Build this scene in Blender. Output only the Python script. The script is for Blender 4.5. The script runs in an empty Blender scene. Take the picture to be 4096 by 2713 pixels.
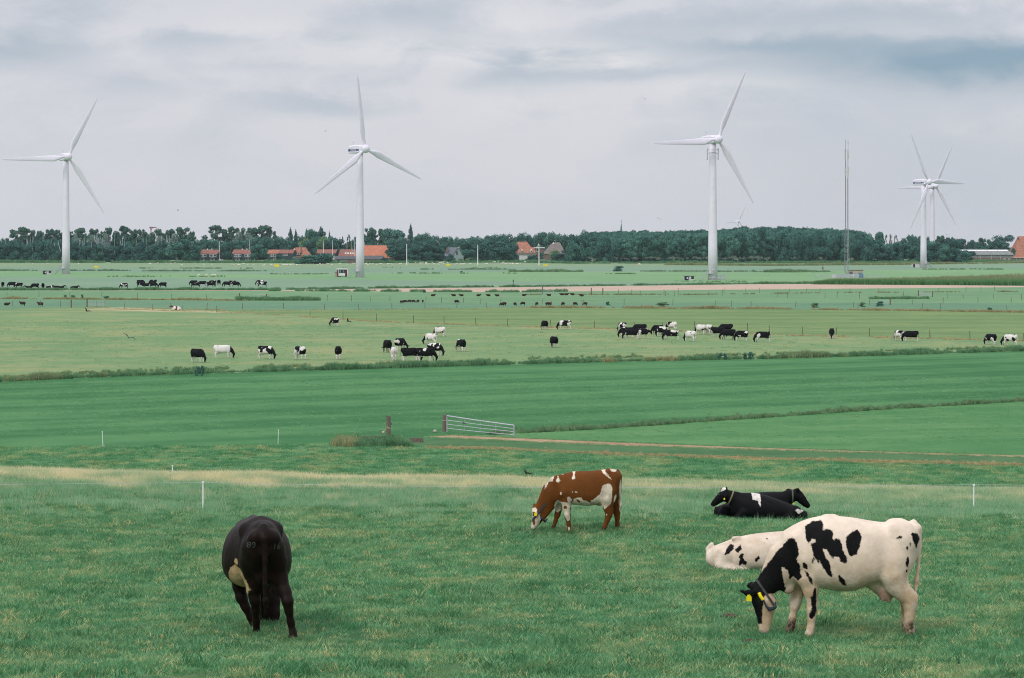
import bpy, math, random
import numpy as np
from mathutils import Vector, Matrix

random.seed(7)
rng = np.random.default_rng(7)
sc = bpy.context.scene
COL = sc.collection
R = math.radians

# ------------------------------------------------------------------ camera
F, HZ, CX, CZ = 10000.0, 976.0, 2048.0, 13.0        # focal length in photo pixels, horizon row, centre column, eye height
cam = bpy.data.objects.new('camera', bpy.data.cameras.new('camera'))
COL.objects.link(cam)
cam.location = (0, 0, CZ)
cam.rotation_euler = (R(90), 0, 0)
cam.data.sensor_width = 36.0
cam.data.lens = 36.0 * F / 4096.0
cam.data.shift_y = -(1356.5 - HZ) / 4096.0
cam.data.clip_start = 0.5
cam.data.clip_end = 30000.0
sc.camera = cam

# ------------------------------------------------------------------ world, sun, exposure
SUN_EL, SUN_AZ = 44.0, 212.0      # light from behind the camera, a little to its left
world = bpy.data.worlds.new('World')
sc.world = world
world.use_nodes = True


class NT:
    """small helper that writes node trees"""
    def __init__(s, tree):
        s.t = tree; s.n = tree.nodes; s.l = tree.links

    def new(s, typ, **kw):
        n = s.n.new(typ)
        for k, v in kw.items():
            setattr(n, k, v)
        return n

    def put(s, sock, v):
        if hasattr(v, 'is_output') or isinstance(v, bpy.types.NodeSocket):
            s.l.new(v, sock)
        else:
            sock.default_value = v

    def m(s, op, a, b=0.0, c=None, clamp=False):
        n = s.new('ShaderNodeMath', operation=op)
        n.use_clamp = clamp
        s.put(n.inputs[0], a); s.put(n.inputs[1], b)
        if c is not None:
            s.put(n.inputs[2], c)
        return n.outputs[0]

    def mix(s, fac, a, b, blend='MIX'):
        n = s.new('ShaderNodeMix', data_type='RGBA', blend_type=blend)
        s.put(n.inputs[0], fac); s.put(n.inputs[6], a); s.put(n.inputs[7], b)
        return n.outputs[2]

    def noise(s, vec, scale, detail=3.0, rough=0.55, dist=0.0):
        n = s.new('ShaderNodeTexNoise')
        if vec is not None:
            s.l.new(vec, n.inputs['Vector'])
        n.inputs['Scale'].default_value = scale
        n.inputs['Detail'].default_value = detail
        n.inputs['Roughness'].default_value = rough
        n.inputs['Distortion'].default_value = dist
        return n.outputs['Fac']

    def ramp(s, fac, lo, hi):
        """smooth 0..1 between lo and hi"""
        n = s.new('ShaderNodeMapRange', interpolation_type='SMOOTHSTEP')
        s.put(n.inputs[0], fac)
        n.inputs[1].default_value = lo; n.inputs[2].default_value = hi
        return n.outputs[0]

    def mapping(s, vec, scale=(1, 1, 1), loc=(0, 0, 0), rot=(0, 0, 0)):
        n = s.new('ShaderNodeMapping')
        s.l.new(vec, n.inputs[0])
        n.inputs[1].default_value = loc; n.inputs[2].default_value = rot; n.inputs[3].default_value = scale
        return n.outputs[0]


def lin(r, g, b):
    f = lambda c: (c / 255 / 12.92) if c <= 10.3 else (((c / 255) + 0.055) / 1.055) ** 2.4
    return (f(r), f(g), f(b), 1.0)


def build_world():
    w = NT(world.node_tree)
    w.n.clear()
    out = w.new('ShaderNodeOutputWorld')
    bg = w.new('ShaderNodeBackground')
    bg.inputs[1].default_value = 0.1
    w.l.new(bg.outputs[0], out.inputs[0])
    sky = w.new('ShaderNodeTexSky', sky_type='NISHITA')
    sky.sun_disc = False
    sky.sun_elevation = R(SUN_EL)
    sky.sun_rotation = R(SUN_AZ)
    tc = w.new('ShaderNodeTexCoord')
    d = tc.outputs['Generated']
    sp = w.new('ShaderNodeSeparateXYZ'); w.l.new(d, sp.inputs[0])
    dx, dy, dz = sp.outputs
    # soft cloud texture on the sky sphere, a little wider than high
    n1 = w.noise(w.mapping(d, (1.0, 1.0, 2.3)), 7.5, 5, 0.52, 0.6)
    n2 = w.noise(w.mapping(d, (1.0, 1.0, 2.0), (5, 3, 1)), 24.0, 5, 0.58, 0.5)
    n3 = w.noise(w.mapping(d, (1.0, 1.0, 2.6), (2, 7, 4)), 13.0, 6, 0.55, 0.8)
    # position of each cloud bank in azimuth / elevation, edges broken by noise
    dyc = w.m('MAXIMUM', dy, 0.05)
    wob = w.m('SUBTRACT', n1, 0.5); wob2 = w.m('SUBTRACT', n2, 0.5); wob3 = w.m('SUBTRACT', n3, 0.5)
    az = w.m('ADD', w.m('DIVIDE', dx, dyc), w.m('MULTIPLY', wob, 0.06))
    el = w.m('ADD', w.m('DIVIDE', dz, dyc), w.m('ADD', w.m('MULTIPLY', wob3, 0.022), w.m('MULTIPLY', wob2, 0.009)))

    def banks(lst):
        tot = None
        for px, py, sx, sy, amt in lst:
            a = w.m('MULTIPLY', w.m('SUBTRACT', az, (px - CX) / F), F / sx)
            b = w.m('MULTIPLY', w.m('SUBTRACT', el, (HZ - py) / F), F / sy)
            g = w.m('MULTIPLY', w.m('EXPONENT', w.m('MULTIPLY', w.m('ADD', w.m('MULTIPLY', a, a), w.m('MULTIPLY', b, b)), -1.0)), amt)
            tot = g if tot is None else w.m('ADD', tot, g)
        return tot
    dark = banks([(4250, 225, 620, 95, 0.72), (3050, 185, 560, 38, 0.42), (3900, 320, 620, 70, 0.42), (3500, 240, 700, 60, 0.40),
                  (2420, 275, 460, 38, 0.34), (1220, 405, 340, 45, 0.36), (40, 205, 360, 75, 0.45), (800, 165, 260, 40, 0.28),
                  (1650, 60, 220, 60, 0.28), (1960, 310, 240, 50, 0.30), (2750, 95, 760, 60, 0.30), (3700, 60, 560, 50, 0.26),
                  (1050, 255, 320, 28, 0.18), (560, 340, 320, 50, 0.15), (3400, 500, 900, 160, 0.10), (4000, 650, 800, 330, 0.17),
                  (3300, 780, 900, 200, 0.10), (300, 560, 700, 110, 0.10)])
    light = banks([(1050, 110, 280, 60, 0.5), (1750, 195, 430, 55, 0.75), (2350, 205, 360, 36, 0.75), (2900, 340, 360, 60, 0.6),
                   (2100, 60, 140, 70, 0.45), (420, 130, 220, 45, 0.3), (2050, 400, 320, 70, 0.35), (3250, 400, 320, 50, 0.25)])
    up = w.ramp(dz, 0.0, 0.09)
    tex = w.m('MULTIPLY', w.m('ADD', wob3, w.m('MULTIPLY', wob2, 0.8)), w.m('ADD', w.m('MULTIPLY', up, 1.35), 0.15))
    front = w.ramp(dy, 0.05, 0.3)
    f_d = w.m('ADD', w.m('MULTIPLY', w.m('MULTIPLY', dark, front), w.m('ADD', 1.0, w.m('MULTIPLY', w.m('ADD', wob2, wob3), 1.6))), w.m('MULTIPLY', tex, -0.7), clamp=True)
    f_d = w.m('MINIMUM', w.m('MULTIPLY', f_d, 0.92), 0.80)
    f_l = w.m('ADD', w.m('MULTIPLY', light, front), w.m('MULTIPLY', tex, 0.6), clamp=True)
    s = 10.0
    k = lambda c, m=1.0: (c[0] * s * m, c[1] * s * m, c[2] * s * m, 1)
    base = k(lin(215, 215, 223)); dk = k(lin(112, 150, 173)); lt = k(lin(233, 232, 234))
    c = w.mix(w.m('MULTIPLY', f_l, 0.75), base, lt)
    c = w.mix(f_d, c, dk)
    # overcast sky: the cloud hides nearly all of the blue
    c = w.mix(0.93, sky.outputs[0], c)
    # a cloud layer is brighter overhead than near the horizon
    z = w.m('ADD', 1.0, w.m('MULTIPLY', w.ramp(dz, 0.12, 0.95), 1.0))
    zc = w.new('ShaderNodeVectorMath', operation='SCALE')
    w.l.new(c, zc.inputs[0]); w.l.new(z, zc.inputs['Scale'])
    w.l.new(zc.outputs[0], bg.inputs[0])


build_world()
sun_d = bpy.data.lights.new('sun', 'SUN')
sun_d.energy = 1.5
sun_d.angle = R(20)
sun_d.color = (1.0, 0.965, 0.91)
sun = bpy.data.objects.new('sun', sun_d)
COL.objects.link(sun)
a_, e_ = R(SUN_AZ), R(SUN_EL)
to_sun = Vector((math.sin(a_) * math.cos(e_), math.cos(a_) * math.cos(e_), math.sin(e_)))
sun.rotation_euler = (-to_sun).to_track_quat('-Z', 'Y').to_euler()
sun.location = (0, -20, 60)

sc.view_settings.view_transform = 'Standard'
sc.view_settings.look = 'None'
sc.view_settings.exposure = 0.0
sc.view_settings.gamma = 1.0
sc.view_settings.use_curve_mapping = False
sc.cycles.max_bounces = 6
sc.cycles.diffuse_bounces = 3
sc.cycles.transparent_max_bounces = 4
sc.cycles.volume_bounces = 1
sc.cycles.use_denoising = True
sc.cycles.denoising_prefilter = 'NONE'
sc.cycles.pixel_filter_type = 'BLACKMAN_HARRIS'
sc.cycles.filter_width = 1.05

# ------------------------------------------------------------------ terrain shape
_py = np.array([-80, 0, 26, 29.6, 42, 55, 62, 74, 85, 90, 96, 112, 122, 140, 9e4])
_pz = np.array([11.6, 10.1, 8.53, 8.3, 7.45, 6.6, 6.1, 5.15, 4.72, 4.45, 3.6, 0.7, 0.0, 0.0, 0.0])
_yy = np.arange(-80, 200, 0.5)
_zz = np.interp(_yy, _py, _pz)
_kk = np.exp(-0.5 * (np.arange(-8, 9) * 0.5 / 1.6) ** 2); _kk /= _kk.sum()
_zs = np.convolve(np.pad(_zz, 8, mode='edge'), _kk, 'valid')
_zs[_yy > 128] = 0.0


_hr = np.random.default_rng(77)
_hw = [(_hr.uniform(0, 6.283), _hr.uniform(3.0, 9.0), _hr.uniform(0, 6.283)) for _ in range(26)]


def gz(x, y):
    """height of the ground: the grassy, slightly humpy dike under the camera, then flat polder"""
    x = np.asarray(x, float); y = np.asarray(y, float)
    z = np.interp(y, _yy, _zs)
    f = np.clip((112 - y) / 10, 0, 1)
    if np.any(f > 0):
        for a_, w_, p_ in _hw:
            z = z + f * 0.0022 * w_ * np.sin((x * math.cos(a_) + y * math.sin(a_)) * 6.283 / w_ + p_)
    t = np.clip((y - 60) / 22, 0, 1) * np.clip((118 - y) / 24, 0, 1)
    return z - t * 0.34 * np.clip(x / 17, -2, 2) * np.clip(z, 0, 1)


_dd = np.concatenate([np.arange(20, 130, 0.1)])


def G(px, py):
    """where the line of sight through a photo pixel meets the ground"""
    z = CZ - (py - HZ) / F * _dd
    g = gz((px - CX) / F * _dd, _dd)
    hit = np.nonzero(z <= g)[0]
    if len(hit):
        d = float(_dd[hit[0]])
    else:
        d = CZ * F / max(py - HZ, 8.0)
    x = (px - CX) / F * d
    return Vector((x, d, float(gz(x, d))))


def AT(px, py, d):
    return Vector(((px - CX) / F * d, d, CZ - (py - HZ) / F * d))


# ------------------------------------------------------------------ object helpers
def mesh(name, verts, faces, mats=(), smooth=False, mi=None):
    me = bpy.data.meshes.new(name)
    me.from_pydata([tuple(map(float, v)) for v in verts] if not isinstance(verts, np.ndarray) else verts.tolist(), [],
                   faces.tolist() if isinstance(faces, np.ndarray) else faces)
    for m_ in (mats if isinstance(mats, (list, tuple)) else [mats]):
        me.materials.append(m_)
    if mi is not None:
        me.polygons.foreach_set('material_index', mi)
    if smooth:
        me.polygons.foreach_set('use_smooth', [True] * len(me.polygons))
    me.update()
    return me


def link(name, data, parent=None, loc=(0, 0, 0), rot=(0, 0, 0), scale=(1, 1, 1)):
    o = bpy.data.objects.new(name, data)
    COL.objects.link(o)
    o.location = loc; o.rotation_euler = rot; o.scale = scale
    if parent is not None:
        o.parent = parent
    return o


def tag(o, label=None, cat=None, group=None, kind=None):
    if label: o['label'] = label
    if cat: o['category'] = cat
    if group: o['group'] = group
    if kind: o['kind'] = kind
    return o


def empty(name, loc, rz=0.0, scale=1.0):
    o = link(name, None, None, loc, (0, 0, rz), (scale,) * 3)
    o.empty_display_size = 0.5
    return o


class MB:
    """collects simple solids into one mesh"""
    def __init__(s):
        s.v = []; s.f = []; s.i = []; s.cur = 0

    def add(s, vs, fs):
        b = len(s.v)
        s.v += [tuple(v) for v in vs]
        s.f += [tuple(b + k for k in f) for f in fs]
        s.i += [s.cur] * len(fs)
        return s

    def box(s, x0, x1, y0, y1, z0, z1):
        vs = [(x, y, z) for x in (x0, x1) for y in (y0, y1) for z in (z0, z1)]
        return s.add(vs, [(0, 1, 3, 2), (4, 6, 7, 5), (0, 4, 5, 1), (2, 3, 7, 6), (0, 2, 6, 4), (1, 5, 7, 3)])

    def tube(s, pts, rad, n=6, cap=True):
        pts = [Vector(p) for p in pts]
        if not isinstance(rad, (list, tuple)):
            rad = [rad] * len(pts)
        vs = []
        for k, p in enumerate(pts):
            t = (pts[min(k + 1, len(pts) - 1)] - pts[max(k - 1, 0)])
            t = t.normalized() if t.length > 1e-9 else Vector((0, 0, 1))
            u = t.cross(Vector((0, 0, 1)) if abs(t.z) < 0.9 else Vector((1, 0, 0))).normalized()
            w = t.cross(u)
            for a in range(n):
                an = 2 * math.pi * a / n
                vs.append(p + (u * math.cos(an) + w * math.sin(an)) * rad[k])
        fs = []
        for k in range(len(pts) - 1):
            for a in range(n):
                b = (a + 1) % n
                fs.append((k * n + a, k * n + b, (k + 1) * n + b, (k + 1) * n + a))
        if cap:
            fs.append(tuple(range(n))[::-1]); fs.append(tuple((len(pts) - 1) * n + a for a in range(n)))
        return s.add(vs, fs)

    def lathe(s, prof, n=24, axis='z'):
        vs = []
        for r, z in prof:
            for a in range(n):
                an = 2 * math.pi * a / n
                p = (r * math.cos(an), r * math.sin(an), z)
                vs.append(p if axis == 'z' else (p[0], -p[2], p[1]))
        fs = []
        for k in range(len(prof) - 1):
            for a in range(n):
                b = (a + 1) % n
                fs.append((k * n + a, k * n + b, (k + 1) * n + b, (k + 1) * n + a))
        fs.append(tuple(range(n))[::-1]); fs.append(tuple((len(prof) - 1) * n + a for a in range(n)))
        return s.add(vs, fs)

    def mesh(s, name, mats, smooth=False):
        return mesh(name, s.v, s.f, mats, smooth, s.i)

    def obj(s, name, mats, parent=None, smooth=False, loc=(0, 0, 0), rot=(0, 0, 0)):
        return link(name, s.mesh(name, mats, smooth), parent, loc, rot)


def ordinal(n):
    a = ('first second third fourth fifth sixth seventh eighth ninth tenth eleventh twelfth thirteenth fourteenth fifteenth '
         'sixteenth seventeenth eighteenth nineteenth').split()
    if n < 20: return a[n - 1]
    t = {2: 'twent', 3: 'thirt', 4: 'fort', 5: 'fift', 6: 'sixt'}[n // 10]
    return t + 'ieth' if n % 10 == 0 else t + 'y-' + a[n % 10 - 1]


# ------------------------------------------------------------------ plain materials
def mat(name, col, rough=0.7, var=0.15, scale=3.0, metal=0.0, spec=0.3, bump=0.0, bscale=20.0, detail=3.0):
    m_ = bpy.data.materials.new(name)
    m_.use_nodes = True
    t = NT(m_.node_tree)
    b = t.n['Principled BSDF']
    tc = t.new('ShaderNodeTexCoord')
    n = t.noise(tc.outputs['Object'], scale, detail)
    c2 = (col[0] * (1 - var), col[1] * (1 - var), col[2] * (1 - var), 1)
    c1 = (min(1, col[0] * (1 + var)), min(1, col[1] * (1 + var)), min(1, col[2] * (1 + var)), 1)
    t.l.new(t.mix(t.ramp(n, 0.3, 0.7), c2, c1), b.inputs['Base Color'])
    b.inputs['Roughness'].default_value = rough
    b.inputs['Metallic'].default_value = metal
    b.inputs['Specular IOR Level'].default_value = spec
    if bump:
        bn = t.new('ShaderNodeBump')
        bn.inputs['Strength'].default_value = bump
        t.l.new(t.noise(tc.outputs['Object'], bscale, 3), bn.inputs['Height'])
        t.l.new(bn.outputs[0], b.inputs['Normal'])
    return m_


M = {
    'turbine': mat('turbine_paint', (0.73, 0.695, 0.78), 0.5, 0.03, 0.4),
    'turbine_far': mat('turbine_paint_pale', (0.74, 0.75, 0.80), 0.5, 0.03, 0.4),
    'navy': mat('navy_print', (0.02, 0.045, 0.16), 0.5, 0.05),
    'steel': mat('galvanised_steel', (0.42, 0.45, 0.47), 0.45, 0.12, 6, 0.35),
    'dark_steel': mat('dark_steel', (0.10, 0.105, 0.12), 0.6, 0.15, 4),
    'red_steel': mat('faded_red_steel', (0.30, 0.10, 0.09), 0.6, 0.15, 4),
    'wood': mat('weathered_post_wood', (0.15, 0.125, 0.10), 0.9, 0.4, 9, bump=0.5, bscale=25),
    'old_wood': mat('grey_old_wood', (0.15, 0.125, 0.10), 0.9, 0.45, 14, bump=0.7, bscale=30),
    'white': mat('white_paint', (0.78, 0.78, 0.77), 0.6, 0.05),
    'offwhite': mat('grey_white_panel', (0.50, 0.50, 0.49), 0.7, 0.12, 1.2),
    'concrete': mat('grey_concrete', (0.30, 0.30, 0.29), 0.9, 0.2, 2),
    'sand_wall': mat('sand_coloured_wall', (0.42, 0.36, 0.30), 0.9, 0.12, 1),
    'black_door': mat('blue_black_door', (0.012, 0.016, 0.035), 0.5, 0.1),
    'teal': mat('dark_teal_boards', (0.02, 0.085, 0.085), 0.6, 0.15, 2),
    'maroon': mat('maroon_boards', (0.13, 0.025, 0.025), 0.6, 0.15, 2),
    'glass': mat('dark_window_glass', (0.035, 0.05, 0.06), 0.15, 0.2, 1, spec=0.6),
    'bluepanel': mat('blue_panel', (0.12, 0.22, 0.32), 0.5, 0.1, 1),
    'dark_wall': mat('dark_green_boards', (0.025, 0.05, 0.055), 0.8, 0.2, 1),
    'brick': mat('red_brown_brick', (0.21, 0.12, 0.095), 0.9, 0.2, 1.5),
    'dull_brick': mat('dull_brick', (0.17, 0.12, 0.11), 0.9, 0.2, 1.2),
    'tile_red': mat('red_brown_roof_tiles', (0.24, 0.105, 0.085), 0.85, 0.22, 1.2),
    'tile_orange': mat('orange_roof_tiles', (0.44, 0.165, 0.098), 0.85, 0.16, 1.0),
    'tile_orange2': mat('rust_orange_roof_tiles', (0.32, 0.14, 0.092), 0.85, 0.25, 0.8),
    'slate': mat('grey_slate_roof', (0.13, 0.15, 0.175), 0.7, 0.15, 1),
    'asb': mat('grey_sheet_roof', (0.20, 0.215, 0.21), 0.85, 0.18, 0.7),
    'darkroof': mat('dark_sheet_roof', (0.085, 0.09, 0.095), 0.85, 0.2, 0.7),
    'thatch': mat('brown_grey_thatch', (0.19, 0.165, 0.15), 0.95, 0.2, 0.8),
    'greenwall': mat('grey_green_boards', (0.22, 0.29, 0.28), 0.8, 0.1, 1),
    'yellow': mat('yellow_board', (0.80, 0.60, 0.02), 0.5, 0.06, 1),
    'yellow_tag': mat('yellow_plastic', (0.82, 0.68, 0.01), 0.45, 0.05, 8),
    'orange_tag': mat('orange_plastic', (0.85, 0.36, 0.02), 0.45, 0.05, 8),
    'collar': mat('collar_webbing', (0.05, 0.052, 0.05), 0.8, 0.2, 14),
    'collar_weight': mat('blue_grey_collar_weight', (0.025, 0.04, 0.05), 0.5, 0.2, 10),
    'eye': mat('cow_eye', (0.008, 0.006, 0.005), 0.12, 0.1, spec=0.6),
    'plastic_white': mat('white_plastic_stake', (0.82, 0.82, 0.82), 0.4, 0.03),
    'copper': mat('green_copper', (0.10, 0.22, 0.20), 0.7, 0.15, 1),
    'bird': mat('dark_feathers', (0.02, 0.02, 0.022), 0.7, 0.2, 10),
    'gull': mat('grey_feathers', (0.30, 0.30, 0.31), 0.7, 0.2, 10),
    'boat_white': mat('white_boat_hull', (0.72, 0.72, 0.72), 0.35, 0.05, 1),
    'boat_dark': mat('dark_boat_cover', (0.03, 0.05, 0.09), 0.7, 0.15, 1),
    'mast': mat('pale_mast', (0.36, 0.42, 0.44), 0.5, 0.05, 1),
    'bright_mast': mat('white_mast', (0.66, 0.69, 0.70), 0.5, 0.05, 1),
    'mast_tan': mat('varnished_mast', (0.45, 0.34, 0.22), 0.5, 0.1, 1),
    'dung': mat('dry_dung', (0.07, 0.05, 0.035), 0.95, 0.3, 12),
}
# ------------------------------------------------------------------ ground materials
GK = 0.90


def grass_mat(name, dark, light, dry, dry_lo=0.55, dry_hi=0.75, big=0.03, mid=0.25, fine=1.4, stripe=None, soil=None, bump=0.25, fvar=0.16):
    dark, light, dry = [tuple(v * GK for v in c) for c in (dark, light, dry)]
    m_ = bpy.data.materials.new(name)
    m_.use_nodes = True
    t = NT(m_.node_tree)
    b = t.n['Principled BSDF']
    b.inputs['Roughness'].default_value = 0.95
    b.inputs['Specular IOR Level'].default_value = 0.1
    g = t.new('ShaderNodeNewGeometry')
    p = g.outputs['Position']
    nb = t.noise(p, big, 4, 0.6)
    nm = t.noise(p, mid, 4, 0.65)
    nf = t.noise(p, fine, 5, 0.7)
    v = t.m('ADD', t.m('MULTIPLY', nb, 0.55), t.m('MULTIPLY', nm, 0.45))
    if stripe:
        ang, space, amt = stripe
        mp = t.mapping(p, (1, 1, 1), rot=(0, 0, -ang))
        sx = t.new('ShaderNodeSeparateXYZ'); t.l.new(mp, sx.inputs[0])
        ph = t.m('ADD', t.m('MULTIPLY', sx.outputs[1], 2 * math.pi / space), t.m('MULTIPLY', t.noise(p, 0.012, 3), 3.2))
        ph2 = t.m('ADD', t.m('MULTIPLY', sx.outputs[1], 2 * math.pi / (space * 0.37)), t.m('MULTIPLY', t.noise(p, 0.03, 3), 3.0))
        wv = t.m('ADD', t.m('SINE', ph), t.m('MULTIPLY', t.m('SINE', ph2), 0.5))
        v = t.m('ADD', v, t.m('MULTIPLY', wv, amt))
    c = t.mix(t.ramp(v, 0.32, 0.68), dark + (1,), light + (1,))
    dn = t.m('ADD', t.m('MULTIPLY', t.noise(t.mapping(p, loc=(31, 17, 0)), big * 2.2, 5, 0.65), 0.65), t.m('MULTIPLY', nm, 0.35))
    c = t.mix(t.m('MULTIPLY', t.ramp(dn, dry_lo, dry_hi), 0.85), c, dry + (1,))
    if soil:
        c = t.mix(t.m('MULTIPLY', t.ramp(t.noise(p, 0.9, 5, 0.7), 0.62, 0.72), soil[1]), c, soil[0] + (1,))
    k = t.m('ADD', 1.0 - fvar, t.m('MULTIPLY', nf, 2 * fvar))
    s = t.new('ShaderNodeVectorMath', operation='SCALE')
    t.l.new(c, s.inputs[0]); t.l.new(k, s.inputs['Scale'])
    t.l.new(s.outputs[0], b.inputs['Base Color'])
    if bump:
        bn = t.new('ShaderNodeBump')
        bn.inputs['Strength'].default_value = bump
        bn.inputs['Distance'].default_value = 0.15
        t.l.new(t.m('ADD', nf, t.m('MULTIPLY', nm, 0.7)), bn.inputs['Height'])
        t.l.new(bn.outputs[0], b.inputs['Normal'])
    return m_


def soil_mat(name, c1, c2):
    m_ = bpy.data.materials.new(name)
    m_.use_nodes = True
    t = NT(m_.node_tree)
    b = t.n['Principled BSDF']
    b.inputs['Roughness'].default_value = 0.95
    b.inputs['Specular IOR Level'].default_value = 0.1
    p = t.new('ShaderNodeNewGeometry').outputs['Position']
    n = t.m('ADD', t.m('MULTIPLY', t.noise(p, 0.15, 4), 0.5), t.m('MULTIPLY', t.noise(p, 1.7, 5, 0.7), 0.5))
    t.l.new(t.mix(t.ramp(n, 0.35, 0.65), c1 + (1,), c2 + (1,)), b.inputs['Base Color'])
    return m_


ST = math.atan2(67.5, 110.0)       # the mowing stripes run along the ditch
GM = {
    'near': grass_mat('grazed_dike_grass', (0.044, 0.1215, 0.052), (0.076, 0.1755, 0.076), (0.168, 0.198, 0.08), 0.52, 0.72, 0.10, 0.6, 4.0,
                      soil=((0.13, 0.115, 0.06), 0.25)),  # ground colour darkened to stand in for shade between the blades
    'rough': grass_mat('rough_grass', (0.0675, 0.1757, 0.0723), (0.1395, 0.2612, 0.1148), (0.216, 0.285, 0.102), 0.56, 0.76, 0.07, 0.4, 1.3, fvar=0.28),
    'mown': grass_mat('mown_grass', (0.039, 0.1527, 0.052), (0.0884, 0.229, 0.0885), (0.0986, 0.2419, 0.0759), 0.60, 0.78, 0.03, 0.2, 2.2,
                      stripe=(ST, 13.0, 0.075), fvar=0.26),
    'mown2': grass_mat('mown_corner_grass', (0.0612, 0.1935, 0.0665), (0.1152, 0.258, 0.098), (0.1512, 0.2752, 0.091), 0.58, 0.76, 0.04, 0.25, 1.1,
                       stripe=(ST * 0.55, 9.0, 0.045), fvar=0.13),
    'pasture': grass_mat('yellowish_pasture', (0.1386, 0.2537, 0.116), (0.1974, 0.2967, 0.132), (0.2898, 0.3139, 0.148), 0.44, 0.64, 0.022, 0.12, 0.6, fvar=0.12),
    'olive': grass_mat('olive_stubble_grass', (0.1295, 0.2173, 0.084), (0.185, 0.2747, 0.1085), (0.222, 0.2788, 0.1155), 0.5, 0.68, 0.03, 0.15, 0.6,
                       stripe=(0.03, 22.0, 0.07), fvar=0.13),
    'blue1': grass_mat('blue_green_meadow', (0.1085, 0.2279, 0.1338), (0.1512, 0.2752, 0.1588), (0.1938, 0.2924, 0.1463), 0.56, 0.75, 0.02, 0.1, 0.4, fvar=0.10),
    'blue2': grass_mat('pale_green_meadow', (0.1304, 0.2588, 0.1313), (0.1778, 0.307, 0.156), (0.2213, 0.3158, 0.156), 0.55, 0.75, 0.02, 0.1, 0.4, fvar=0.10),
    'pale': grass_mat('grey_green_meadow', (0.1689, 0.2807, 0.187), (0.2123, 0.3175, 0.2098), (0.2426, 0.3221, 0.1961), 0.58, 0.75, 0.012, 0.07, 0.3, fvar=0.09),
    'bright': grass_mat('bright_green_meadow', (0.162, 0.3114, 0.1505), (0.2095, 0.3553, 0.1714), (0.2213, 0.3421, 0.163), 0.60, 0.75, 0.012, 0.07, 0.3, fvar=0.09),
    'sheep': grass_mat('sheep_pasture_grass', (0.1881, 0.289, 0.1617), (0.2341, 0.3206, 0.1873), (0.2675, 0.3251, 0.183), 0.55, 0.72, 0.012, 0.07, 0.3, fvar=0.09),
    'floor': grass_mat('wood_floor_growth', (0.03, 0.055, 0.035), (0.05, 0.085, 0.05), (0.07, 0.085, 0.05), 0.6, 0.8, 0.02, 0.1, 0.4),
    'verge': grass_mat('dark_verge_grass', (0.0495, 0.135, 0.0527), (0.0945, 0.1935, 0.0808), (0.153, 0.189, 0.0723), 0.6, 0.75, 0.08, 0.4, 1.6),
    'drybank': grass_mat('dry_bank_grass', (0.26, 0.30, 0.15), (0.38, 0.36, 0.20), (0.50, 0.43, 0.26), 0.45, 0.6, 0.05, 0.3, 1.0, fvar=0.2),
    'orangebank': grass_mat('orange_brown_bank', (0.10, 0.17, 0.07), (0.19, 0.20, 0.08), (0.33, 0.22, 0.09), 0.48, 0.62, 0.08, 0.5, 1.6, fvar=0.25),
    'track': soil_mat('dirt_track', (0.27, 0.175, 0.10), (0.43, 0.305, 0.195)),
    'plough': soil_mat('ploughed_soil', (0.40, 0.295, 0.225), (0.50, 0.385, 0.30)),
}

# ------------------------------------------------------------------ dike (grid) and flat fields (strips between the hedge lines)
xs = np.arange(-75, 75.1, 1.0); ys = np.arange(-50.5, 125.01, 0.75)
X, Y = np.meshgrid(xs, ys, indexing='ij')
Z = gz(X, Y)
nx, ny = X.shape
idx = np.arange(nx * ny).reshape(nx, ny)
fq = np.stack([idx[:-1, :-1], idx[1:, :-1], idx[1:, 1:], idx[:-1, 1:]], -1).reshape(-1, 4)
dike = link('dike_slope', mesh('dike_slope', np.stack([X, Y, Z], -1).reshape(-1, 3), fq, GM['near'], True))
tag(dike, kind='structure')

base = link('ground', mesh('ground', [(-2590, -52, -0.08), (2590, -52, -0.08), (2590, 7590, -0.08), (-2590, 7590, -0.08)], [(0, 1, 2, 3)], GM['floor']))
tag(base, kind='structure')


def line(pts):
    px = [p[0] for p in pts]; py = [p[1] for p in pts]
    return lambda x: np.interp(x, px, py)


PXS = np.linspace(-900, 5000, 119)


def strip(name, lo, hi, material, z=0.0, x0=None, x1=None, n=6):
    """sheet between two field edges (photo rows), laid out on the flat ground"""
    px = PXS if x0 is None else np.linspace(x0, x1, 60)
    dl = CZ * F / (lo(px) - HZ); dh = CZ * F / (hi(px) - HZ)
    vs = []
    for k in range(n + 1):
        d = dl + (dh - dl) * k / n
        vs.append(np.stack([(px - CX) / F * d, d, np.full_like(d, z)], -1))
    vs = np.concatenate(vs); m_ = len(px)
    fs = [(k * m_ + i, k * m_ + i + 1, (k + 1) * m_ + i + 1, (k + 1) * m_ + i) for k in range(n) for i in range(m_ - 1)]
    return tag(link(name, mesh(name, vs, fs, material)), kind='structure')


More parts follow.
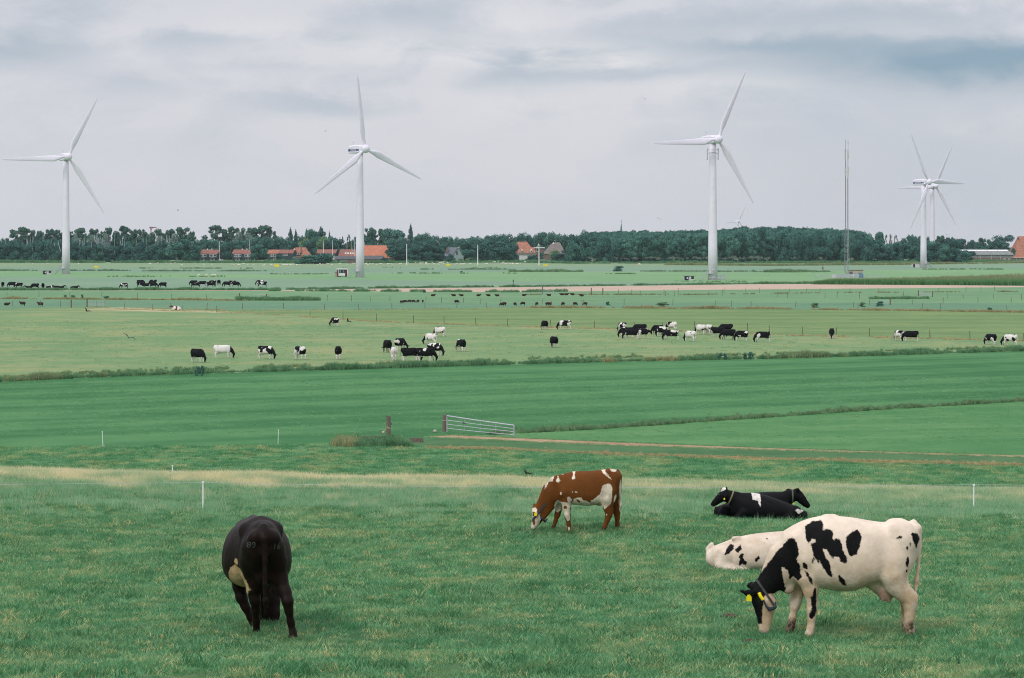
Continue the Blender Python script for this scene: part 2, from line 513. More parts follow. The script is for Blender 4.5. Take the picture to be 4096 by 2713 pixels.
L0 = lambda x: np.full_like(np.asarray(x, float), HZ + CZ * F / 125.0)
La = line([(0, 1790), (1450, 1779), (1750, 1786), (2400, 1818), (4096, 1862)])
D1 = line([(-900, 1570), (0, 1528), (500, 1505), (1000, 1490), (1500, 1475), (2048, 1459), (2500, 1447), (3072, 1436), (3500, 1424), (4096, 1405), (5000, 1380)])
Ld = line([(-900, 1250), (0, 1241), (350, 1231), (650, 1240), (1024, 1252), (1500, 1285), (2048, 1305), (2560, 1318), (3072, 1338), (3600, 1352), (4096, 1363), (5000, 1380)])
Le = line([(-900, 1246), (0, 1237), (350, 1227), (650, 1235), (1024, 1243), (1500, 1240), (2048, 1231), (3072, 1236), (4096, 1250), (5000, 1260)])
Lf = line([(0, 1198), (1024, 1206), (1600, 1210), (2048, 1214), (2500, 1214), (3072, 1212), (4096, 1214)])
Lg = line([(0, 1162), (1100, 1164), (2048, 1169), (2500, 1163), (3072, 1158), (4096, 1149), (5000, 1147)])
Lh = line([(0, 1160), (1100, 1162), (1300, 1158), (1700, 1153), (2048, 1150), (3072, 1137), (3300, 1137), (4096, 1144), (5000, 1144)])
Li = line([(0, 1108), (1024, 1114), (1500, 1120), (2048, 1126), (2900, 1131), (3250, 1127), (4096, 1110)])
Lj = line([(0, 1084), (1024, 1097), (1500, 1094), (2048, 1088), (3072, 1090), (3600, 1080), (4096, 1076)])
Lk = line([(0, 1068), (1024, 1073), (2048, 1067), (3072, 1066), (3600, 1063), (4096, 1057)])
Ll = line([(0, 1051), (1024, 1052), (1500, 1053), (2048, 1050), (2300, 1055), (3072, 1053), (3600, 1053), (4096, 1047)])
Lz = line([(0, 1036), (4096, 1036)])

strip('rough_pasture', L0, La, GM['rough'], n=10)
strip('mown_field', La, D1, GM['mown'], n=14)
strip('cow_pasture', D1, Ld, GM['pasture'], n=14)
strip('stubble_field', Ld, Le, GM['olive'])
strip('near_meadow', Le, Lf, GM['blue1'])
strip('meadow', Lf, Lg, GM['blue2'])
strip('ploughed_field', Lg, Lh, GM['plough'])
strip('grey_meadow', Lh, Li, GM['pale'])
strip('green_meadow', Li, Lj, GM['bright'])
strip('far_meadow', Lj, Lk, GM['pale'])
strip('sheep_field', Lk, Ll, GM['sheep'])
strip('far_verge', Ll, Lz, GM['sheep'])
# the mown corner on the right below the second ditch, the track and its verges lie a few millimetres higher
D2 = line([(1900, 1742), (2400, 1716), (3000, 1674), (3500, 1640), (4096, 1605), (5000, 1560)])
strip('mown_corner', line([(1900, 1745), (2400, 1762), (3072, 1790), (4096, 1818), (5000, 1842)]), D2, GM['mown2'], 0.004, 1905, 4900)
Tl = line([(1700, 1752), (1800, 1754), (2100, 1769), (2500, 1784), (3000, 1800), (3600, 1817), (4096, 1830), (5000, 1852)])
Tu = line([(1700, 1748), (1800, 1742), (2100, 1755), (2500, 1772), (3000, 1791), (3600, 1810), (4096, 1823), (5000, 1846)])
strip('verge', line([(1640, 1780), (1750, 1782), (2400, 1814), (4096, 1858), (5000, 1880)]), lambda x: np.where(x < 1730, np.interp(x, [1640, 1730], [1779.6, 1752.5]), Tl(x)), GM['verge'], 0.004, 1640, 4900)
strip('bank', line([(1690, 1784), (1830, 1800), (2000, 1803), (2400, 1823), (3200, 1846), (4096, 1868), (5000, 1890)]),
      line([(1690, 1783), (2000, 1788), (2400, 1809), (3200, 1833), (4096, 1855), (5000, 1877)]), GM['orangebank'], 0.012, 1690, 4900)
strip('dirt_track', Tl, Tu, GM['track'], 0.008, 1700, 4900)
# dry grass banks along the fences
strip('dry_bank', line([(330, 1238), (480, 1243), (650, 1249), (900, 1252), (1024, 1255)]), line([(330, 1237), (480, 1230), (650, 1236), (900, 1246), (1024, 1254)]), GM['drybank'], 0.006, 330, 1024)

# ------------------------------------------------------------------ blades of grass, reeds and weeds: scattered with geometry nodes
def blade_mat(name, g1, g2, dry, rough=0.85, trans=0.25):
    m_ = bpy.data.materials.new(name)
    m_.use_nodes = True
    t = NT(m_.node_tree)
    b = t.n['Principled BSDF']
    at = t.new('ShaderNodeAttribute', attribute_type='INSTANCER', attribute_name='tint')
    oi = t.new('ShaderNodeObjectInfo')
    c = t.mix(oi.outputs['Random'], g1 + (1,), g2 + (1,))
    c = t.mix(at.outputs['Fac'], c, dry + (1,))
    t.l.new(c, b.inputs['Base Color'])
    b.inputs['Roughness'].default_value = rough
    b.inputs['Specular IOR Level'].default_value = 0.15
    tr = t.new('ShaderNodeBsdfTranslucent')
    t.l.new(c, tr.inputs[0])
    mx = t.new('ShaderNodeMixShader')
    mx.inputs[0].default_value = trans
    t.l.new(b.outputs[0], mx.inputs[1]); t.l.new(tr.outputs[0], mx.inputs[2])
    t.l.new(mx.outputs[0], t.n['Material Output'].inputs[0])
    return m_


def clump(name, n, rad, h0, h1, wid, lean, m_, seed, wind=0.0, seg=2):
    r_ = np.random.default_rng(seed)
    vs = []; fs = []
    for k in range(n):
        a = r_.uniform(0, 6.283); rr = rad * math.sqrt(r_.uniform(0, 1))
        p = np.array([rr * math.cos(a), rr * math.sin(a), -0.02])
        h = r_.uniform(h0, h1) * (1 - 0.35 * rr / rad)
        b = r_.uniform(0, 6.283)
        dirv = np.array([math.cos(b), math.sin(b), 0]) * lean * h * r_.uniform(0.3, 1.2) + np.array([wind * h * r_.uniform(.5, 1.2), 0, 0])
        s = r_.uniform(0, 6.283)
        w = np.array([math.cos(s), math.sin(s), 0]) * wid * r_.uniform(0.7, 1.3)
        i = len(vs)
        for q in range(seg):
            f = q / seg
            c = p + np.array([0, 0, h * f]) + dirv * f * f
            vs += [c - w * (1 - 0.55 * f), c + w * (1 - 0.55 * f)]
        vs.append(p + np.array([0, 0, h * (1 - 0.12 * lean)]) + dirv)
        for q in range(seg - 1):
            fs.append((i + 2 * q, i + 2 * q + 1, i + 2 * q + 3, i + 2 * q + 2))
        fs.append((i + 2 * seg - 2, i + 2 * seg - 1, i + 2 * seg))
    return bpy.data.objects.new(name, mesh(name, vs, fs, m_))     # source for the scatter, not linked to the scene


def scatter(name, pts, scl, tint, sources, parent=None, zs=None, seed=1, tilt=0.0):
    r_ = np.random.default_rng(seed)
    pts = np.asarray(pts, float); n = len(pts)
    me = bpy.data.meshes.new(name)
    me.vertices.add(n)
    me.vertices.foreach_set('co', pts.astype(np.float32).ravel())
    scl = np.broadcast_to(np.asarray(scl, float), (n,)); zs = scl if zs is None else np.broadcast_to(np.asarray(zs, float), (n,))
    at = me.attributes.new('scl', 'FLOAT_VECTOR', 'POINT'); at.data.foreach_set('vector', np.stack([scl, scl, zs], -1).astype(np.float32).ravel())
    at = me.attributes.new('rot', 'FLOAT_VECTOR', 'POINT')
    at.data.foreach_set('vector', np.stack([r_.normal(0, tilt, n), r_.normal(0, tilt, n), r_.uniform(0, 6.283, n) if not tilt == -1 else np.zeros(n)], -1).astype(np.float32).ravel())
    at = me.attributes.new('tint', 'FLOAT', 'POINT'); at.data.foreach_set('value', np.broadcast_to(np.asarray(tint, float), (n,)).astype(np.float32))
    at = me.attributes.new('pick', 'INT', 'POINT'); at.data.foreach_set('value', r_.integers(0, len(sources), n).astype(np.int32))
    for s_ in sources[:1]:
        for m_ in s_.data.materials: me.materials.append(m_)
    o = link(name, me, parent)
    ng = bpy.data.node_groups.new(name + '_scatter', 'GeometryNodeTree')
    ng.interface.new_socket('Geometry', in_out='INPUT', socket_type='NodeSocketGeometry')
    ng.interface.new_socket('Geometry', in_out='OUTPUT', socket_type='NodeSocketGeometry')
    N = ng.nodes.new; L = ng.links.new
    gi = N('NodeGroupInput'); go = N('NodeGroupOutput')
    mp = N('GeometryNodeMeshToPoints'); L(gi.outputs[0], mp.inputs[0])
    iop = N('GeometryNodeInstanceOnPoints'); L(mp.outputs[0], iop.inputs['Points'])
    jn = N('GeometryNodeJoinGeometry')
    for s_ in sources[::-1]:
        oi = N('GeometryNodeObjectInfo'); oi.inputs[0].default_value = s_
        gti = N('GeometryNodeGeometryToInstance'); L(oi.outputs['Geometry'], gti.inputs[0])
        L(gti.outputs[0], jn.inputs[0])
    L(jn.outputs[0], iop.inputs['Instance'])
    iop.inputs['Pick Instance'].default_value = True

    def na(nm, dt):
        a = N('GeometryNodeInputNamedAttribute'); a.data_type = dt; a.inputs[0].default_value = nm
        return a.outputs[0]
    L(na('pick', 'INT'), iop.inputs['Instance Index'])
    e2r = N('FunctionNodeEulerToRotation'); L(na('rot', 'FLOAT_VECTOR'), e2r.inputs[0]); L(e2r.outputs[0], iop.inputs['Rotation'])
    L(na('scl', 'FLOAT_VECTOR'), iop.inputs['Scale'])
    L(iop.outputs[0], go.inputs[0])
    md = o.modifiers.new('scatter', 'NODES'); md.node_group = ng
    return o


def vnoise(x, y, wl, seed):
    """cheap smooth noise, 0..1"""
    r_ = np.random.default_rng(seed)
    s = np.zeros_like(x); tot = 0
    for k in range(9):
        a = r_.uniform(0, 6.283); w = wl * r_.uniform(0.6, 1.7)
        s += np.sin((x * math.cos(a) + y * math.sin(a)) * 6.283 / w + r_.uniform(0, 6.283) + 1.3 * np.sin((x * math.sin(a) - y * math.cos(a)) * 6.283 / (w * 1.9)))
    return np.clip(0.5 + s / 9 * 1.1, 0, 1)


BL = blade_mat('grass_blade', (0.045, 0.215, 0.075), (0.250, 0.480, 0.250), (0.68, 0.58, 0.28), trans=0.36)
BLD = blade_mat('lush_grass_blade', (0.028, 0.160, 0.062), (0.120, 0.340, 0.160), (0.45, 0.42, 0.2), trans=0.35)
BL2 = blade_mat('long_dry_grass_blade', (0.13, 0.34, 0.17), (0.32, 0.54, 0.31), (0.84, 0.73, 0.46), trans=0.4)
RD = blade_mat('reed_blade', (0.062, 0.185, 0.092), (0.170, 0.330, 0.165), (0.44, 0.37, 0.19))
WD = blade_mat('weed_blade', (0.11, 0.18, 0.085), (0.20, 0.25, 0.12), (0.56, 0.45, 0.25))
G_SHORT = [clump('grass_tuft_source', 26, 0.15, 0.045, 0.105, 0.0055, 0.9, BL, 100 + k) for k in range(5)]
G_TUFT = [clump('tall_tuft_source', 36, 0.17, 0.08, 0.17, 0.0055, 0.8, BLD, 120 + k) for k in range(4)]
G_LONG = [clump('long_grass_source', 30, 0.22, 0.16, 0.36, 0.0055, 0.45, BL2, 140 + k, 0.18) for k in range(4)]
G_REED = [clump('reed_source', 46, 0.5, 0.55, 1.05, 0.028, 0.35, RD, 160 + k, 0.22) for k in range(4)]
G_WEED = [clump('weed_source', 40, 0.5, 0.3, 0.8, 0.03, 0.5, WD, 180 + k, 0.12) for k in range(4)]
G_MAIZE = [clump('maize_source', 26, 0.8, 1.6, 2.3, 0.06, 0.25, blade_mat('maize_leaf', (0.075, 0.205, 0.08), (0.14, 0.30, 0.115), (0.34, 0.29, 0.17)), 190 + k, 0.1) for k in range(3)]

# grass of the dike: short grazed turf, taller tufts in patches, long dry grass along the crest
def wedge(y0, y1, dens):
    """random points in the strip of ground in view between two distances"""
    pad = 1.5
    n = int(dens * (0.2048 * (y1 ** 2 - y0 ** 2) + 2 * pad * (y1 - y0)))
    y = np.sqrt(rng.uniform(y0 ** 2, y1 ** 2, n))
    x = rng.uniform(-1, 1, n) * (0.2048 * y + pad)
    return x, y


def drop(px, py, rx):
    return (px, py, rx)


def grass_layers():
    px_, py_, sc_, ti_ = [], [], [], []
    for y0, y1, dens, s in ((24.5, 36, 85, 1.0), (36, 52, 60, 1.2), (52, 80, 38, 1.45)):
        x, y = wedge(y0, y1, dens)
        patch = vnoise(x, y, 2.6, 5) * 0.6 + vnoise(x, y, 0.9, 6) * 0.4
        dry = vnoise(x, y, 3.1, 8) * 0.5 + vnoise(x, y, 0.7, 9) * 0.5
        t = np.clip((dry - 0.42) * 1.6, 0, 0.45) * rng.uniform(0.2, 1.0, len(x)) * np.clip(1.25 - patch, 0, 1)
        t = np.maximum(t, (rng.uniform(0, 1, len(x)) > 0.90) * rng.uniform(0.45, 1, len(x)))
        px_.append(x); py_.append(y); sc_.append(s * (0.6 + 0.75 * patch) * rng.uniform(0.8, 1.25, len(x))); ti_.append(t)
    x = np.concatenate(px_); y = np.concatenate(py_)
    o = scatter('grass', np.stack([x, y, gz(x, y)], -1), np.concatenate(sc_), np.concatenate(ti_), G_SHORT, seed=3, tilt=0.12)
    tag(o, kind='stuff')
    x, y = wedge(24.5, 84, 17)
    patch = vnoise(x, y, 2.6, 5) * 0.6 + vnoise(x, y, 0.9, 6) * 0.4
    keep = patch > 0.54
    x, y, patch = x[keep], y[keep], patch[keep]
    o = scatter('grass_tufts', np.stack([x, y, gz(x, y)], -1), rng.uniform(0.8, 1.45, len(x)), rng.uniform(0, 0.16, len(x)), G_TUFT, seed=4, tilt=0.15)
    tag(o, kind='stuff')
    x, y = wedge(60, 93, 38)
    e = vnoise(x, y, 5, 11) * 0.6 + vnoise(x, y, 1.6, 12) * 0.4
    c0 = 77 - np.clip(x / 17, -1, 1) * 2.0
    keep = rng.uniform(0, 1, len(x)) < np.clip((y - c0 + 11) / 20 + (e - 0.5) * 1.3, 0, 1)
    x, y, e = x[keep], y[keep], e[keep]
    t = np.clip((y - 79.5 + (e - .5) * 14) / 8, 0, 1) * (0.45 + 0.6 * e) * np.clip(0.88 - x / 42, 0.35, 1.0) + 0.45 * (rng.uniform(0, 1, len(x)) > .86)
    o = scatter('long_grass', np.stack([x, y, gz(x, y)], -1), rng.uniform(0.55, 1.3, len(x)), np.clip(t, 0.03, 0.95), G_LONG, seed=5, tilt=0.1)
    tag(o, kind='stuff')
    # short growth that roughens the mown field and the cow pasture
    for nm, y0, y1, dens, s0, s1, tn, sd in (('field_grass', 163, 245, 1.5, 1.2, 2.4, .06, 41), ('pasture_grass', 246, 430, .34, 2.2, 4.6, .30, 42)):
        x, y = wedge(y0, y1, dens)
        row_ = CX + x / y * F, HZ + CZ * F / y
        d1 = D1(row_[0])
        keep = (row_[1] > d1 + 3) & (row_[1] < Tu(row_[0]) - 3) & (row_[1] < La(row_[0])) if nm == 'field_grass' else (row_[1] < d1 - 10) & (row_[1] > Ld(row_[0]) + 6)
        pt = vnoise(x, y, 14 if nm == 'field_grass' else 22, sd)
        keep &= rng.uniform(0, 1, len(x)) < (0.35 + 0.65 * pt)
        x, y, pt = x[keep], y[keep], pt[keep]
        sc_ = rng.uniform(s0, s1, len(x))
        o = scatter(nm, np.stack([x, y, 0 * x + .004], -1), sc_, tn * rng.uniform(0.2, 1.8, len(x)), G_SHORT, seed=sd, zs=sc_ * .45, tilt=0.1)
        tag(o, kind='stuff')
    # grazed tussocky grass of the rough pasture below the dike
    for nm, dens, s0, s1, lo, src, sd in (('rough_grass', 11, 1.7, 2.9, 0.0, G_SHORT, 6), ('tussocks', 5, 0.8, 1.9, 0.58, G_TUFT, 7)):
        x, y = wedge(110, 166, dens)
        patch = vnoise(x, y, 5.0, 15) * 0.5 + vnoise(x, y, 1.8, 16) * 0.5
        dry = vnoise(x, y, 6, 17) * 0.5 + vnoise(x, y, 2, 18) * 0.5
        col_, row_ = CX + x / y * F, HZ + CZ * F / y
        keep = (row_ > np.where(col_ < 1690, La(col_) + 1, np.interp(col_, [1690, 2000, 2400, 3200, 4096, 5000], [1798, 1802, 1822, 1845, 1867, 1889]))) & (patch > lo)
        x, y, patch, dry = x[keep], y[keep], patch[keep], dry[keep]
        o = scatter(nm, np.stack([x, y, gz(x, y)], -1), (s0 + (s1 - s0) * patch) * rng.uniform(0.7, 1.2, len(x)), np.clip((dry - 0.48) * 2.0, 0, 0.5) * rng.uniform(0, 1.4, len(x)), src, seed=sd, tilt=0.1)
        tag(o, kind='stuff')

grass_layers()


def along(fn, x0, x1, n, w=0.8, seed=0):
    """points along a field edge given in photo pixels"""
    r_ = np.random.default_rng(seed)
    px = x0 + (x1 - x0) * r_.uniform(0, 1, n)
    d = CZ * F / (fn(px) - HZ)
    d = d + np.abs(r_.normal(0, w, n))
    x = (px - CX) / F * d
    return np.stack([x, d, np.zeros(n)], -1), px


def reeds(name, fn, x0, x1, n, w, s0, s1, tint, src, seed, gap=None, wl=9.0):
    p, px = along(fn, x0, x1, n, w, seed)
    e = vnoise(p[:, 0], p[:, 1] * 0.3, wl, seed + 50) * 0.65 + vnoise(p[:, 0], p[:, 1] * .3, wl * 0.25, seed + 51) * 0.35
    if gap is not None:
        k = e > gap
        p, px, e = p[k], px[k], e[k]
    r_ = np.random.default_rng(seed + 9)
    s = s0 + (s1 - s0) * e
    t = np.clip(tint(px, e) if callable(tint) else tint, 0, 1) * r_.uniform(0.4, 1.3, len(p))
    o = scatter(name, p, s * r_.uniform(0.8, 1.2, len(p)), np.clip(t, 0, 1), src, seed=seed)
    return tag(o, kind='stuff')


def d1_tint(px, e):
    return np.where((px < 420), 0.30 * (e > 0.5), 0) + np.where((px > 2400) & (px < 2720), 0.55 * (e > .4), 0) + np.where((px > 3060) & (px < 3380), 0.3 * (e > .5), 0.05)


reeds('ditch_reeds', D1, -100, 4200, 2100, 1.6, 0.15, 1.15, d1_tint, G_REED, 21)
reeds('ditch_bank_grass', lambda x: D1(x) - 14, -100, 4200, 1100, 2.2, 0.25, 0.5, 0.22, G_REED, 22, 0.45)
reeds('corner_ditch_grass', lambda x: D2(x) + 2, 1950, 4200, 1050, 1.2, 0.18, 0.62, 0.16, G_REED, 23)
reeds('track_grass', Tl, 1700, 4150, 900, 0.35, 1.0, 2.2, 0.12, G_SHORT, 45)
reeds('track_side_grass', Tu, 1720, 4150, 900, 0.35, 1.0, 2.2, 0.12, G_SHORT, 46)
reeds('culvert_reeds', lambda x: 1789 + 0 * x, 1330, 1650, 130, 2.4, 0.15, 0.85, lambda px, e: np.where(px < 1430, 0.6, 0.05), G_REED, 24)
reeds('bank_weeds', line([(1690, 1796), (2000, 1800), (2400, 1818), (3200, 1843), (4096, 1864)]), 1700, 4150, 700, 0.8, 0.15, 0.35, 0.75, G_WEED, 25)
reeds('fence_weeds', lambda x: Lf(x) - 2, -50, 1000, 900, 1.5, 0.3, 1.3, 0.55, G_WEED, 26, 0.3)
reeds('reed_patch', lambda x: 1203 + 0 * x, 950, 1275, 420, 4.0, 0.8, 1.5, 0.05, G_REED, 27)
reeds('dry_weeds', lambda x: Le(x) + 1, 2130, 4200, 1700, 2.0, 0.3, 1.25, 0.6, G_WEED, 28, 0.33)
reeds('dry_bank_grass', lambda x: Ld(x) + 3, 340, 4200, 1900, 2.0, 0.2, 0.5, 0.95, G_WEED, 29, 0.35)
reeds('meadow_edge_grass', lambda x: Le(x) + 1, 350, 2130, 900, 2.0, 0.2, 0.4, 0.85, G_WEED, 39, 0.35)
reeds('herd_ditch_reeds', lambda x: 1162 + 0 * x, -50, 1120, 1500, 4.0, 0.55, 1.35, 0.03, G_REED, 30, 0.25)
reeds('plough_edge_reeds', lambda x: Lg(x) + 1, 1080, 2300, 650, 3.0, 0.4, 1.3, 0.05, G_REED, 31, 0.45)
reeds('plough_far_reeds', lambda x: Lh(x) - 1, 1150, 3350, 1700, 4.0, 0.4, 1.2, 0.06, G_REED, 32, 0.3)
reeds('middle_fence_weeds', line([(2100, 1180), (2760, 1180), (3300, 1173), (4096, 1168)]), 2110, 4150, 700, 2.0, 0.25, 0.9, 0.3, G_WEED, 33, 0.5)
reeds('right_meadow_weeds', lambda x: 1197 - (x - 3500) * 0.001, 3480, 3720, 260, 6.0, 0.5, 1.0, 0.05, G_REED, 34, 0.3)
for k, (y, x0, x1, n, g, s1) in enumerate([(1084, -50, 560, 900, 0.3, 2.0), (1086, 560, 1100, 700, 0.35, 1.8), (1098, 1080, 1330, 300, 0.35, 1.5), (1095, 1560, 2070, 500, 0.45, 1.4),
                                           (1079, 1680, 2060, 650, 0.3, 2.0), (1088, 2040, 2330, 800, 0.1, 3.2), (1087, 2560, 2860, 350, 0.4, 1.6), (1088, 2870, 3320, 900, 0.15, 2.6),
                                           (1090, 3060, 3300, 450, 0.2, 3.0), (1097, 2400, 2540, 200, 0.3, 1.2), (1108, 430, 900, 380, 0.4, 1.2), (1075, 560, 1010, 500, 0.4, 1.7),
                                           (1079, 3690, 4100, 420, 0.45, 1.6), (1072, 1350, 2080, 500, 0.5, 1.3), (1128, 2650, 2990, 330, 0.3, 1.1), (1135, 3060, 3260, 350, 0.1, 1.6)]):
    reeds('ditch_growth', lambda x, y=y: y + 0 * x, x0, x1, int(n * .45), 8.0, 0.25, s1 * .8, 0.16, G_REED, 60 + k, g + .12, 26.0)
reeds('far_reed_belt', lambda x: Ll(x) + 0.5, -100, 4200, 3800, 9.0, 1.6, 3.4, 0.02, G_REED, 35, 0.18, 60.0)
reeds('grey_reed_belt', line([(2690, 1061), (3072, 1064), (3600, 1060), (4096, 1053)]), 2660, 4150, 1900, 10.0, 1.2, 2.6, 0.5, G_REED, 36, 0.2, 60.0)


# maize field: rows of tall plants, one crop
def maize():
    n = 5200
    px = rng.uniform(3255, 4200, n)
    near = np.interp(px, [3255, 4096, 4200], [1138, 1143, 1143]); far = np.interp(px, [3255, 3450, 3700, 4096, 4200], [1136, 1133, 1124, 1108, 1105])
    d0 = CZ * F / (near - HZ); d1 = CZ * F / (far - HZ)
    f = rng.uniform(0, 1, n) ** 1.8
    d = d0 + (d1 - d0) * f
    x = (px - CX) / F * d
    t = np.clip(0.15 + 0.6 * f + rng.normal(0, 0.15, n), 0, 0.85)
    o = scatter('maize', np.stack([x, d, 0 * x], -1), rng.uniform(0.8, 1.15, n) * np.interp(px, [3255, 3330], [0.6, 1]), t * (f > 0.08), G_MAIZE, seed=44)
    tag(o, kind='stuff')


maize()
# ------------------------------------------------------------------ trees
def leaf_mat(name, a, b, top=None):
    m_ = bpy.data.materials.new(name)
    m_.use_nodes = True
    t = NT(m_.node_tree)
    p = t.n['Principled BSDF']
    oi = t.new('ShaderNodeObjectInfo')
    tc = t.new('ShaderNodeTexCoord')
    n = t.noise(tc.outputs['Object'], 5.0, 3)
    lo = t.new('ShaderNodeAttribute', attribute_name='lobe').outputs['Fac']
    f = t.m('ADD', t.m('ADD', t.m('MULTIPLY', oi.outputs['Random'], 0.35), t.m('MULTIPLY', lo, 0.55)), t.m('MULTIPLY', t.m('SUBTRACT', n, 0.5), 0.6), clamp=True)
    t.l.new(t.mix(f, a + (1,), b + (1,)), p.inputs['Base Color'])
    p.inputs['Roughness'].default_value = 0.8
    p.inputs['Specular IOR Level'].default_value = 0.15
    return m_


LEAF = {
    'green': leaf_mat('broad_leaf', (0.020, 0.086, 0.078), (0.105, 0.262, 0.195)),
    'dark': leaf_mat('dark_leaf', (0.014, 0.062, 0.062), (0.066, 0.178, 0.142)),
    'poplar': leaf_mat('poplar_leaf', (0.028, 0.095, 0.074), (0.090, 0.195, 0.135)),
    'silver': leaf_mat('silver_willow_leaf', (0.15, 0.235, 0.20), (0.22, 0.30, 0.25)),
    'light': leaf_mat('light_leaf', (0.115, 0.22, 0.115), (0.175, 0.28, 0.145)),
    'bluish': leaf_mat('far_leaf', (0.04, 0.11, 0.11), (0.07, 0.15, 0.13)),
    'brown': leaf_mat('thin_brown_twigs', (0.20, 0.17, 0.13), (0.27, 0.22, 0.18)),
}
BARK = mat('bark', (0.085, 0.075, 0.062), 0.95, 0.3, 3)
PALEBARK = mat('pale_bark', (0.20, 0.19, 0.165), 0.95, 0.25, 3)


def crown_mesh(name, kind, seed, m_):
    """unit tree: crown between z 0 and 1, half width about 0.5; leaves are many small faces on and in several lobes"""
    r_ = np.random.default_rng(seed)
    lobes = []
    leaf, dens = 0.032, 1.0
    if kind == 'round':
        for k in range(17):
            a = r_.uniform(0, 6.283); z = r_.uniform(0.24, 0.88); rr = 0.34 * math.sqrt(max(0.05, 1 - ((z - 0.5) / 0.52) ** 2)) * math.sqrt(r_.uniform(0.1, 1))
            s = r_.uniform(0.12, 0.19)
            lobes.append((rr * math.cos(a), rr * math.sin(a), z, s * 1.15, s * 0.85))
    elif kind == 'forest':
        for k in range(22):
            a = r_.uniform(0, 6.283); z = r_.uniform(0.28, 0.92); rr = 0.36 * math.sqrt(max(0.05, 1 - ((z - 0.62) / 0.46) ** 2)) * math.sqrt(r_.uniform(0.05, 1))
            s = r_.uniform(0.10, 0.16)
            lobes.append((rr * math.cos(a), rr * math.sin(a), z, s * 1.2, s * 0.62))
    elif kind == 'bushy':
        for k in range(16):
            a = r_.uniform(0, 6.283); z = r_.uniform(0.08, 0.82); rr = 0.36 * math.sqrt(max(0.08, 1 - (z / 0.95) ** 2)) * math.sqrt(r_.uniform(0.1, 1))
            s = r_.uniform(0.13, 0.2)
            lobes.append((rr * math.cos(a), rr * math.sin(a), z, s * 1.15, s * 0.9))
    elif kind == 'airy':
        for k in range(52):
            a = r_.uniform(0, 6.283); z = r_.uniform(0.10, 0.96); rr = 0.46 * math.sqrt(max(0.10, 1 - (max(0, z - 0.42) / 0.58) ** 2)) * math.sqrt(r_.uniform(0.05, 1))
            s = r_.uniform(0.05, 0.10)
            lobes.append((rr * math.cos(a), rr * math.sin(a), z, s * 1.15, s * 0.8))
        leaf = 0.024
    elif kind == 'column':
        for k in range(18):
            z = 0.08 + 0.86 * k / 17; w = 0.33 * (math.sin(math.pi * min(1, z * 1.02)) ** 0.6) * (1.15 - 0.5 * z)
            a = r_.uniform(0, 6.283)
            s = r_.uniform(0.6, 0.9) * max(w, 0.06)
            lobes.append((0.5 * w * math.cos(a), 0.5 * w * math.sin(a), z, s, 0.075))
        leaf = 0.03
    elif kind == 'flat':
        for k in range(20):
            a = r_.uniform(0, 6.283); z = r_.uniform(0.3, 0.9); rr = 0.40 * math.sqrt(r_.uniform(0.1, 1)) * (1 if z > .5 else .8)
            s = r_.uniform(0.10, 0.17)
            lobes.append((rr * math.cos(a), rr * math.sin(a), z, s * 1.1, s * 0.75))
    elif kind == 'sparse':
        for k in range(16):
            a = r_.uniform(0, 6.283); z = r_.uniform(0.3, 0.97); rr = 0.36 * math.sqrt(r_.uniform(0.1, 1)) * (1.1 - z * .7)
            s = r_.uniform(0.03, 0.055)
            lobes.append((rr * math.cos(a), rr * math.sin(a), z, s, s * 1.6))
        leaf = 0.018
    P = []
    for lx, ly, lz, sr, sz in lobes:
        n = int(dens * 1.5 * 4 * math.pi * sr * (sr + sz) / 2 / (leaf * leaf * 1.6)) + 6
        n = min(n, 260)
        u = r_.normal(0, 1, (n, 3)); u /= np.linalg.norm(u, axis=1)[:, None]
        rad = r_.uniform(0.35, 1.0, n) ** 0.45
        rad *= 1 + 0.22 * np.sin(u[:, 0] * 9 + lz * 40) * np.sin(u[:, 2] * 8 + lx * 60)
        c = np.array([lx, ly, lz]) + u * rad[:, None] * np.array([sr, sr, sz])
        nrm = u + r_.normal(0, 0.55, (n, 3)) + np.array([0, 0, 0.25])
        nrm /= np.linalg.norm(nrm, axis=1)[:, None]
        P.append((c, nrm, np.clip(r_.uniform(0, 1) * 0.75 + r_.uniform(0, 0.4, n) - 0.05 , 0, 1)))
    c = np.concatenate([p[0] for p in P]); nrm = np.concatenate([p[1] for p in P])
    n = len(c)
    ref = r_.normal(0, 1, (n, 3))
    t1 = np.cross(nrm, ref); t1 /= np.linalg.norm(t1, axis=1)[:, None]
    t2 = np.cross(nrm, t1)
    s = (leaf * r_.uniform(0.55, 1.35, n))[:, None]
    v = np.stack([c - t1 * s, c + t2 * s * 0.6, c + t1 * s, c - t2 * s * 0.6], 1).reshape(-1, 3)
    v[:, 2] = np.clip(v[:, 2], 0.005, None)
    zmax = v[:, 2].max()
    v[:, 2] /= zmax
    f = np.arange(4 * n).reshape(-1, 4)
    me = mesh(name, v, f, m_)
    at = me.attributes.new('lobe', 'FLOAT', 'FACE'); at.data.foreach_set('value', np.concatenate([p[2] for p in P]).astype(np.float32))
    return me, [(l[0], l[1], l[2] / zmax) for l in lobes]


def trunk_mesh(name, lobes, seed, base_r=0.016, m_=None):
    r_ = random.Random(seed)
    mb = MB()
    mb.tube([(0, 0, -0.02), (0.004, 0, 0.2), (0.0, 0.006, 0.45), (-0.004, 0, 0.8)], [base_r * 1.25, base_r, base_r * 0.7, base_r * 0.2], 6)
    for lx, ly, lz in r_.sample(lobes, min(7, len(lobes))):
        z0 = max(0.12, lz * 0.6 - 0.06)
        mb.tube([(0, 0, z0), (lx * 0.55, ly * 0.55, (z0 + lz) / 2 + 0.01), (lx, ly, lz)], [base_r * 0.5, base_r * 0.32, base_r * 0.1], 4)
    return mb.mesh(name, m_ or BARK, True)


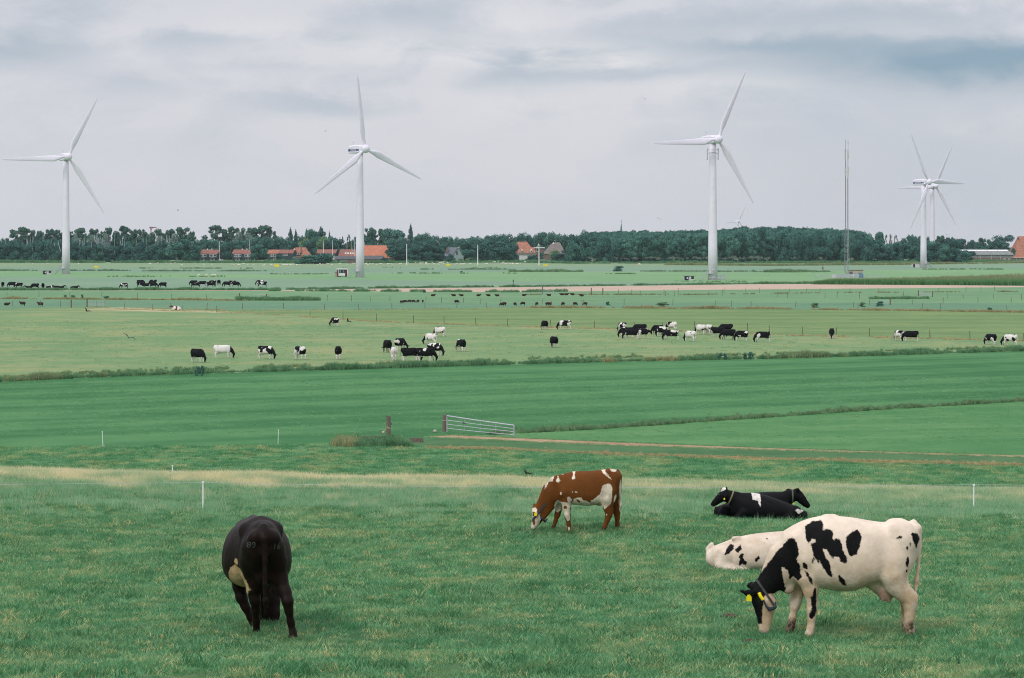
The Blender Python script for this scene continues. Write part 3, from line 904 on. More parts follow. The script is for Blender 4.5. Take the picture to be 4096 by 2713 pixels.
TREES = {}
for kind, mk, nvar in (('round', 'green', 3), ('round', 'dark', 2), ('forest', 'green', 4), ('forest', 'dark', 2), ('bushy', 'green', 2), ('bushy', 'dark', 2), ('airy', 'poplar', 4),
                       ('column', 'dark', 2), ('flat', 'green', 2), ('bushy', 'silver', 2), ('round', 'silver', 1), ('bushy', 'light', 2), ('round', 'bluish', 1),
                       ('sparse', 'poplar', 2), ('sparse', 'brown', 1), ('round', 'light', 1)):
    out = []
    for v_ in range(nvar):
        cm, lb = crown_mesh('crown', kind, 1000 + 37 * v_ + len(TREES) * 11, LEAF[mk])
        tm = trunk_mesh('trunk', lb, v_, 0.016 if kind != 'forest' else 0.013, PALEBARK if kind == 'forest' else BARK)
        out.append((cm, tm))
    TREES[kind, mk] = out
_tn = [0]


def tree(name, px, top, wid, base, kind, label, group=None, cat='tree'):
    """tree whose crown is wid photo pixels wide; base row gives its distance"""
    d = CZ * F / (base - HZ)
    h = (base - top) / F * d
    w = wid / F * d
    _tn[0] += 1
    var = TREES[kind]
    cm, tm = var[_tn[0] % len(var)]
    o = empty(name, ((px - CX) / F * d, d, 0), 0)
    tag(o, label, cat, group)
    rz = (_tn[0] * 2.39996) % 6.283
    wf = 1.45 if kind[0] == 'airy' else 1.2
    link('crown', cm, o, (0, 0, 0), (0, 0, rz), (w * wf, w * wf, h))
    link('trunk', tm, o, (0, 0, 0), (0, 0, rz), (min(w, h * .8), min(w, h * .8), h))
    return o


def row(name, lst, kind, base, phrase, group, cat='tree'):
    lst = sorted(lst)
    n = len(lst)
    for i, t_ in enumerate(lst):
        px, top, wid = t_[:3]
        k = t_[3] if len(t_) > 3 else kind
        b = t_[4] if len(t_) > 4 else base
        lab = phrase if n == 1 else f'{phrase}, {ordinal(i + 1)} from left'
        assert len(lab.split()) <= 16, lab
        tree(name, px, top, wid, b, k, lab, group, cat)


AP, RG, RDK, BG, BD, CO, SI = ('airy', 'poplar'), ('round', 'green'), ('round', 'dark'), ('bushy', 'green'), ('bushy', 'dark'), ('column', 'dark'), ('bushy', 'silver')
row('poplar', [(85, 905, 84), (133, 915, 46), (160, 921, 40), (198, 914, 55), (232, 916, 50), (275, 920, 50), (322, 909, 62), (377, 913, 60), (412, 922, 48), (442, 905, 66), (496, 901, 60), (532, 916, 50),
                (566, 914, 52), (626, 911, 66), (682, 914, 56), (732, 907, 84), (768, 922, 30)], AP, 1044, 'tall airy poplar behind the boat masts', 'poplars behind the boat masts')
row('rounded_tree', [(20, 950, 40), (60, 940, 46), (108, 938, 50), (148, 940, 46), (180, 938, 44), (215, 935, 50), (255, 940, 46), (298, 938, 44), (345, 932, 50), (395, 934, 46), (428, 938, 44), (470, 930, 50), (516, 934, 46), (548, 934, 44), (596, 930, 56), (655, 932, 50), (708, 930, 54), (752, 936, 50)], RG, 1043, 'lower leafy tree among the poplars behind the boat masts', 'leafy trees among the poplars')
row('willow_tree', [(306, 931, 56), (365, 936, 54), (410, 930, 56), (640, 940, 50), (690, 931, 62)], SI, 1045, 'silver-grey willow among the boat masts', 'silver willows')
row('broadleaf_tree', [(-15, 968, 70), (28, 969, 62), (66, 966, 60), (105, 975, 56), (140, 966, 66), (180, 957, 72), (222, 980, 56), (262, 974, 50), (300, 976, 62), (345, 978, 60), (392, 975, 70), (438, 984, 56), (478, 979, 70),
                       (522, 983, 56), (566, 968, 72), (612, 974, 60), (655, 964, 70)], BD, 1049, 'dense dark tree in front of the boat masts', 'trees in front of the boat masts')
row('round_tree', [(722, 952, 108), (772, 972, 70)], RG, 1049.5, 'broad round green tree just left of the twin red-roofed houses', 'broad trees beside the houses')
row('poplar', [(870, 899, 92), (925, 903, 66), (965, 906, 58), (1010, 908, 66), (1052, 899, 90), (1082, 912, 40)], AP, 1040, 'tall airy poplar behind the twin red-roofed houses', 'poplars behind the houses')
row('willow_tree', [(952, 925, 66), (1000, 928, 58)], SI, 1041, 'silver-grey willow below the poplars behind the houses', 'silver willows')
row('broadleaf_tree', [(795, 956, 66), (832, 953, 62), (880, 958, 70), (915, 962, 66), (960, 960, 60), (1010, 950, 64), (1040, 944, 60), (1075, 950, 66), (1110, 944, 60), (1140, 946, 56)], RG, 1042, 'rounded green tree right behind the red-roofed houses', 'trees behind the red-roofed houses')
tree('columnar_poplar', 1162, 908, 32, 1041, CO, 'dark narrow poplar standing left of its twin behind the orange farmhouse', 'narrow poplars')
tree('columnar_poplar', 1182, 914, 36, 1041, CO, 'dark narrow poplar standing right of its twin behind the orange farmhouse', 'narrow poplars')
tree('columnar_poplar', 1226, 912, 24, 1041, CO, 'slim upright tree at the left of the pointed dark clump', 'narrow poplars')
tree('columnar_poplar', 1317, 921, 20, 1041, CO, 'smallest slim upright tree, right of the pointed dark clump', 'narrow poplars')
tree('pointed_tree', 1285, 904, 64, 1041, ('column', 'dark'), 'tall pointed dark tree behind the boat masts by the second turbine')
row('broadleaf_tree', [(1205, 938, 44), (1245, 914, 60), (1262, 920, 60), (1310, 940, 56)], RG, 1041, 'rounded tree around the pointed dark tree', 'trees around the pointed tree')
row('pale_tree', [(1290, 942, 74), (1215, 950, 60)], ('bushy', 'light'), 1042.5, 'pale yellowish-green tree behind the farmhouse roofs', 'pale trees')
row('broadleaf_tree', [(1170, 955, 66), (1245, 955, 64), (1330, 950, 66), (1365, 955, 64), (1400, 958, 60), (1430, 945, 50), (1030, 975, 60, RG, 1047)], RDK, 1043, 'dark rounded tree close behind the farm roofs', 'trees behind the farm roofs')
row('bare_tree', [(1365, 945, 34), (1393, 936, 34)], ('sparse', 'poplar'), 1041, 'thin half-bare tree just left of the second turbine', 'half-bare trees')
row('tall_tree', [(1476, 905, 54), (1492, 916, 44), (1530, 914, 58), (1548, 925, 44)], AP, 1041, 'tall loose tree behind the big orange roof', 'trees behind the orange roof')
tree('domed_tree', 1578, 911, 96, 1043, ('flat', 'green'), 'big domed tree with a flat top right of the orange barn roof')
tree('round_tree', 1470, 950, 70, 1043, RDK, 'dark tree squeezed between the second turbine and the orange roof')
tree('columnar_poplar', 1643, 892, 31, 1041.5, CO, 'tall lone columnar poplar rising above all trees of the village', 'narrow poplars')
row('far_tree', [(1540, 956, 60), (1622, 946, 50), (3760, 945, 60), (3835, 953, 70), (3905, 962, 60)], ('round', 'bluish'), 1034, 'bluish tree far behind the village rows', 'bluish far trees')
row('broadleaf_tree', [(1675, 932, 56), (1712, 928, 66), (1735, 938, 50), (1690, 955, 70), (1775, 946, 50), (1790, 942, 50), (1815, 944, 44), (1845, 952, 50), (1868, 948, 56), (1905, 941, 66), (1940, 950, 60)], RG, 1042, 'full green tree in the row right of the lone poplar', 'trees right of the lone poplar')
row('broadleaf_tree', [(1580, 960, 90), (1650, 975, 70), (1705, 960, 90), (1600, 1000, 70), (1760, 975, 50), (1730, 985, 60)], RDK, 1046, 'dark garden tree between orange barn and grey-green house', 'garden trees')
row('broadleaf_tree', [(1880, 960, 90), (1930, 968, 76), (1970, 958, 72), (2010, 962, 80), (2045, 970, 60)], RDK, 1048, 'dark full tree in the clump between the two tall lamp posts', 'trees between the lamp posts')
row('broadleaf_tree', [(1960, 940, 60), (1985, 934, 60), (2020, 931, 66), (2062, 945, 50), (2090, 926, 62), (2130, 934, 50), (2165, 926, 60), (2195, 924, 66), (2235, 931, 60), (2275, 934, 60), (2300, 938, 50)], RG, 1041, 'tree in the pale green row behind the two gabled houses', 'trees behind the gabled houses')
tree('willow_tree', 2342, 914, 56, 1042, ('round', 'silver'), 'pale feathery tree at the left shoulder of the big wood')
for px, top, w, bs, lab in ((1660, 1020, 50, 1050, 'round garden bush left of the grey-green house'), (1800, 1014, 36, 1050, 'dark garden tree in front of the grey-green house'), (1840, 1034, 24, 1050, 'light round bush right of the grey-green house'),
                            (1877, 1030, 34, 1051, 'light bush right beside its smaller twin near the lamp post'), (1816, 1043, 18, 1052, 'small pale bush at the field edge before the grey-green house')):
    tree('garden_bush', px, top, w, bs, ('bushy', 'light') if 'light' in lab or 'pale' in lab else BD, lab, 'garden bushes', 'bush')
for px, top, w, lab in ((1232, 1018, 90, 'big dark bush before the farmhouse, left one of the pair'), (1303, 1012, 72, 'big dark bush before the farmhouse, right one of the pair'), (1268, 1026, 70, 'lower dark bush in the middle of the big farm hedge')):
    tree('bush', px, top, w, 1056, BG, lab, 'big farm bushes', 'bush')
for px, top, w, bs, k, lab in ((651, 1032, 34, 1049, BG, 'low round green bush under the big tree left of the houses'), (1182, 1026, 26, 1046, SI, 'grey bush against the brick farmhouse wall'), (1120, 1020, 34, 1047, BD, 'dark bush covering the front of the terraced house'),
                               (2215, 998, 46, 1047, ('bushy', 'light'), 'light bush under the brown thatched roof'), (2165, 1008, 20, 1046, BD, 'small dark conical bush beside the dormer house'), (2130, 1020, 60, 1047, BD, 'dark hedge bush before the dormer house'),
                               (2230, 1012, 60, 1049, BD, 'dark bush at the left foot of the big wood'), (1540, 1030, 34, 1053, BD, 'dark bush beside the low brick barn')):
    tree('bush', px, top, w, bs, k, lab, 'village bushes', 'bush')

# the big wood: its front rank tree by tree, the mass behind it as one wood
front = []
wx = 2290
prof = lambda x: np.interp(x, [2230, 2290, 2340, 2400, 2500, 2700, 2850, 2950, 3060, 3120, 3220, 3350, 3420, 3480, 3540, 3600, 3700, 3800, 3860],
                           [1010, 962, 946, 944, 948, 946, 938, 934, 930, 932, 936, 940, 944, 962, 975, 978, 972, 978, 1000])
k = 0
while wx < 3868:
    top = float(prof(wx)) + rng.uniform(-12, 16) - (14 if k % 4 == 2 else 0)
    front.append((wx, top, rng.uniform(50, 68) * (1.15 if wx > 3450 else 1.0), (('forest', 'green') if (2480 < wx < 3080) else ((BG, BD, RG, RDK)[k % 4])), 1051.5 + rng.uniform(-0.7, 0.9)))
    wx += rng.uniform(25, 33); k += 1
a = [t for t in front if t[0] < 2830]; b = [t for t in front if 2830 <= t[0] < 3386]; c_ = [t for t in front if 3386 <= t[0] < 3694]; d_ = [t for t in front if t[0] >= 3694]
row('forest_tree', a, RG, 1051, 'front wood tree left of the third turbine', 'front rank of the wood')
row('forest_tree', b, RG, 1051, 'front wood tree between third turbine and lattice mast', 'front rank of the wood')
row('forest_tree', c_, RG, 1051, 'front wood tree between lattice mast and paired turbines', 'front rank of the wood')
row('forest_tree', d_, RG, 1051, 'front wood tree between paired turbines and long barn', 'front rank of the wood')
row('upper_tree', [(3540, 937, 40, ('sparse', 'poplar')), (3562, 935, 36, ('sparse', 'brown')), (3585, 938, 34, ('sparse', 'poplar'))], AP, 1044, 'thin half-bare tree above the wood left of the paired turbines', 'half-bare trees')
row('upper_tree', [(3515, 925, 52), (3612, 948, 50), (3645, 934, 40), (3672, 941, 46), (3705, 945, 44)], RG, 1044, 'leafy tree top above the wood beside the paired turbines', 'tree tops beside the turbines')
row('upper_tree', [(3762, 941, 46, AP), (3790, 948, 50), (3815, 947, 44), (3850, 956, 50), (3890, 958, 50), (3928, 950, 44, AP), (3955, 956, 50), (3990, 962, 60), (4020, 970, 60), (3870, 975, 60), (3935, 980, 60), (3915, 968, 50)], RDK, 1043, 'dark tree behind the long grey-roofed barn', 'trees behind the long barn')
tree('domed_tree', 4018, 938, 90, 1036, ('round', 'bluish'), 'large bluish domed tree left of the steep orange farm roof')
for i, (px, top, w) in enumerate(((3871, 1004, 20), (3910, 1004, 24), (3946, 1002, 20), (3983, 999, 22), (4018, 1003, 22), (4053, 992, 19))):
    d = CZ * F / (1046.5 - HZ)
    o = tree('pollard_tree', px, top, w, 1046.5, BG, f'small lollipop tree along the long barn, {ordinal(i + 1)} of 6 from the left', 'lollipop trees along the barn')
    cr = o.children[0]; cr.scale.z *= 0.62; cr.location.z = (1046.5 - top) / F * d * 0.40


def wood():
    n = 620
    px = rng.uniform(2300, 3480, n)
    dep = rng.uniform(0, 1, n)
    d = 1755 + dep * 420
    topf = np.interp(px, [2300, 2340, 2400, 2520, 2700, 2850, 2950, 3060, 3120, 3220, 3350, 3420, 3480], [950, 926, 921, 919, 920, 914, 906, 902, 904, 906, 910, 914, 932])
    frn = prof(px)
    top = frn + (topf - frn) * np.clip(dep * 1.25, 0, 1) + rng.normal(0, 3.2, n) + 4
    h = CZ - (top - HZ) / F * d
    x = (px - CX) / F * d
    src = [bpy.data.objects.new('wood_tree_source', TREES[k][v][0]) for k, v in ((('forest', 'green'), 0), (('forest', 'green'), 1), (('forest', 'dark'), 0), (('round', 'green'), 0), (('forest', 'green'), 2))]
    o = scatter('woodland', np.stack([x, d, 0 * x], -1), rng.uniform(9.5, 14, n), 0, src, zs=h, seed=71)
    tag(o, kind='stuff')
    # undergrowth at the foot of the wood
    n = 520
    px = rng.uniform(2240, 3860, n); d = 1752 + rng.uniform(0, 45, n)
    src = [bpy.data.objects.new('undergrowth_source', TREES['bushy', 'dark'][v][0]) for v in (0, 1)]
    o = scatter('undergrowth', np.stack([(px - CX) / F * d, d, 0 * d], -1), rng.uniform(2.5, 5, n), 0, src, zs=rng.uniform(1.2, 3.0, n), seed=72)
    tag(o, kind='stuff')
    # low scrub that closes the foot of the village tree rows
    n = 900
    px = rng.uniform(-150, 2300, n); d = 1850 + rng.uniform(0, 260, n)
    bad = ((px > 780) & (px < 1590)) | ((px > 1755) & (px < 1865)) | ((px > 2050) & (px < 2260))
    px, d = px[~(bad & (d < 2010))], d[~(bad & (d < 2010))]
    o = scatter('village_scrub', np.stack([(px - CX) / F * d, d, 0 * d], -1), rng.uniform(7, 13, len(px)), 0, src, zs=np.where(px < 1100, rng.uniform(8, 17, len(px)), rng.uniform(4, 10, len(px))), seed=73)
    tag(o, kind='stuff')


wood()

# lone shrubs out in the fields
for px, top, w, bs, k, lab in ((2475, 1062, 42, 1086, BG, 'round dark shrub alone in the field left of the third turbine'), (3292, 1066, 22, 1087, ('sparse', 'brown'), 'bare brownish shrub in the ditch left of the lattice mast'),
                               (292, 1180, 20, 1196, BG, 'round green shrub on the far fence line by the left turbine'), (262, 1178, 12, 1195, BG, 'narrow upright shrub left of the round shrub on the far fence'), (329, 1177, 11, 1195, BG, 'narrow tall weed shrub right of the round shrub on the far fence'),
                               (425, 1184, 28, 1197, BG, 'spreading olive shrub on the far fence line'), (790, 1463, 22, 1503, BG, 'dark leafy bush in the near ditch, left of its twin'), (808, 1461, 18, 1503, BG, 'dark leafy bush in the near ditch, right of its twin'),
                               (2882, 1411, 18, 1439, BG, 'green bush in the near ditch at right, first of four'), (2900, 1412, 18, 1439, BG, 'green bush in the near ditch at right, second of four'), (2980, 1413, 16, 1438, BG, 'green bush in the near ditch at right, third of four'), (3003, 1406, 20, 1438, BG, 'green bush in the near ditch at right, tallest and last of four'),
                               (2650, 1208, 50, 1227, ('bushy', 'light'), 'wide olive shrub on the fence line right of the brown sheep'), (2431, 1206, 18, 1222, BG, 'dark shrub on the fence line beside the brown sheep'), (3258, 1211, 36, 1231, ('bushy', 'light'), 'low olive bush on the right fence, first of three'),
                               (3449, 1207, 26, 1229, ('bushy', 'light'), 'olive bush on the right fence, second of three'), (3520, 1204, 30, 1226, BG, 'darker olive bush on the right fence, third of three'), (3958, 1229, 22, 1246, BG, 'small dark bush on the dry fence edge at far right'),
                               (1697, 1158, 14, 1171, BG, 'small dark shrub on the edge of the ploughed strip'), (1846, 1084, 10, 1091, BG, 'tiny dark shrub on a far ditch')):
    tree('shrub', px, top, w, bs, k, lab, 'field shrubs', 'shrub')


# ------------------------------------------------------------------ wind turbines
def blade_mesh(L):
    secs = []
    for f, ch, th, tw in ((0.0, 0.036, 0.036, 0), (0.05, 0.036, 0.034, 0), (0.12, 0.068, 0.026, 14), (0.20, 0.098, 0.020, 12), (0.35, 0.083, 0.014, 8), (0.55, 0.063, 0.009, 4), (0.75, 0.046, 0.006, 2), (0.92, 0.028, 0.004, 0), (0.99, 0.014, 0.002, 0), (1.0, 0.004, 0.001, 0)):
        secs.append((f * L, ch * L, th * L, R(tw)))
    vs = []; n = 12
    for z, ch, th, tw in secs:
        for a in range(n):
            an = 2 * math.pi * a / n
            x = math.cos(an) * ch / 2; y = math.sin(an) * th / 2 * (1.0 - 0.35 * math.cos(an)) if ch > th * 1.2 else math.sin(an) * th / 2
            if ch > th * 1.2: x -= ch * 0.18
            vs.append((x * math.cos(tw) - y * math.sin(tw), x * math.sin(tw) + y * math.cos(tw), z))
    fs = [(k * n + a, k * n + (a + 1) % n, (k + 1) * n + (a + 1) % n, (k + 1) * n + a) for k in range(len(secs) - 1) for a in range(n)]
    fs.append(tuple((len(secs) - 1) * n + a for a in range(n)))
    return mesh('blade', vs, fs, M['turbine'], True)


def text_mesh(name, s, size, m_, depth=0.0):
    cu = bpy.data.curves.new(name, 'FONT')
    cu.body = s; cu.size = size; cu.align_x = 'CENTER'; cu.align_y = 'CENTER'
    cu.extrude = depth; cu.resolution_u = 3
    o = bpy.data.objects.new(name, cu)
    COL.objects.link(o)
    dg = bpy.context.evaluated_depsgraph_get()
    me = bpy.data.meshes.new_from_object(o.evaluated_get(dg))
    me.name = name
    bpy.data.objects.remove(o); bpy.data.curves.remove(cu)
    me.materials.clear(); me.materials.append(m_)
    return me


def turbine(px, base, hubpx, hubpy, r0, r1, blade_px, theta, yaw, label, brand=False, rings=0, steps='l', detail=True, dist=None, m_='turbine', group='white wind turbines'):
    d = dist or CZ * F / (base - HZ)
    s = d / F
    bx = (px - CX) * s
    H = CZ - (hubpy - HZ) * s
    L = blade_px * s
    o = empty('wind_turbine', (bx, d, 0))
    tag(o, label, 'wind turbine', group)
    mt = M[m_]
    r0, r1 = r0 * s, r1 * s
    top = H - 0.055 * L
    mb = MB()
    n = 28
    mb.lathe([(r0, 0), (r0 * 0.93, top * 0.25), (r0 + (r1 - r0) * 0.55, top * 0.5), (r1 * 1.03, top * 0.9), (r1, top)], n)
    tw = mb.obj('tower', mt, o, True)
    # nacelle frame: local +x towards the hub, rotated by yaw
    ha = R(yaw)            # 0: hub faces the camera, positive: hub turned to the right
    rot = Matrix.Rotation(ha - math.pi / 2, 4, 'Z')
    nl = 0.30 * L; nw = 0.055 * L; nh = 0.058 * L
    mb = MB()
    secs = [(-nl * 0.72, 0.72, -0.75, 0.62), (-nl * 0.70, 0.86, -0.95, 0.80), (-nl * 0.30, 0.97, -1.0, 1.0), (nl * 0.12, 1.0, -0.95, 1.0), (nl * 0.30, 0.80, -0.75, 0.78)]
    vs = []
    for x, w, lo, hi in secs:
        for yy, zz in ((-1, lo * .8), (-.8, lo), (.8, lo), (1, lo * .8), (1, hi * .7), (.72, hi), (-.72, hi), (-1, hi * .7)):
            vs.append((x, yy * w * nw, zz * nh))
    fs = [(k * 8 + a, k * 8 + (a + 1) % 8, (k + 1) * 8 + (a + 1) % 8, (k + 1) * 8 + a) for k in range(4) for a in range(8)]
    fs += [tuple(range(8))[::-1], tuple(32 + a for a in range(8))]
    mb.add(vs, fs)
    nac = mb.obj('nacelle', mt, o, False, (0, 0, H))
    nac.rotation_euler = (0, 0, ha - math.pi / 2)
    if detail:
        m2 = MB(); m2.tube([(-nl * .55, 0, nh), (-nl * .55, 0, nh * 1.9)], 0.05 * (L / 28), 5); m2.tube([(-nl * .55, -.4, nh * 1.75), (-nl * .55, .4, nh * 1.75)], 0.05, 5)
        m2.obj('wind_vane', M['steel'], nac)
    hubx = nl * 0.42
    mb = MB()
    mb.lathe([(0.040 * L, -nl * 0.11), (0.058 * L, -nl * 0.05), (0.060 * L, nl * 0.05), (0.050 * L, nl * 0.13), (0.03 * L, nl * 0.19), (0.008 * L, nl * 0.215)], 20)
    hub = mb.obj('hub', mt, o, True)
    hm = Matrix.Translation((0, 0, H)) @ rot @ Matrix.Translation((hubx, 0, 0)) @ Matrix.Rotation(math.pi / 2, 4, 'Y')
    hub.matrix_local = hm
    bm = blade_mesh(L)
    bm.materials[0] = mt
    for k in range(3):
        b = link('blade', bm, o)
        # rotor plane is across the nacelle axis; theta runs clockwise from up as seen from the camera
        b.matrix_local = Matrix.Translation((0, 0, H)) @ rot @ Matrix.Translation((hubx + 0.01, 0, 0)) @ Matrix.Rotation(-R(theta + 120 * k), 4, 'X') @ Matrix.Translation((0, 0, 0.035 * L)) @ Matrix.Rotation(R(90), 4, 'Z')
    if brand:
        # the side of the nacelle turned to the camera carries a dark blue band with the maker's name
        side = -1 if yaw > 0 else 1
        m2 = MB()
        yf = side * (nw * 0.985 + 0.02)
        m2.box(-nl * 0.69, -nl * 0.58, min(yf, yf * .97), max(yf, yf * .97), -nh * 0.45, nh * 0.05)
        m2.box(-nl * 0.05, nl * 0.16, min(yf, yf * .97), max(yf, yf * .97), -nh * 0.45, nh * 0.05)
        m2.obj('blue_band', M['navy'], nac)
        t_ = link('lettering', text_mesh('lettering', 'Vestas', nh * 1.05, M['navy']), nac, (-nl * 0.315, side * (nw * 1.0 + 0.03), -nh * 0.18), (R(90), 0, 0 if side < 0 else R(180)))
    if rings:
        m2 = MB()
        for k in range(rings):
            z = top * (0.02 + 0.94 * k / (rings - 1))
            rr = np.interp(z / top, [0, .25, .5, .9, 1], [r0, r0 * .93, r0 + (r1 - r0) * .55, r1 * 1.03, r1]) + 0.012
            m2.lathe([(rr - .004, z), (rr - .004, z + 0.05)], n)
            m2.box(-0.5, 0.5, -rr - 0.02, -rr + 0.05, z - 0.04, z + 0.10)
        g_ = m2.obj('joint_rings', M['turbine'], o); g_['kind'] = 'stuff'
    if detail:
        sg = -1 if steps == 'l' else 1
        x0 = sg * (r0 - 0.15); x1 = sg * (r0 + 3.0); z1 = 2.5
        m2 = MB()
        yb = -1.0 if steps == 'l' else 0.2
        for yy in (yb - 0.6, yb + 0.6):
            m2.tube([(x0, yy, z1), (x1, yy, 0.0)], 0.11, 5)
            m2.tube([(x0, yy, z1 + 1.2), (x1, yy, 1.2)], 0.07, 5)
            for q in range(5):
                f = q / 4
                m2.tube([(x0 + (x1 - x0) * f, yy, z1 * (1 - f)), (x0 + (x1 - x0) * f, yy, z1 * (1 - f) + 1.2)], 0.05, 4)
        for q in range(9):
            f = (q + .5) / 9
            xx = x0 + (x1 - x0) * f
            m2.box(xx - .15, xx + .15, yb - .6, yb + .6, z1 * (1 - f) - .03, z1 * (1 - f) + .03)
        m2.obj('entrance_steps', M['steel'], o)
        m2 = MB(); xd = sg * r0 * 0.55; yd = -math.sqrt(r0 ** 2 - xd ** 2)
        m2.box(xd - 0.75, xd + 0.75, yd - 1.0, yd + .3, z1 - .2, z1)
        m2.obj('platform', M['steel'], o)
        m2 = MB(); m2.box(xd - 0.45, xd + 0.45, yd - .06, yd + .3, z1, z1 + 2.1)
        m2.obj('door', M['offwhite'], o)
        m2 = MB(); m2.lathe([(r0 + 0.25, 0), (r0 + 0.25, 0.18)], n)
        m2.obj('foundation', M['concrete'], o)
    return o


t1 = turbine(264, 1096, 279, 628, 16.3, 11.5, 258, 27, 26, 'leftmost white wind turbine, its left blade lying level')
t2 = turbine(1440, 1110, 1460, 597, 17.5, 12.5, 290, -7, 38, 'white wind turbine with blue-lettered nacelle behind the shed wagon', brand=True)
t3 = turbine(2851, 1121, 2881, 559, 19.5, 13.5, 296, 26, 30, 'thick ringed wind turbine with antennas below its nacelle', rings=18)
t4 = turbine(3694, 1072, 3714, 729, 13.2, 9.5, 212, -29, 40, 'white lettered wind turbine in front of its twin at right', brand=True, steps='r')
t5 = turbine(3729, 1049, 3746, 745, 12.0, 8.2, 178, 27, 28, 'wind turbine standing behind its lettered twin, foot hidden by trees', detail=False)
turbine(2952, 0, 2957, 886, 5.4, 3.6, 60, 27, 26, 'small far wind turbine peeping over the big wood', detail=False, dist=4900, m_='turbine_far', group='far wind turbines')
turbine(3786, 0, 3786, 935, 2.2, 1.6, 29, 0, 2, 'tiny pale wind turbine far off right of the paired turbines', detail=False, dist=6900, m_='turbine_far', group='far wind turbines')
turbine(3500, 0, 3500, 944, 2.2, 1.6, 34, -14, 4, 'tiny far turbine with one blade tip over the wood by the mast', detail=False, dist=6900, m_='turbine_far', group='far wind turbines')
# antennas under the nacelle of the third turbine
s3 = CZ * F / (1121 - HZ) / F
for sx in (-1, 1):
    m2 = MB()
    x = sx * (15.5 * s3 + 0.55)
    m2.box(x - 0.16, x + 0.16, -0.3, 0.1, 47.5 - 3.6, 47.5 - 0.3)
    m2.box(x - 0.2, x + 0.2, -0.25, 0.15, 47.5 - 4.4, 47.5 - 3.7)
    m2.tube([(sx * 12.5 * s3, 0, 45.4), (x, 0, 45.4)], 0.07, 5); m2.tube([(sx * 12.5 * s3, 0, 46.8), (x, 0, 46.8)], 0.07, 5)
    m2.obj('antenna_panel', M['steel'], t3)
m2 = MB(); m2.lathe([(13.9 * s3, 45.5), (13.9 * s3, 45.7)], 24); m2.obj('antenna_ring', M['dark_steel'], t3)


# ------------------------------------------------------------------ lattice mast and its compound
def lattice_mast():
    p = G(3387, 1111)
    s = p.y / F
    o = empty('lattice_mast', p)
    tag(o, 'slim lattice antenna mast between the third and fourth turbines', 'mast')
    H = (1111 - 559) * s
    z1 = (1111 - 908) * s
    w0, w1 = 9.6 * s, 6.8 * s
    ww = lambda z: w0 + (w1 - w0) * min(1, z / z1)
    tri = [(-1, -0.5), (1, -0.5), (0.55, 1.0)]
    for a, b in tri:
        m2 = MB(); m2.tube([(a * w0, b * w0, 0), (a * w1, b * w1, z1)], [0.085, 0.075], 6); m2.obj('leg', M['steel'], o)
    m2 = MB(); nb = 19
    for k in range(nb):
        za, zb = z1 * k / nb, z1 * (k + 1) / nb
        for i in range(3):
            A, B = tri[i], tri[(i + 1) % 3]
            if k % 2: A, B = B, A
            m2.tube([(A[0] * ww(za), A[1] * ww(za), za), (B[0] * ww(zb), B[1] * ww(zb), zb)], 0.038, 4)
            if k % 6 == 0: m2.tube([(A[0] * ww(za), A[1] * ww(za), za), (B[0] * ww(za), B[1] * ww(za), za)], 0.05, 4)
    m2.obj('lower_bracing', M['steel'], o)
    for i, mm in enumerate(('dark_steel', 'steel', 'red_steel')):
        a, b = tri[i]
        m2 = MB(); m2.tube([(a * w1, b * w1, z1), (a * w1 * .78, b * w1 * .78, H * (1.0 if i < 2 else 0.72))], [0.07, 0.055], 6); m2.obj('upper_leg', M[mm], o)
    m2 = MB()
    for k in range(44):
        z = z1 + (H * 0.72 - z1) * k / 44; z2 = z1 + (H * 0.72 - z1) * (k + 1) / 44
        for i in range(3):
            A, B = tri[i], tri[(i + 1) % 3]
            f = w1 * (1 - 0.2 * (z - z1) / (H - z1))
            m2.tube([(A[0] * f, A[1] * f, z), (B[0] * f, B[1] * f, z2)], 0.014, 3)
    m2.obj('upper_bracing', M['steel'], o)
    for dx, rr in ((-0.85, 0.10), (0.5, 0.06)):
        m2 = MB(); m2.tube([(dx * w0 + 1.2, -0.4, 0.7), (dx * w0 * .95, -.55, 2.6), (dx * w0 * .95, -.5, z1 * 0.5), (dx * w1 * .8, -.4, z1), (dx * w1 * .75, -.3, H * 0.93)], [rr, rr, rr, rr * .8, rr * .6], 6)
        m2.obj('cable', M['dark_steel'], o)
    for sx, za, zb in ((-1.25, .855, .925), (1.15, .86, .925), (-1.25, .735, .80), (1.2, .735, .80), (0.9, .965, .985), (0.2, .74, .8)):
        m2 = MB(); x = sx * w1 * .8
        m2.box(x - .18, x + .18, -.5, -.15, H * za, H * zb); m2.tube([(x * .5, -.2, H * (za + zb) / 2), (x, -.3, H * (za + zb) / 2)], .05, 4)
        m2.obj('antenna_panel', M['offwhite'], o)
    return o


lattice_mast()


def thing_mb(name, label, cat, p, parts, rz=0.0, group=None):
    """an Empty with one mesh per part; parts: (name, material, MB)"""
    o = empty(name, p, rz)
    tag(o, label, cat, group)
    for nm, mm, mb in parts:
        mb.obj(nm, M[mm], o)
    return o


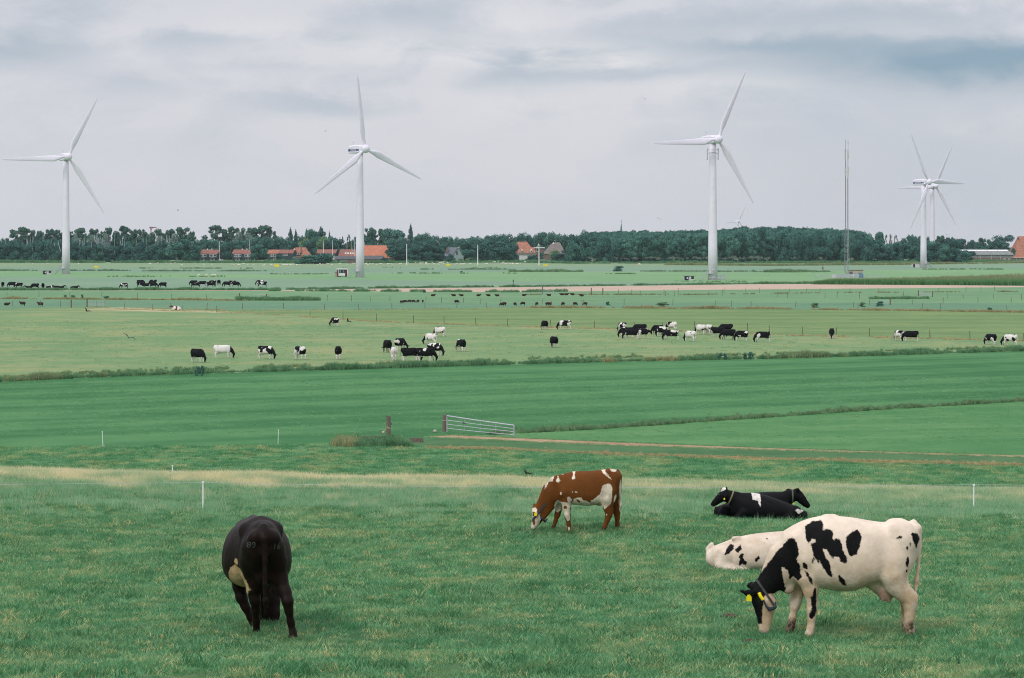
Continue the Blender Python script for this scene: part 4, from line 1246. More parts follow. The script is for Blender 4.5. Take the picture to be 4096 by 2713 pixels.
def hut(px0, px1, base, top, label, doorside=True, sign=True):
    p = G((px0 + px1) / 2, base); s = p.y / F
    w = (px1 - px0) * s; h = (base - top) * s
    a = MB().box(-w / 2, w / 2, 0, 2.2, 0, h * .93)
    r_ = MB().box(-w / 2 - .12, w / 2 + .12, -.15, 2.35, h * .93, h)
    dr = MB().box(-w / 2 + .06, -w / 2 + w * .44, -.05, .06, 0.02, h * .90)
    wn = MB().box(w * .20, w * .46, -.05, .06, h * .30, h * .88)
    ps = [('wall', 'sand_wall' if 'sand' in label else 'offwhite', a), ('roof', 'darkroof', r_), ('door', 'black_door', dr), ('vent', 'black_door', wn)]
    if sign:
        cx = -w / 2 + w * .30
        ps.append(('warning_sign', 'white', MB().box(cx - .17, cx + .17, -.09, -.052, h * .36, h * .70)))
    return thing_mb('transformer_hut', label, 'hut', p, ps)


hut(171, 205, 1098, 1083, 'small dark-doored hut beside the leftmost turbine')
hut(2737, 2777, 1122, 1104, 'small dark-doored hut left of the ringed turbine')
p = G(3662, 1070); s = p.y / F
thing_mb('transformer_hut', 'small pale hut with a dark middle door by the paired turbines', 'hut', p,
         [('wall', 'offwhite', MB().box(-15 * s, 16 * s, 0, 2.4, 0, 14 * s)), ('roof', 'concrete', MB().box(-16 * s, 17 * s, -.1, 2.5, 14 * s, 15.3 * s)), ('door', 'black_door', MB().box(-9.5 * s, -2 * s, -.05, .06, 0.02, 13 * s))])
# shed wagon by the second turbine
p = G(1377, 1109); s = p.y / F
W = 26 * s
o = empty('shed_wagon', p, R(20)); tag(o, 'white-framed shed wagon with teal end and maroon door by the second turbine', 'wagon')
MB().box(-W * .92, W * .55, 0, 2.4, .45, 3.0).obj('wall', M['maroon'], o)
MB().box(-W * .98, W * .62, -.15, 2.55, 3.0, 3.35).obj('roof', M['white'], o)
MB().box(W * .552, W * .58, .2, 2.2, .55, 2.9).obj('end_panel', M['teal'], o)
for x0, x1 in ((-W * .92, -W * .84), (W * .46, W * .57)):
    MB().box(x0, x1, -.06, -.002, .45, 3.0).obj('corner_board', M['white'], o)
MB().box(-W * .82, W * .12, -.06, -.003, .55, 1.55).obj('front_panel', M['white'], o)
MB().box(-W * .82, W * .14, -.05, -.003, 1.6, 2.85).obj('window_band', M['teal'], o)
for x0 in (-W * .76, -W * .28):
    f_ = MB().box(x0, x0 + W * .34, -.10, -.052, 1.75, 2.75).obj('window', M['glass'], o)
    MB().box(x0 + W * .15, x0 + W * .19, -.13, -.102, 1.75, 2.75).obj('mullion', M['offwhite'], f_)
MB().box(-W * .8, W * .5, .2, 2.2, .28, .449).obj('chassis', M['dark_steel'], o)
for x in (-W * .6, W * .3):
    m2 = MB(); m2.tube([(x, .1, .3), (x, .35, .3)], .3, 12); m2.obj('wheel', M['dark_steel'], o)
p = G(1346, 1109); s = p.y / F
thing_mb('transformer_hut', 'small sand-coloured cabinet behind the shed wagon', 'hut', p + Vector((0, 1.5, 0)), [('wall', 'sand_wall', MB().box(-8 * s, 8 * s, 0, 1.8, 0, 1.65)), ('roof', 'darkroof', MB().box(-8.6 * s, 8.6 * s, -.1, 1.9, 1.65, 1.8)), ('vent', 'black_door', MB().box(0, 7 * s, -.04, .05, .75, 1.6))])
# cabinets by the ringed turbine
for a, b, t_, bs, lab in ((2874, 2886, 1101, 1119, 'pale grey cabinet at the foot of the ringed turbine'), (2894, 2899, 1094, 1118, 'narrow tall grey cabinet right of the ringed turbine')):
    p = G((a + b) / 2, bs); s = p.y / F; w = (b - a) * s / 2; h = (bs - t_) * s
    thing_mb('cabinet', lab, 'cabinet', p, [('body', 'steel', MB().box(-w, w, 0, .8, 0.1, h)), ('lid', 'offwhite', MB().box(-w - .05, w + .05, -.05, .85, h, h + .1)), ('plinth', 'concrete', MB().box(-w, w, 0.03, .77, 0, .1))])
p = G(2866, 1121)
m2 = MB(); s = p.y / F
o = empty('mesh_fence', p); tag(o, 'light mesh fence panel at the foot of the ringed turbine', 'fence')
for k in range(4):
    MB().tube([(k * 1.3, -.5, 0), (k * 1.3, -.5, 2.4)], .05, 5).obj('post', M['steel'], o)
m2 = MB()
for k in range(24): m2.tube([(k * .165, -.5, .1), (k * .165, -.5, 2.3)], .014, 3)
for z in (.3, 1.2, 2.3): m2.tube([(0, -.5, z), (3.9, -.5, z)], .02, 4)
m2.obj('mesh_panel', M['steel'], o)
# compound of the lattice mast
p = G(3428, 1108); s = p.y / F
thing_mb('equipment_cabin', 'sand-coloured flat-roofed cabin behind the lattice mast', 'cabin', p + Vector((0, 4, 0)), [('wall', 'sand_wall', MB().box(-2.9, 2.9, 0, 3, 0, 2.5)), ('roof', 'dull_brick', MB().box(-3.1, 3.1, -.2, 3.2, 2.5, 2.7)), ('door', 'bluepanel', MB().box(.9, 2.6, -.05, .06, 0.02, 1.6)), ('vent', 'dark_steel', MB().box(-2.6, -1.2, -.25, .06, 1.0, 2.0))])
p = G(3398, 1113.5); s = p.y / F
o = empty('compound_fence', p); tag(o, 'grey paled fence round the foot of the lattice mast', 'fence')
x0, x1 = (3256 - 3398) * s, (3545 - 3398) * s
m2 = MB()
for k in range(int((x1 - x0) / .16)):
    x = x0 + k * .16
    m2.tube([(x, 0, .05), (x, 0, 1.62)], .022, 3)
g_ = m2.obj('pales', M['steel'], o); g_['kind'] = 'stuff'
m2 = MB()
for z in (.35, 1.4): m2.tube([(x0, 0.04, z), (x1, 0.04, z)], .03, 4)
m2.obj('rail', M['steel'], o)
for k in range(12):
    x = x0 + (x1 - x0) * k / 11
    MB().tube([(x, .06, 0), (x, .06, 1.75)], .05, 5).obj('post', M['steel'], o)
for a, b, mm in ((3328, 3343, 'offwhite'), (3343, 3455, 'steel'), (3436, 3453, 'bluepanel')):
    MB().box((a - 3398) * s, (b - 3398) * s, -.08 - (mm == 'bluepanel') * .08, -.03 - (mm == 'bluepanel') * .06, .15, 1.6).obj('sheet_panel', M[mm], o)
MB().box((3412 - 3398) * s, (3415 - 3398) * s, -.12, -.082, .9, 1.25).obj('warning_sign', M['white'], o)


# ------------------------------------------------------------------ houses
def windows(o, mb_list, frame='white'):
    """(x0, x1, z0, z1, y) on the front wall; each window is frame and pane with mullions"""
    for x0, x1, z0, z1, y in mb_list:
        t_ = min(.14, (x1 - x0) * .12)
        m2 = MB()
        m2.box(x0, x1, y - .09, y + .02, z0, z0 + t_); m2.box(x0, x1, y - .09, y + .02, z1 - t_, z1)
        m2.box(x0, x0 + t_, y - .09, y + .02, z0 + t_, z1 - t_); m2.box(x1 - t_, x1, y - .09, y + .02, z0 + t_, z1 - t_)
        nm = max(0, int((x1 - x0) / 1.1) - 0)
        for k in range(1, nm):
            xm = x0 + (x1 - x0) * k / nm
            m2.box(xm - .06, xm + .06, y - .09, y + .02, z0 + t_, z1 - t_)
        w = m2.obj('window', M[frame], o)
        MB().box(x0 + t_ * .5, x1 - t_ * .5, y - .04, y - .012, z0 + t_ * .5, z1 - t_ * .5).obj('pane', M['glass'], w)


def gable(o, x0, x1, dep, eave, ridge, wall, roof, y0=0.0, over=.4, ends=None):
    """gabled block, ridge along x"""
    m2 = MB(); ym = y0 + dep / 2
    m2.add([(x0, y0, 0), (x1, y0, 0), (x1, y0, eave), (x0, y0, eave), (x0, y0 + dep, 0), (x1, y0 + dep, 0), (x1, y0 + dep, eave), (x0, y0 + dep, eave), (x0, ym, ridge - .12), (x1, ym, ridge - .12)],
           [(0, 1, 2, 3), (5, 4, 7, 6), (4, 0, 3, 8, 7), (1, 5, 6, 9, 2)])
    m2.obj('wall', M[wall], o)
    m2 = MB()
    sl = (ridge - eave) / (dep / 2)
    e = eave - sl * over
    th = .18
    for sgn in (0, 1):
        ya = y0 - over if sgn == 0 else y0 + dep + over
        a = [(x0 - over, ya, e), (x1 + over, ya, e), (x1 + over, ym, ridge), (x0 - over, ym, ridge)]
        b = [(p_[0], p_[1], p_[2] + th) for p_ in a]
        m2.add(a + b, [(0, 1, 2, 3), (7, 6, 5, 4), (0, 4, 5, 1), (1, 5, 6, 2), (2, 6, 7, 3), (3, 7, 4, 0)])
    return m2.obj('roof', M[roof], o)


def hip(o, x0, x1, dep, eave, ridge, hl, hr, wall, roof, y0=0.0, over=.4):
    """hipped roof on a block: hl, hr = how far the ridge stops short at the left and right"""
    m2 = MB().box(x0, x1, y0, y0 + dep, 0, eave)
    m2.obj('wall', M[wall], o)
    ym = y0 + dep / 2
    a = [(x0 - over, y0 - over, eave), (x1 + over, y0 - over, eave), (x1 + over, y0 + dep + over, eave), (x0 - over, y0 + dep + over, eave), (x0 + hl, ym, ridge), (x1 - hr, ym, ridge)]
    m2 = MB(); m2.add(a, [(0, 1, 5, 4), (1, 2, 5), (2, 3, 4, 5), (3, 0, 4)])
    b = [(p_[0], p_[1], p_[2] - .2) for p_ in a[:4]]
    m2.add(a[:4] + b, [(0, 4, 5, 1), (1, 5, 6, 2), (2, 6, 7, 3), (3, 7, 4, 0), (4, 7, 6, 5)])
    return m2.obj('roof', M[roof], o)


def at_base(px, base):
    d = CZ * F / (base - HZ)
    return Vector(((px - CX) / F * d, d, 0)), d / F


def duplex(xa, xb, label, yaw):
    p, s = at_base((xa + xb) / 2, 1045)
    o = empty('duplex_house', p, R(yaw)); tag(o, label, 'house', 'twin red-roofed houses')
    w = (xb - xa) * s
    e, r_ = (1045 - 1014) * s, (1045 - 999.5) * s
    gable(o, -w * .5, -.03, 8.5, e, r_, 'dark_wall', 'tile_red')
    gable(o, .03, w * .5, 8.5, e - .15, r_ - .15, 'dark_wall', 'tile_red', y0=-.9)
    for c, y in ((-w * .25, 0), (w * .27, -.9)):
        windows(o, [(c - w * .17, c - .5, e - 2.5, e - .7, y), (c + .6, c + w * .17, e - 2.5, e - .7, y), (c - .45, c + .55, e - 2.9, e - .7, y), (c - w * .12, c + w * .10, .5, 2.4, y)])
        MB().box(c - w * .18, c + w * .18, y - 1.0, y - .1, e - 3.3, e - 2.95).obj('balcony', M['darkroof'], o)
        MB().box(c - w * .19, c + w * .19, y - .08, y + .03, e - .62, e - .45).obj('gutter', M['white'], o)
    for z in (.9, 3.4):
        m2 = MB().box(-w * .5 - .06, -w * .5 + .02, 2.2, 3.4, z, z + 1.5); m2.obj('side_window', M['offwhite'], o)
    for c in (-w * .12, w * .1): MB().box(c - .25, c + .25, 4.0, 4.5, r_ - .3, r_ + .9).obj('chimney', M['white'], o)
    return o


duplex(789, 874, 'left one of the twin dark houses with red tiled roofs', -14)
duplex(927, 1016, 'right one of the twin dark houses with red tiled roofs', -14)
# terraced house and brown farmhouse
p, s = at_base(1120, 1045)
o = empty('terraced_house', p, R(-12)); tag(o, 'long low house with red roof left of the orange farmhouse', 'house')
w = 104 * s; e, r_ = 31 * s, 45 * s
gable(o, -w / 2, -w * .08, 8.5, e, r_, 'dark_wall', 'tile_orange2'); gable(o, -w * .07, w / 2, 8.5, e + .15, r_ + .05, 'dark_wall', 'tile_red', y0=.7)
windows(o, [(-w * .40, -w * .28, e - 2.6, e - .6, 0), (-w * .26, -w * .16, e - 2.6, e - .6, 0), (-w * .26, -w * .16, .5, 2.4, 0), (w * .10, w * .30, e - 1.6, e - .4, .7)])
p, s = at_base(1193, 1044)
o = empty('farmhouse', p, 0); tag(o, 'orange-tiled farmhouse with a brick gable wing and small white gable peak', 'house')
hip(o, -28 * s, 50 * s, 13, 16 * s, 54 * s, 14 * s, 24 * s, 'dull_brick', 'tile_orange2', y0=2)
hip(o, -50 * s, -22 * s, 7, 24 * s, 41 * s, 12 * s, 6 * s, 'brick', 'tile_orange2', y0=-2)
windows(o, [(-46 * s, -43 * s, 17 * s, 23 * s, -2), (-38 * s, -33 * s, 4 * s, 9 * s, -2)])
m2 = MB(); m2.add([(-24 * s, 3.2, 38 * s), (-10 * s, 3.2, 38 * s), (-17 * s, 3.2, 53 * s), (-24 * s, 7, 38 * s), (-10 * s, 7, 38 * s), (-17 * s, 7, 53 * s)], [(0, 1, 2), (0, 2, 5, 3), (1, 4, 5, 2), (0, 3, 4, 1)]); m2.obj('gable_peak', M['tile_orange2'], o)
m2 = MB(); m2.add([(-20.5 * s, 3.1, 45 * s), (-14.5 * s, 3.1, 45 * s), (-17.3 * s, 3.1, 52 * s)], [(0, 1, 2)]); m2.obj('gable_board', M['white'], o)
d_ = MB().box(-20 * s, 8 * s, 0.2, 5, 22 * s, 33 * s).obj('dormer', M['darkroof'], o)
windows(o, [(-11 * s, 5 * s, 24 * s, 32 * s, .2)])
MB().box(8 * s, 12 * s, 3.5, 4.4, 30 * s, 55 * s).obj('chimney', M['dull_brick'], o)
MB().box(-22 * s, 12 * s, -.6, 2.1, 15 * s, 19 * s).obj('porch_roof', M['tile_orange2'], o)
MB().box(-20 * s, 10 * s, -.3, 2.0, 0, 14.8 * s).obj('porch', M['dull_brick'], o)
# red-roofed pair behind the hedge
p, s = at_base(1305, 1044)
o = empty('red_roofed_house', p, R(-8)); tag(o, 'dark house with red roof behind the two boat masts', 'house')
gable(o, -38 * s, 38 * s, 9, 31 * s, 45 * s, 'dark_wall', 'tile_red')
windows(o, [(-24 * s, 2 * s, 22 * s, 29 * s, 0), (16 * s, 32 * s, 18 * s, 29 * s, 0)])
MB().box(-32 * s, 32 * s, -.1, .02, 29.5 * s, 30.6 * s).obj('gutter', M['white'], o)
p, s = at_base(1388, 1044)
o = empty('red_roofed_house', p, R(-14)); tag(o, 'house with skylights in its red roof left of the second turbine', 'house')
rf = gable(o, -36 * s, 40 * s, 12, 21 * s, 45 * s, 'dark_wall', 'tile_red')
for k in range(4):
    x = (-12 + 10.5 * k) * s
    m2 = MB(); z = 27.5 * s; sl = 24 * s / 6
    yy = (z - 21 * s) / sl
    m2.add([(x, yy - .1, z + .25), (x + 5.5 * s, yy - .1, z + .25), (x + 5.5 * s, yy + 1.0, z + .25 + 1.1 * sl), (x, yy + 1.0, z + .25 + 1.1 * sl)], [(0, 1, 2, 3)])
    m2.obj('skylight', M['white'], rf)
windows(o, [(-34 * s, -28 * s, 8 * s, 18 * s, 0), (-26 * s, -21 * s, 8 * s, 18 * s, 0)])
# the big orange barn and the low barns before it
p, s = at_base(1495, 1046)
o = empty('orange_barn', p, 0); tag(o, 'long farm with the biggest bright orange tiled roof behind the second turbine', 'barn')
hip(o, -86 * s, 88 * s, 17, 14 * s, 64 * s, 44 * s, 40 * s, 'dull_brick', 'tile_orange', over=.8)
windows(o, [(52 * s, 60 * s, 3 * s, 11 * s, 0), (64 * s, 72 * s, 3 * s, 11 * s, 0), (76 * s, 84 * s, 5 * s, 11 * s, 0)])
MB().box(60.5 * s, 63.5 * s, -.06, .05, 0.02, 9 * s).obj('door', M['bluepanel'], o)
MB().box(48 * s, 89 * s, -.9, -.78, 13.2 * s, 14.4 * s).obj('gutter', M['white'], o)
p, s = at_base(1387, 1053)
o = empty('low_barn', p, 0); tag(o, 'low grey-green shed with dark gabled roof left of the second turbine', 'barn')
m2 = MB()
gable(o, -48 * s, 44 * s, 16, 16 * s, 27 * s, 'asb', 'darkroof')
MB().box(-38 * s, -28 * s, -.08, .05, 0.02, 12 * s).obj('door', M['black_door'], o)
p, s = at_base(1404, 1054)
o = empty('small_shed', p, R(0)); tag(o, 'small dark-gabled lean-to before the grey-green shed', 'shed')
m2 = MB(); m2.add([(-14 * s, 0, 0), (17 * s, 0, 0), (17 * s, 0, 10 * s), (3 * s, 0, 17 * s), (-14 * s, 0, 10 * s), (-14 * s, 5, 0), (17 * s, 5, 0), (17 * s, 5, 10 * s), (3 * s, 5, 17 * s), (-14 * s, 5, 10 * s)], [(0, 1, 2, 3, 4), (9, 8, 7, 6, 5), (0, 4, 9, 5), (1, 6, 7, 2)]); m2.obj('wall', M['dull_brick'], o)
m2 = MB(); m2.add([(-16 * s, -.3, 9.3 * s), (3 * s, -.3, 18 * s), (19 * s, -.3, 9.3 * s), (-16 * s, 5.3, 9.3 * s), (3 * s, 5.3, 18 * s), (19 * s, 5.3, 9.3 * s), (-16 * s, -.3, 8.3 * s), (3 * s, -.3, 17 * s), (19 * s, -.3, 8.3 * s)], [(0, 1, 4, 3), (1, 2, 5, 4), (0, 6, 7, 1), (1, 7, 8, 2)]); m2.obj('roof', M['darkroof'], o)
p, s = at_base(1493, 1053)
o = empty('brick_barn', p, 0); tag(o, 'low brick barn with dark roof before the orange-roofed farm', 'barn')
gable(o, -42 * s, 38 * s, 15, 15 * s, 29 * s, 'dull_brick', 'darkroof')
windows(o, [(x * s, (x + 5) * s, 7 * s, 11 * s, 0) for x in (-30, -16, -2, 12, 25)], 'offwhite')
p, s = at_base(1338, 1047)
thing_mb('flat_shed', 'pale flat-roofed shed between hedge and grey-green shed', 'shed', p, [('wall', 'offwhite', MB().box(-18 * s, 34 * s, 0, 5, 0, 21 * s)), ('roof', 'asb', MB().box(-19 * s, 35 * s, -.2, 5.2, 21 * s, 22.5 * s))])
# houses among the gardens further right
p, s = at_base(1622, 1040)
o = empty('garden_house', p, R(30)); tag(o, 'small house with white gable glimpsed behind the garden trees', 'house')
gable(o, -9 * s, 9 * s, 7, 34 * s, 46 * s, 'offwhite', 'tile_red')
p, s = at_base(1650, 1037)
o = empty('far_house', p, R(8)); tag(o, 'pale roof showing between the trees under the lone poplar', 'house')
gable(o, -12 * s, 12 * s, 9, 62 * s, 71 * s, 'offwhite', 'thatch')
p, s = at_base(1776, 1040)
o = empty('red_house', p, R(-6)); tag(o, 'dull red roof just left of the grey-green house', 'house')
gable(o, -17 * s, 17 * s, 9, 30 * s, 44 * s, 'brick', 'tile_red')
for x in (-15, 13): MB().box(x * s, (x + 3) * s, 4, 4.8, 42 * s, 48 * s).obj('chimney', M['white'], o)
p, s = at_base(1818, 1044)
o = empty('grey_green_house', p, 0); tag(o, 'grey-green gabled house with slate roof among the trees', 'house')
hip(o, -50 * s, 14 * s, 11, 19 * s, 54 * s, 24 * s, 0, 'dark_wall', 'slate', y0=1)
m2 = MB(); m2.add([(-8 * s, -1, 0), (36 * s, -1, 0), (36 * s, -1, 20 * s), (14 * s, -1, 50 * s), (-8 * s, -1, 20 * s)], [(0, 1, 2, 3, 4)]); m2.add([(-8 * s, 6, 20 * s), (36 * s, 6, 20 * s), (14 * s, 6, 50 * s), (36 * s, 6, 0), (-8 * s, 6, 0)], [(4, 0, 2, 1, 3)]); m2.obj('gable_wall', M['greenwall'], o)
m2 = MB(); m2.add([(-11 * s, -1.5, 18 * s), (14 * s, -1.5, 53 * s), (40 * s, -1.5, 18 * s), (-11 * s, 7, 18 * s), (14 * s, 7, 53 * s), (40 * s, 7, 18 * s)], [(0, 1, 4, 3), (1, 2, 5, 4)]); m2.obj('gable_roof', M['slate'], o)
windows(o, [(7 * s, 13 * s, 24 * s, 38 * s, -1), (-4 * s, 4 * s, 4 * s, 12 * s, -1)], 'dark_wall')
MB().box(-34 * s, -24 * s, 2, 4, 20 * s, 53 * s).obj('chimney', M['dull_brick'], o)
p, s = at_base(2102, 1043)
o = empty('dormer_house', p, 0); tag(o, 'orange-roofed house with two white dormers left of the thatched roof', 'house')
hip(o, -32 * s, 40 * s, 9, 32 * s, 78 * s - 25 * s, 5 * s, 5 * s, 'offwhite', 'tile_orange2', y0=-1)
hip(o, -42 * s, 24 * s, 12, 50 * s, 76 * s, 12 * s, 18 * s, 'dull_brick', 'tile_orange2', y0=8)
MB().box(-34 * s, 44 * s, -1.6, -1.1, 24 * s, 31.6 * s).obj('eaves_band', M['thatch'], o)
for x in (-14, 23):
    dm = MB().box((x - 4.5) * s, (x + 4.5) * s, -1.6, 2.0, 33 * s, 41 * s).obj('dormer', M['white'], o)
    m2 = MB(); m2.add([((x - 5.5) * s, -1.9, 40.5 * s), ((x + 5.5) * s, -1.9, 40.5 * s), (x * s, -1.9, 46 * s), ((x - 5.5) * s, 2.5, 40.5 * s), ((x + 5.5) * s, 2.5, 40.5 * s), (x * s, 2.5, 46 * s)], [(0, 1, 2), (0, 2, 5, 3), (1, 4, 5, 2), (3, 5, 4)]); m2.obj('dormer_roof', M['white'], dm)
    MB().box((x - 2.8) * s, (x + 2.8) * s, -1.68, -1.602, 34 * s, 40 * s).obj('pane', M['glass'], dm)
p, s = at_base(2157, 1043)
o = empty('flat_roofed_house', p, 0); tag(o, 'flat white roof edge between the dormer house and the thatched roof', 'house')
MB().box(-17 * s, 19 * s, 1, 7, 0, 50 * s).obj('wall', M['dull_brick'], o); MB().box(-20 * s, 22 * s, 0, 7.5, 50 * s, 53 * s).obj('roof', M['white'], o)
windows(o, [(-12 * s, -2 * s, 36 * s, 49 * s, 1)])
p, s = at_base(2222, 1042)
o = empty('thatched_house', p, 0); tag(o, 'brown-grey thatched hip roof at the left edge of the wood', 'house')
hip(o, -52 * s, 40 * s, 14, 26 * s, 72 * s, 42 * s, 22 * s, 'dull_brick', 'thatch')
MB().add([(-12 * s, 3.6, 66 * s), (-8 * s, 3.6, 74 * s), (-4 * s, 3.6, 66 * s)], [(0, 1, 2)]).obj('ridge_board', M['white'], o)
p, s = at_base(2152, 1046)
thing_mb('open_shed', 'low rusty open shed before the thatched house', 'shed', p, [('wall', 'dull_brick', MB().box(-20 * s, -8 * s, 0, 5, 0, 10 * s)), ('rear_wall', 'dark_wall', MB().box(-8 * s, 28 * s, 4, 5, 0, 11 * s)), ('roof', 'asb', MB().box(-20 * s, 30 * s, -.3, 5.3, 11 * s, 13 * s))])
p, s = at_base(2170, 1046.5)
thing_mb('trailer', 'grey covered trailer beside the low rusty shed', 'trailer', p, [('body', 'offwhite', MB().box(-11 * s, 11 * s, 0, 2.2, .9, 8 * s)), ('lid', 'asb', MB().box(-11.6 * s, 11.6 * s, -.1, 2.3, 8 * s, 8.8 * s)), ('wheel', 'dark_steel', MB().tube([(0, -.05, .5), (0, .25, .5)], .5, 12))])
# barn and farm at the right edge
p, s = at_base(3945, 1047)
o = empty('long_barn', p, 0); tag(o, 'long brick barn with grey roof and bright skylight strip at far right', 'barn')
x0, x1 = -118 * s, 106 * s
MB().box(x0, x1, 0, 18, 0, 16 * s).obj('wall', M['dull_brick'], o); MB().box(x0 + .02, x1 - .02, .05, 17.9, 16 * s, 29 * s).obj('upper_wall', M['asb'], o)
m2 = MB(); a = [(x0 - 1, -.8, 28 * s), (x1 + 1, -.8, 28 * s), (x1 - 14 * s, 9, 50 * s), (x0 + 2 * s, 9, 50 * s), (x1 + 1, 18.8, 28 * s), (x0 - 1, 18.8, 28 * s)]
m2.add(a, [(0, 1, 2, 3), (1, 4, 2), (4, 5, 3, 2), (5, 0, 3)]); m2.add([(x0 - 1, -.8, 28 * s), (x1 + 1, -.8, 28 * s), (x1 + 1, -.8, 27 * s), (x0 - 1, -.8, 27 * s)], [(0, 3, 2, 1)])
rf = m2.obj('roof', M['asb'], o)
zz = lambda y: 28 * s + (y + .8) / 9.8 * 22 * s
for k in range(5):
    a0 = x0 + (x1 - x0) * (0.02 + 0.186 * k); a1 = a0 + (x1 - x0) * 0.18
    m2 = MB(); m2.add([(a0, 5.6, zz(5.6) + .08), (a1, 5.6, zz(5.6) + .08), (a1, 7.2, zz(7.2) + .08), (a0, 7.2, zz(7.2) + .08)], [(0, 1, 2, 3)]); m2.obj('skylight', M['white'], rf)
for px_ in (3880, 3921, 3965, 4003): MB().box((px_ - 3945) * s - .12, (px_ - 3945) * s + .12, -.14, .02, 0, 28 * s).obj('downpipe', M['offwhite'], o)
windows(o, [((4015 - 3945) * s, (4022 - 3945) * s, 8 * s, 13 * s, 0), ((4034 - 3945) * s, (4041 - 3945) * s, 8 * s, 13 * s, 0)])
p, s = at_base(4120, 1045)
o = empty('pyramid_farm', p, 0); tag(o, 'steep orange pyramid-roofed farm at the right edge of the view', 'house')
hip(o, -66 * s, 70 * s, 26, 14 * s, 100 * s, 33 * s, 40 * s, 'dull_brick', 'tile_orange2', over=3.5 * s)
windows(o, [(-60 * s, -54 * s, 5 * s, 10 * s, 0)]); MB().box(-44 * s, -38 * s, -.06, .05, 0.02, 11 * s).obj('door', M['bluepanel'], o)
MB().box(-68 * s, 70 * s, -.75, -.6, 12.6 * s, 13.8 * s).obj('gutter', M['white'], o)
m2 = MB(); m2.add([(-40 * s, 10.5, 88 * s), (-36 * s, 10.5, 98 * s), (-32 * s, 10.5, 88 * s), (-36 * s, 13.5, 98 * s)], [(0, 2, 1), (0, 1, 3), (1, 2, 3)]); m2.obj('ridge_gable', M['darkroof'], o)
# church spire behind the wood
d = 2300; s = d / F; p = Vector(((2485 - CX) * s, d, 0)); z0 = CZ - (925 - HZ) * s; zt = CZ - (897 - HZ) * s
o = empty('church_spire', p); tag(o, 'green pointed church spire rising over the big wood', 'church')
m2 = MB(); m2.lathe([(5.6 * s, z0 - 16), (4.6 * s, z0), (2.2 * s, zt - 1.5), (0.6 * s, zt + 1.2)], 8); m2.obj('spire', M['copper'], o)
m2 = MB(); m2.box(-5 * s, 5 * s, -5 * s, 5 * s, 0, z0 - 16.02); m2.obj('tower', M['dull_brick'], o)
m2 = MB(); m2.tube([(0, 0, zt + 1.2), (0, 0, CZ - (877 - HZ) * s)], [.18, .09], 5); m2.tube([(-.7, 0, CZ - (887 - HZ) * s), (.7, 0, CZ - (887 - HZ) * s)], .1, 4); m2.obj('weather_vane', M['dark_steel'], o)

# ------------------------------------------------------------------ boats: masts over the trees, and the two yachts by the houses
masts = [(5, 958, 968), (22, 952, 970), (36, 953, 966), (64, 955, 968), (88, 956, 970), (107, 950, 968), (121, 948, 966), (129, 945, 966), (133, 947, 965), (172, 929, 960), (207, 958, 980), (212, 940, 990), (218, 972, 992), (232, 962, 975), (242, 957, 975), (317, 959, 978), (323, 960, 976), (331, 960, 975),
         (337, 946, 978), (350, 961, 980), (366, 966, 980), (377, 935, 980), (386, 934, 972), (391, 938, 978), (395, 953, 978), (409, 948, 980), (432, 958, 988), (440, 952, 990), (459, 940, 978), (480, 955, 980), (490, 954, 985), (497, 955, 985), (545, 950, 980), (572, 946, 965), (585, 946, 965),
         (621, 960, 978), (646, 944, 960), (666, 938, 955), (677, 938, 960), (708, 950, 962)]
masts.sort()
for i, (px, top, lo) in enumerate(masts):
    d = 1822 + (i * 37 % 60); s = d / F
    H = CZ - (top - HZ) * s
    o = empty('sailing_boat', Vector(((px - CX) * s, d, 0)))
    tag(o, f'sailing boat with bare pale mast above the trees, {ordinal(i + 1)} from left', 'boat', 'boats in the marina')
    th = 0.14 if i % 3 else 0.2
    m2 = MB(); m2.tube([(0, 0, .8), (0, 0, H * .6), (0, 0, H)], [th, th, th * .6], 5); m2.obj('mast', M['mast'], o)
    if i % 4 == 1:
        m2 = MB(); m2.tube([(0.1, 0, H * .92), (1.9, 0, H * .45), (2.7, 0, 1.2)], [.14, .2, .12], 4); m2.obj('furled_sail', M['bluepanel'] if i % 8 == 1 else M['offwhite'], o)
    m2 = MB(); m2.add([(-3.6, 0, .9), (3.8, 0, 1.0), (2.2, -1.1, .9), (-3, -1.0, .8), (2.2, 1.1, .9), (-3, 1.0, .8), (3.0, 0, -.3), (-2.8, 0, -.3)], [(0, 3, 2, 1), (1, 4, 5, 0), (0, 7, 6, 1), (0, 3, 7), (3, 2, 6, 7), (2, 1, 6), (0, 7, 5), (5, 7, 6, 4), (4, 6, 1)]); m2.obj('hull', M['boat_white'], o)


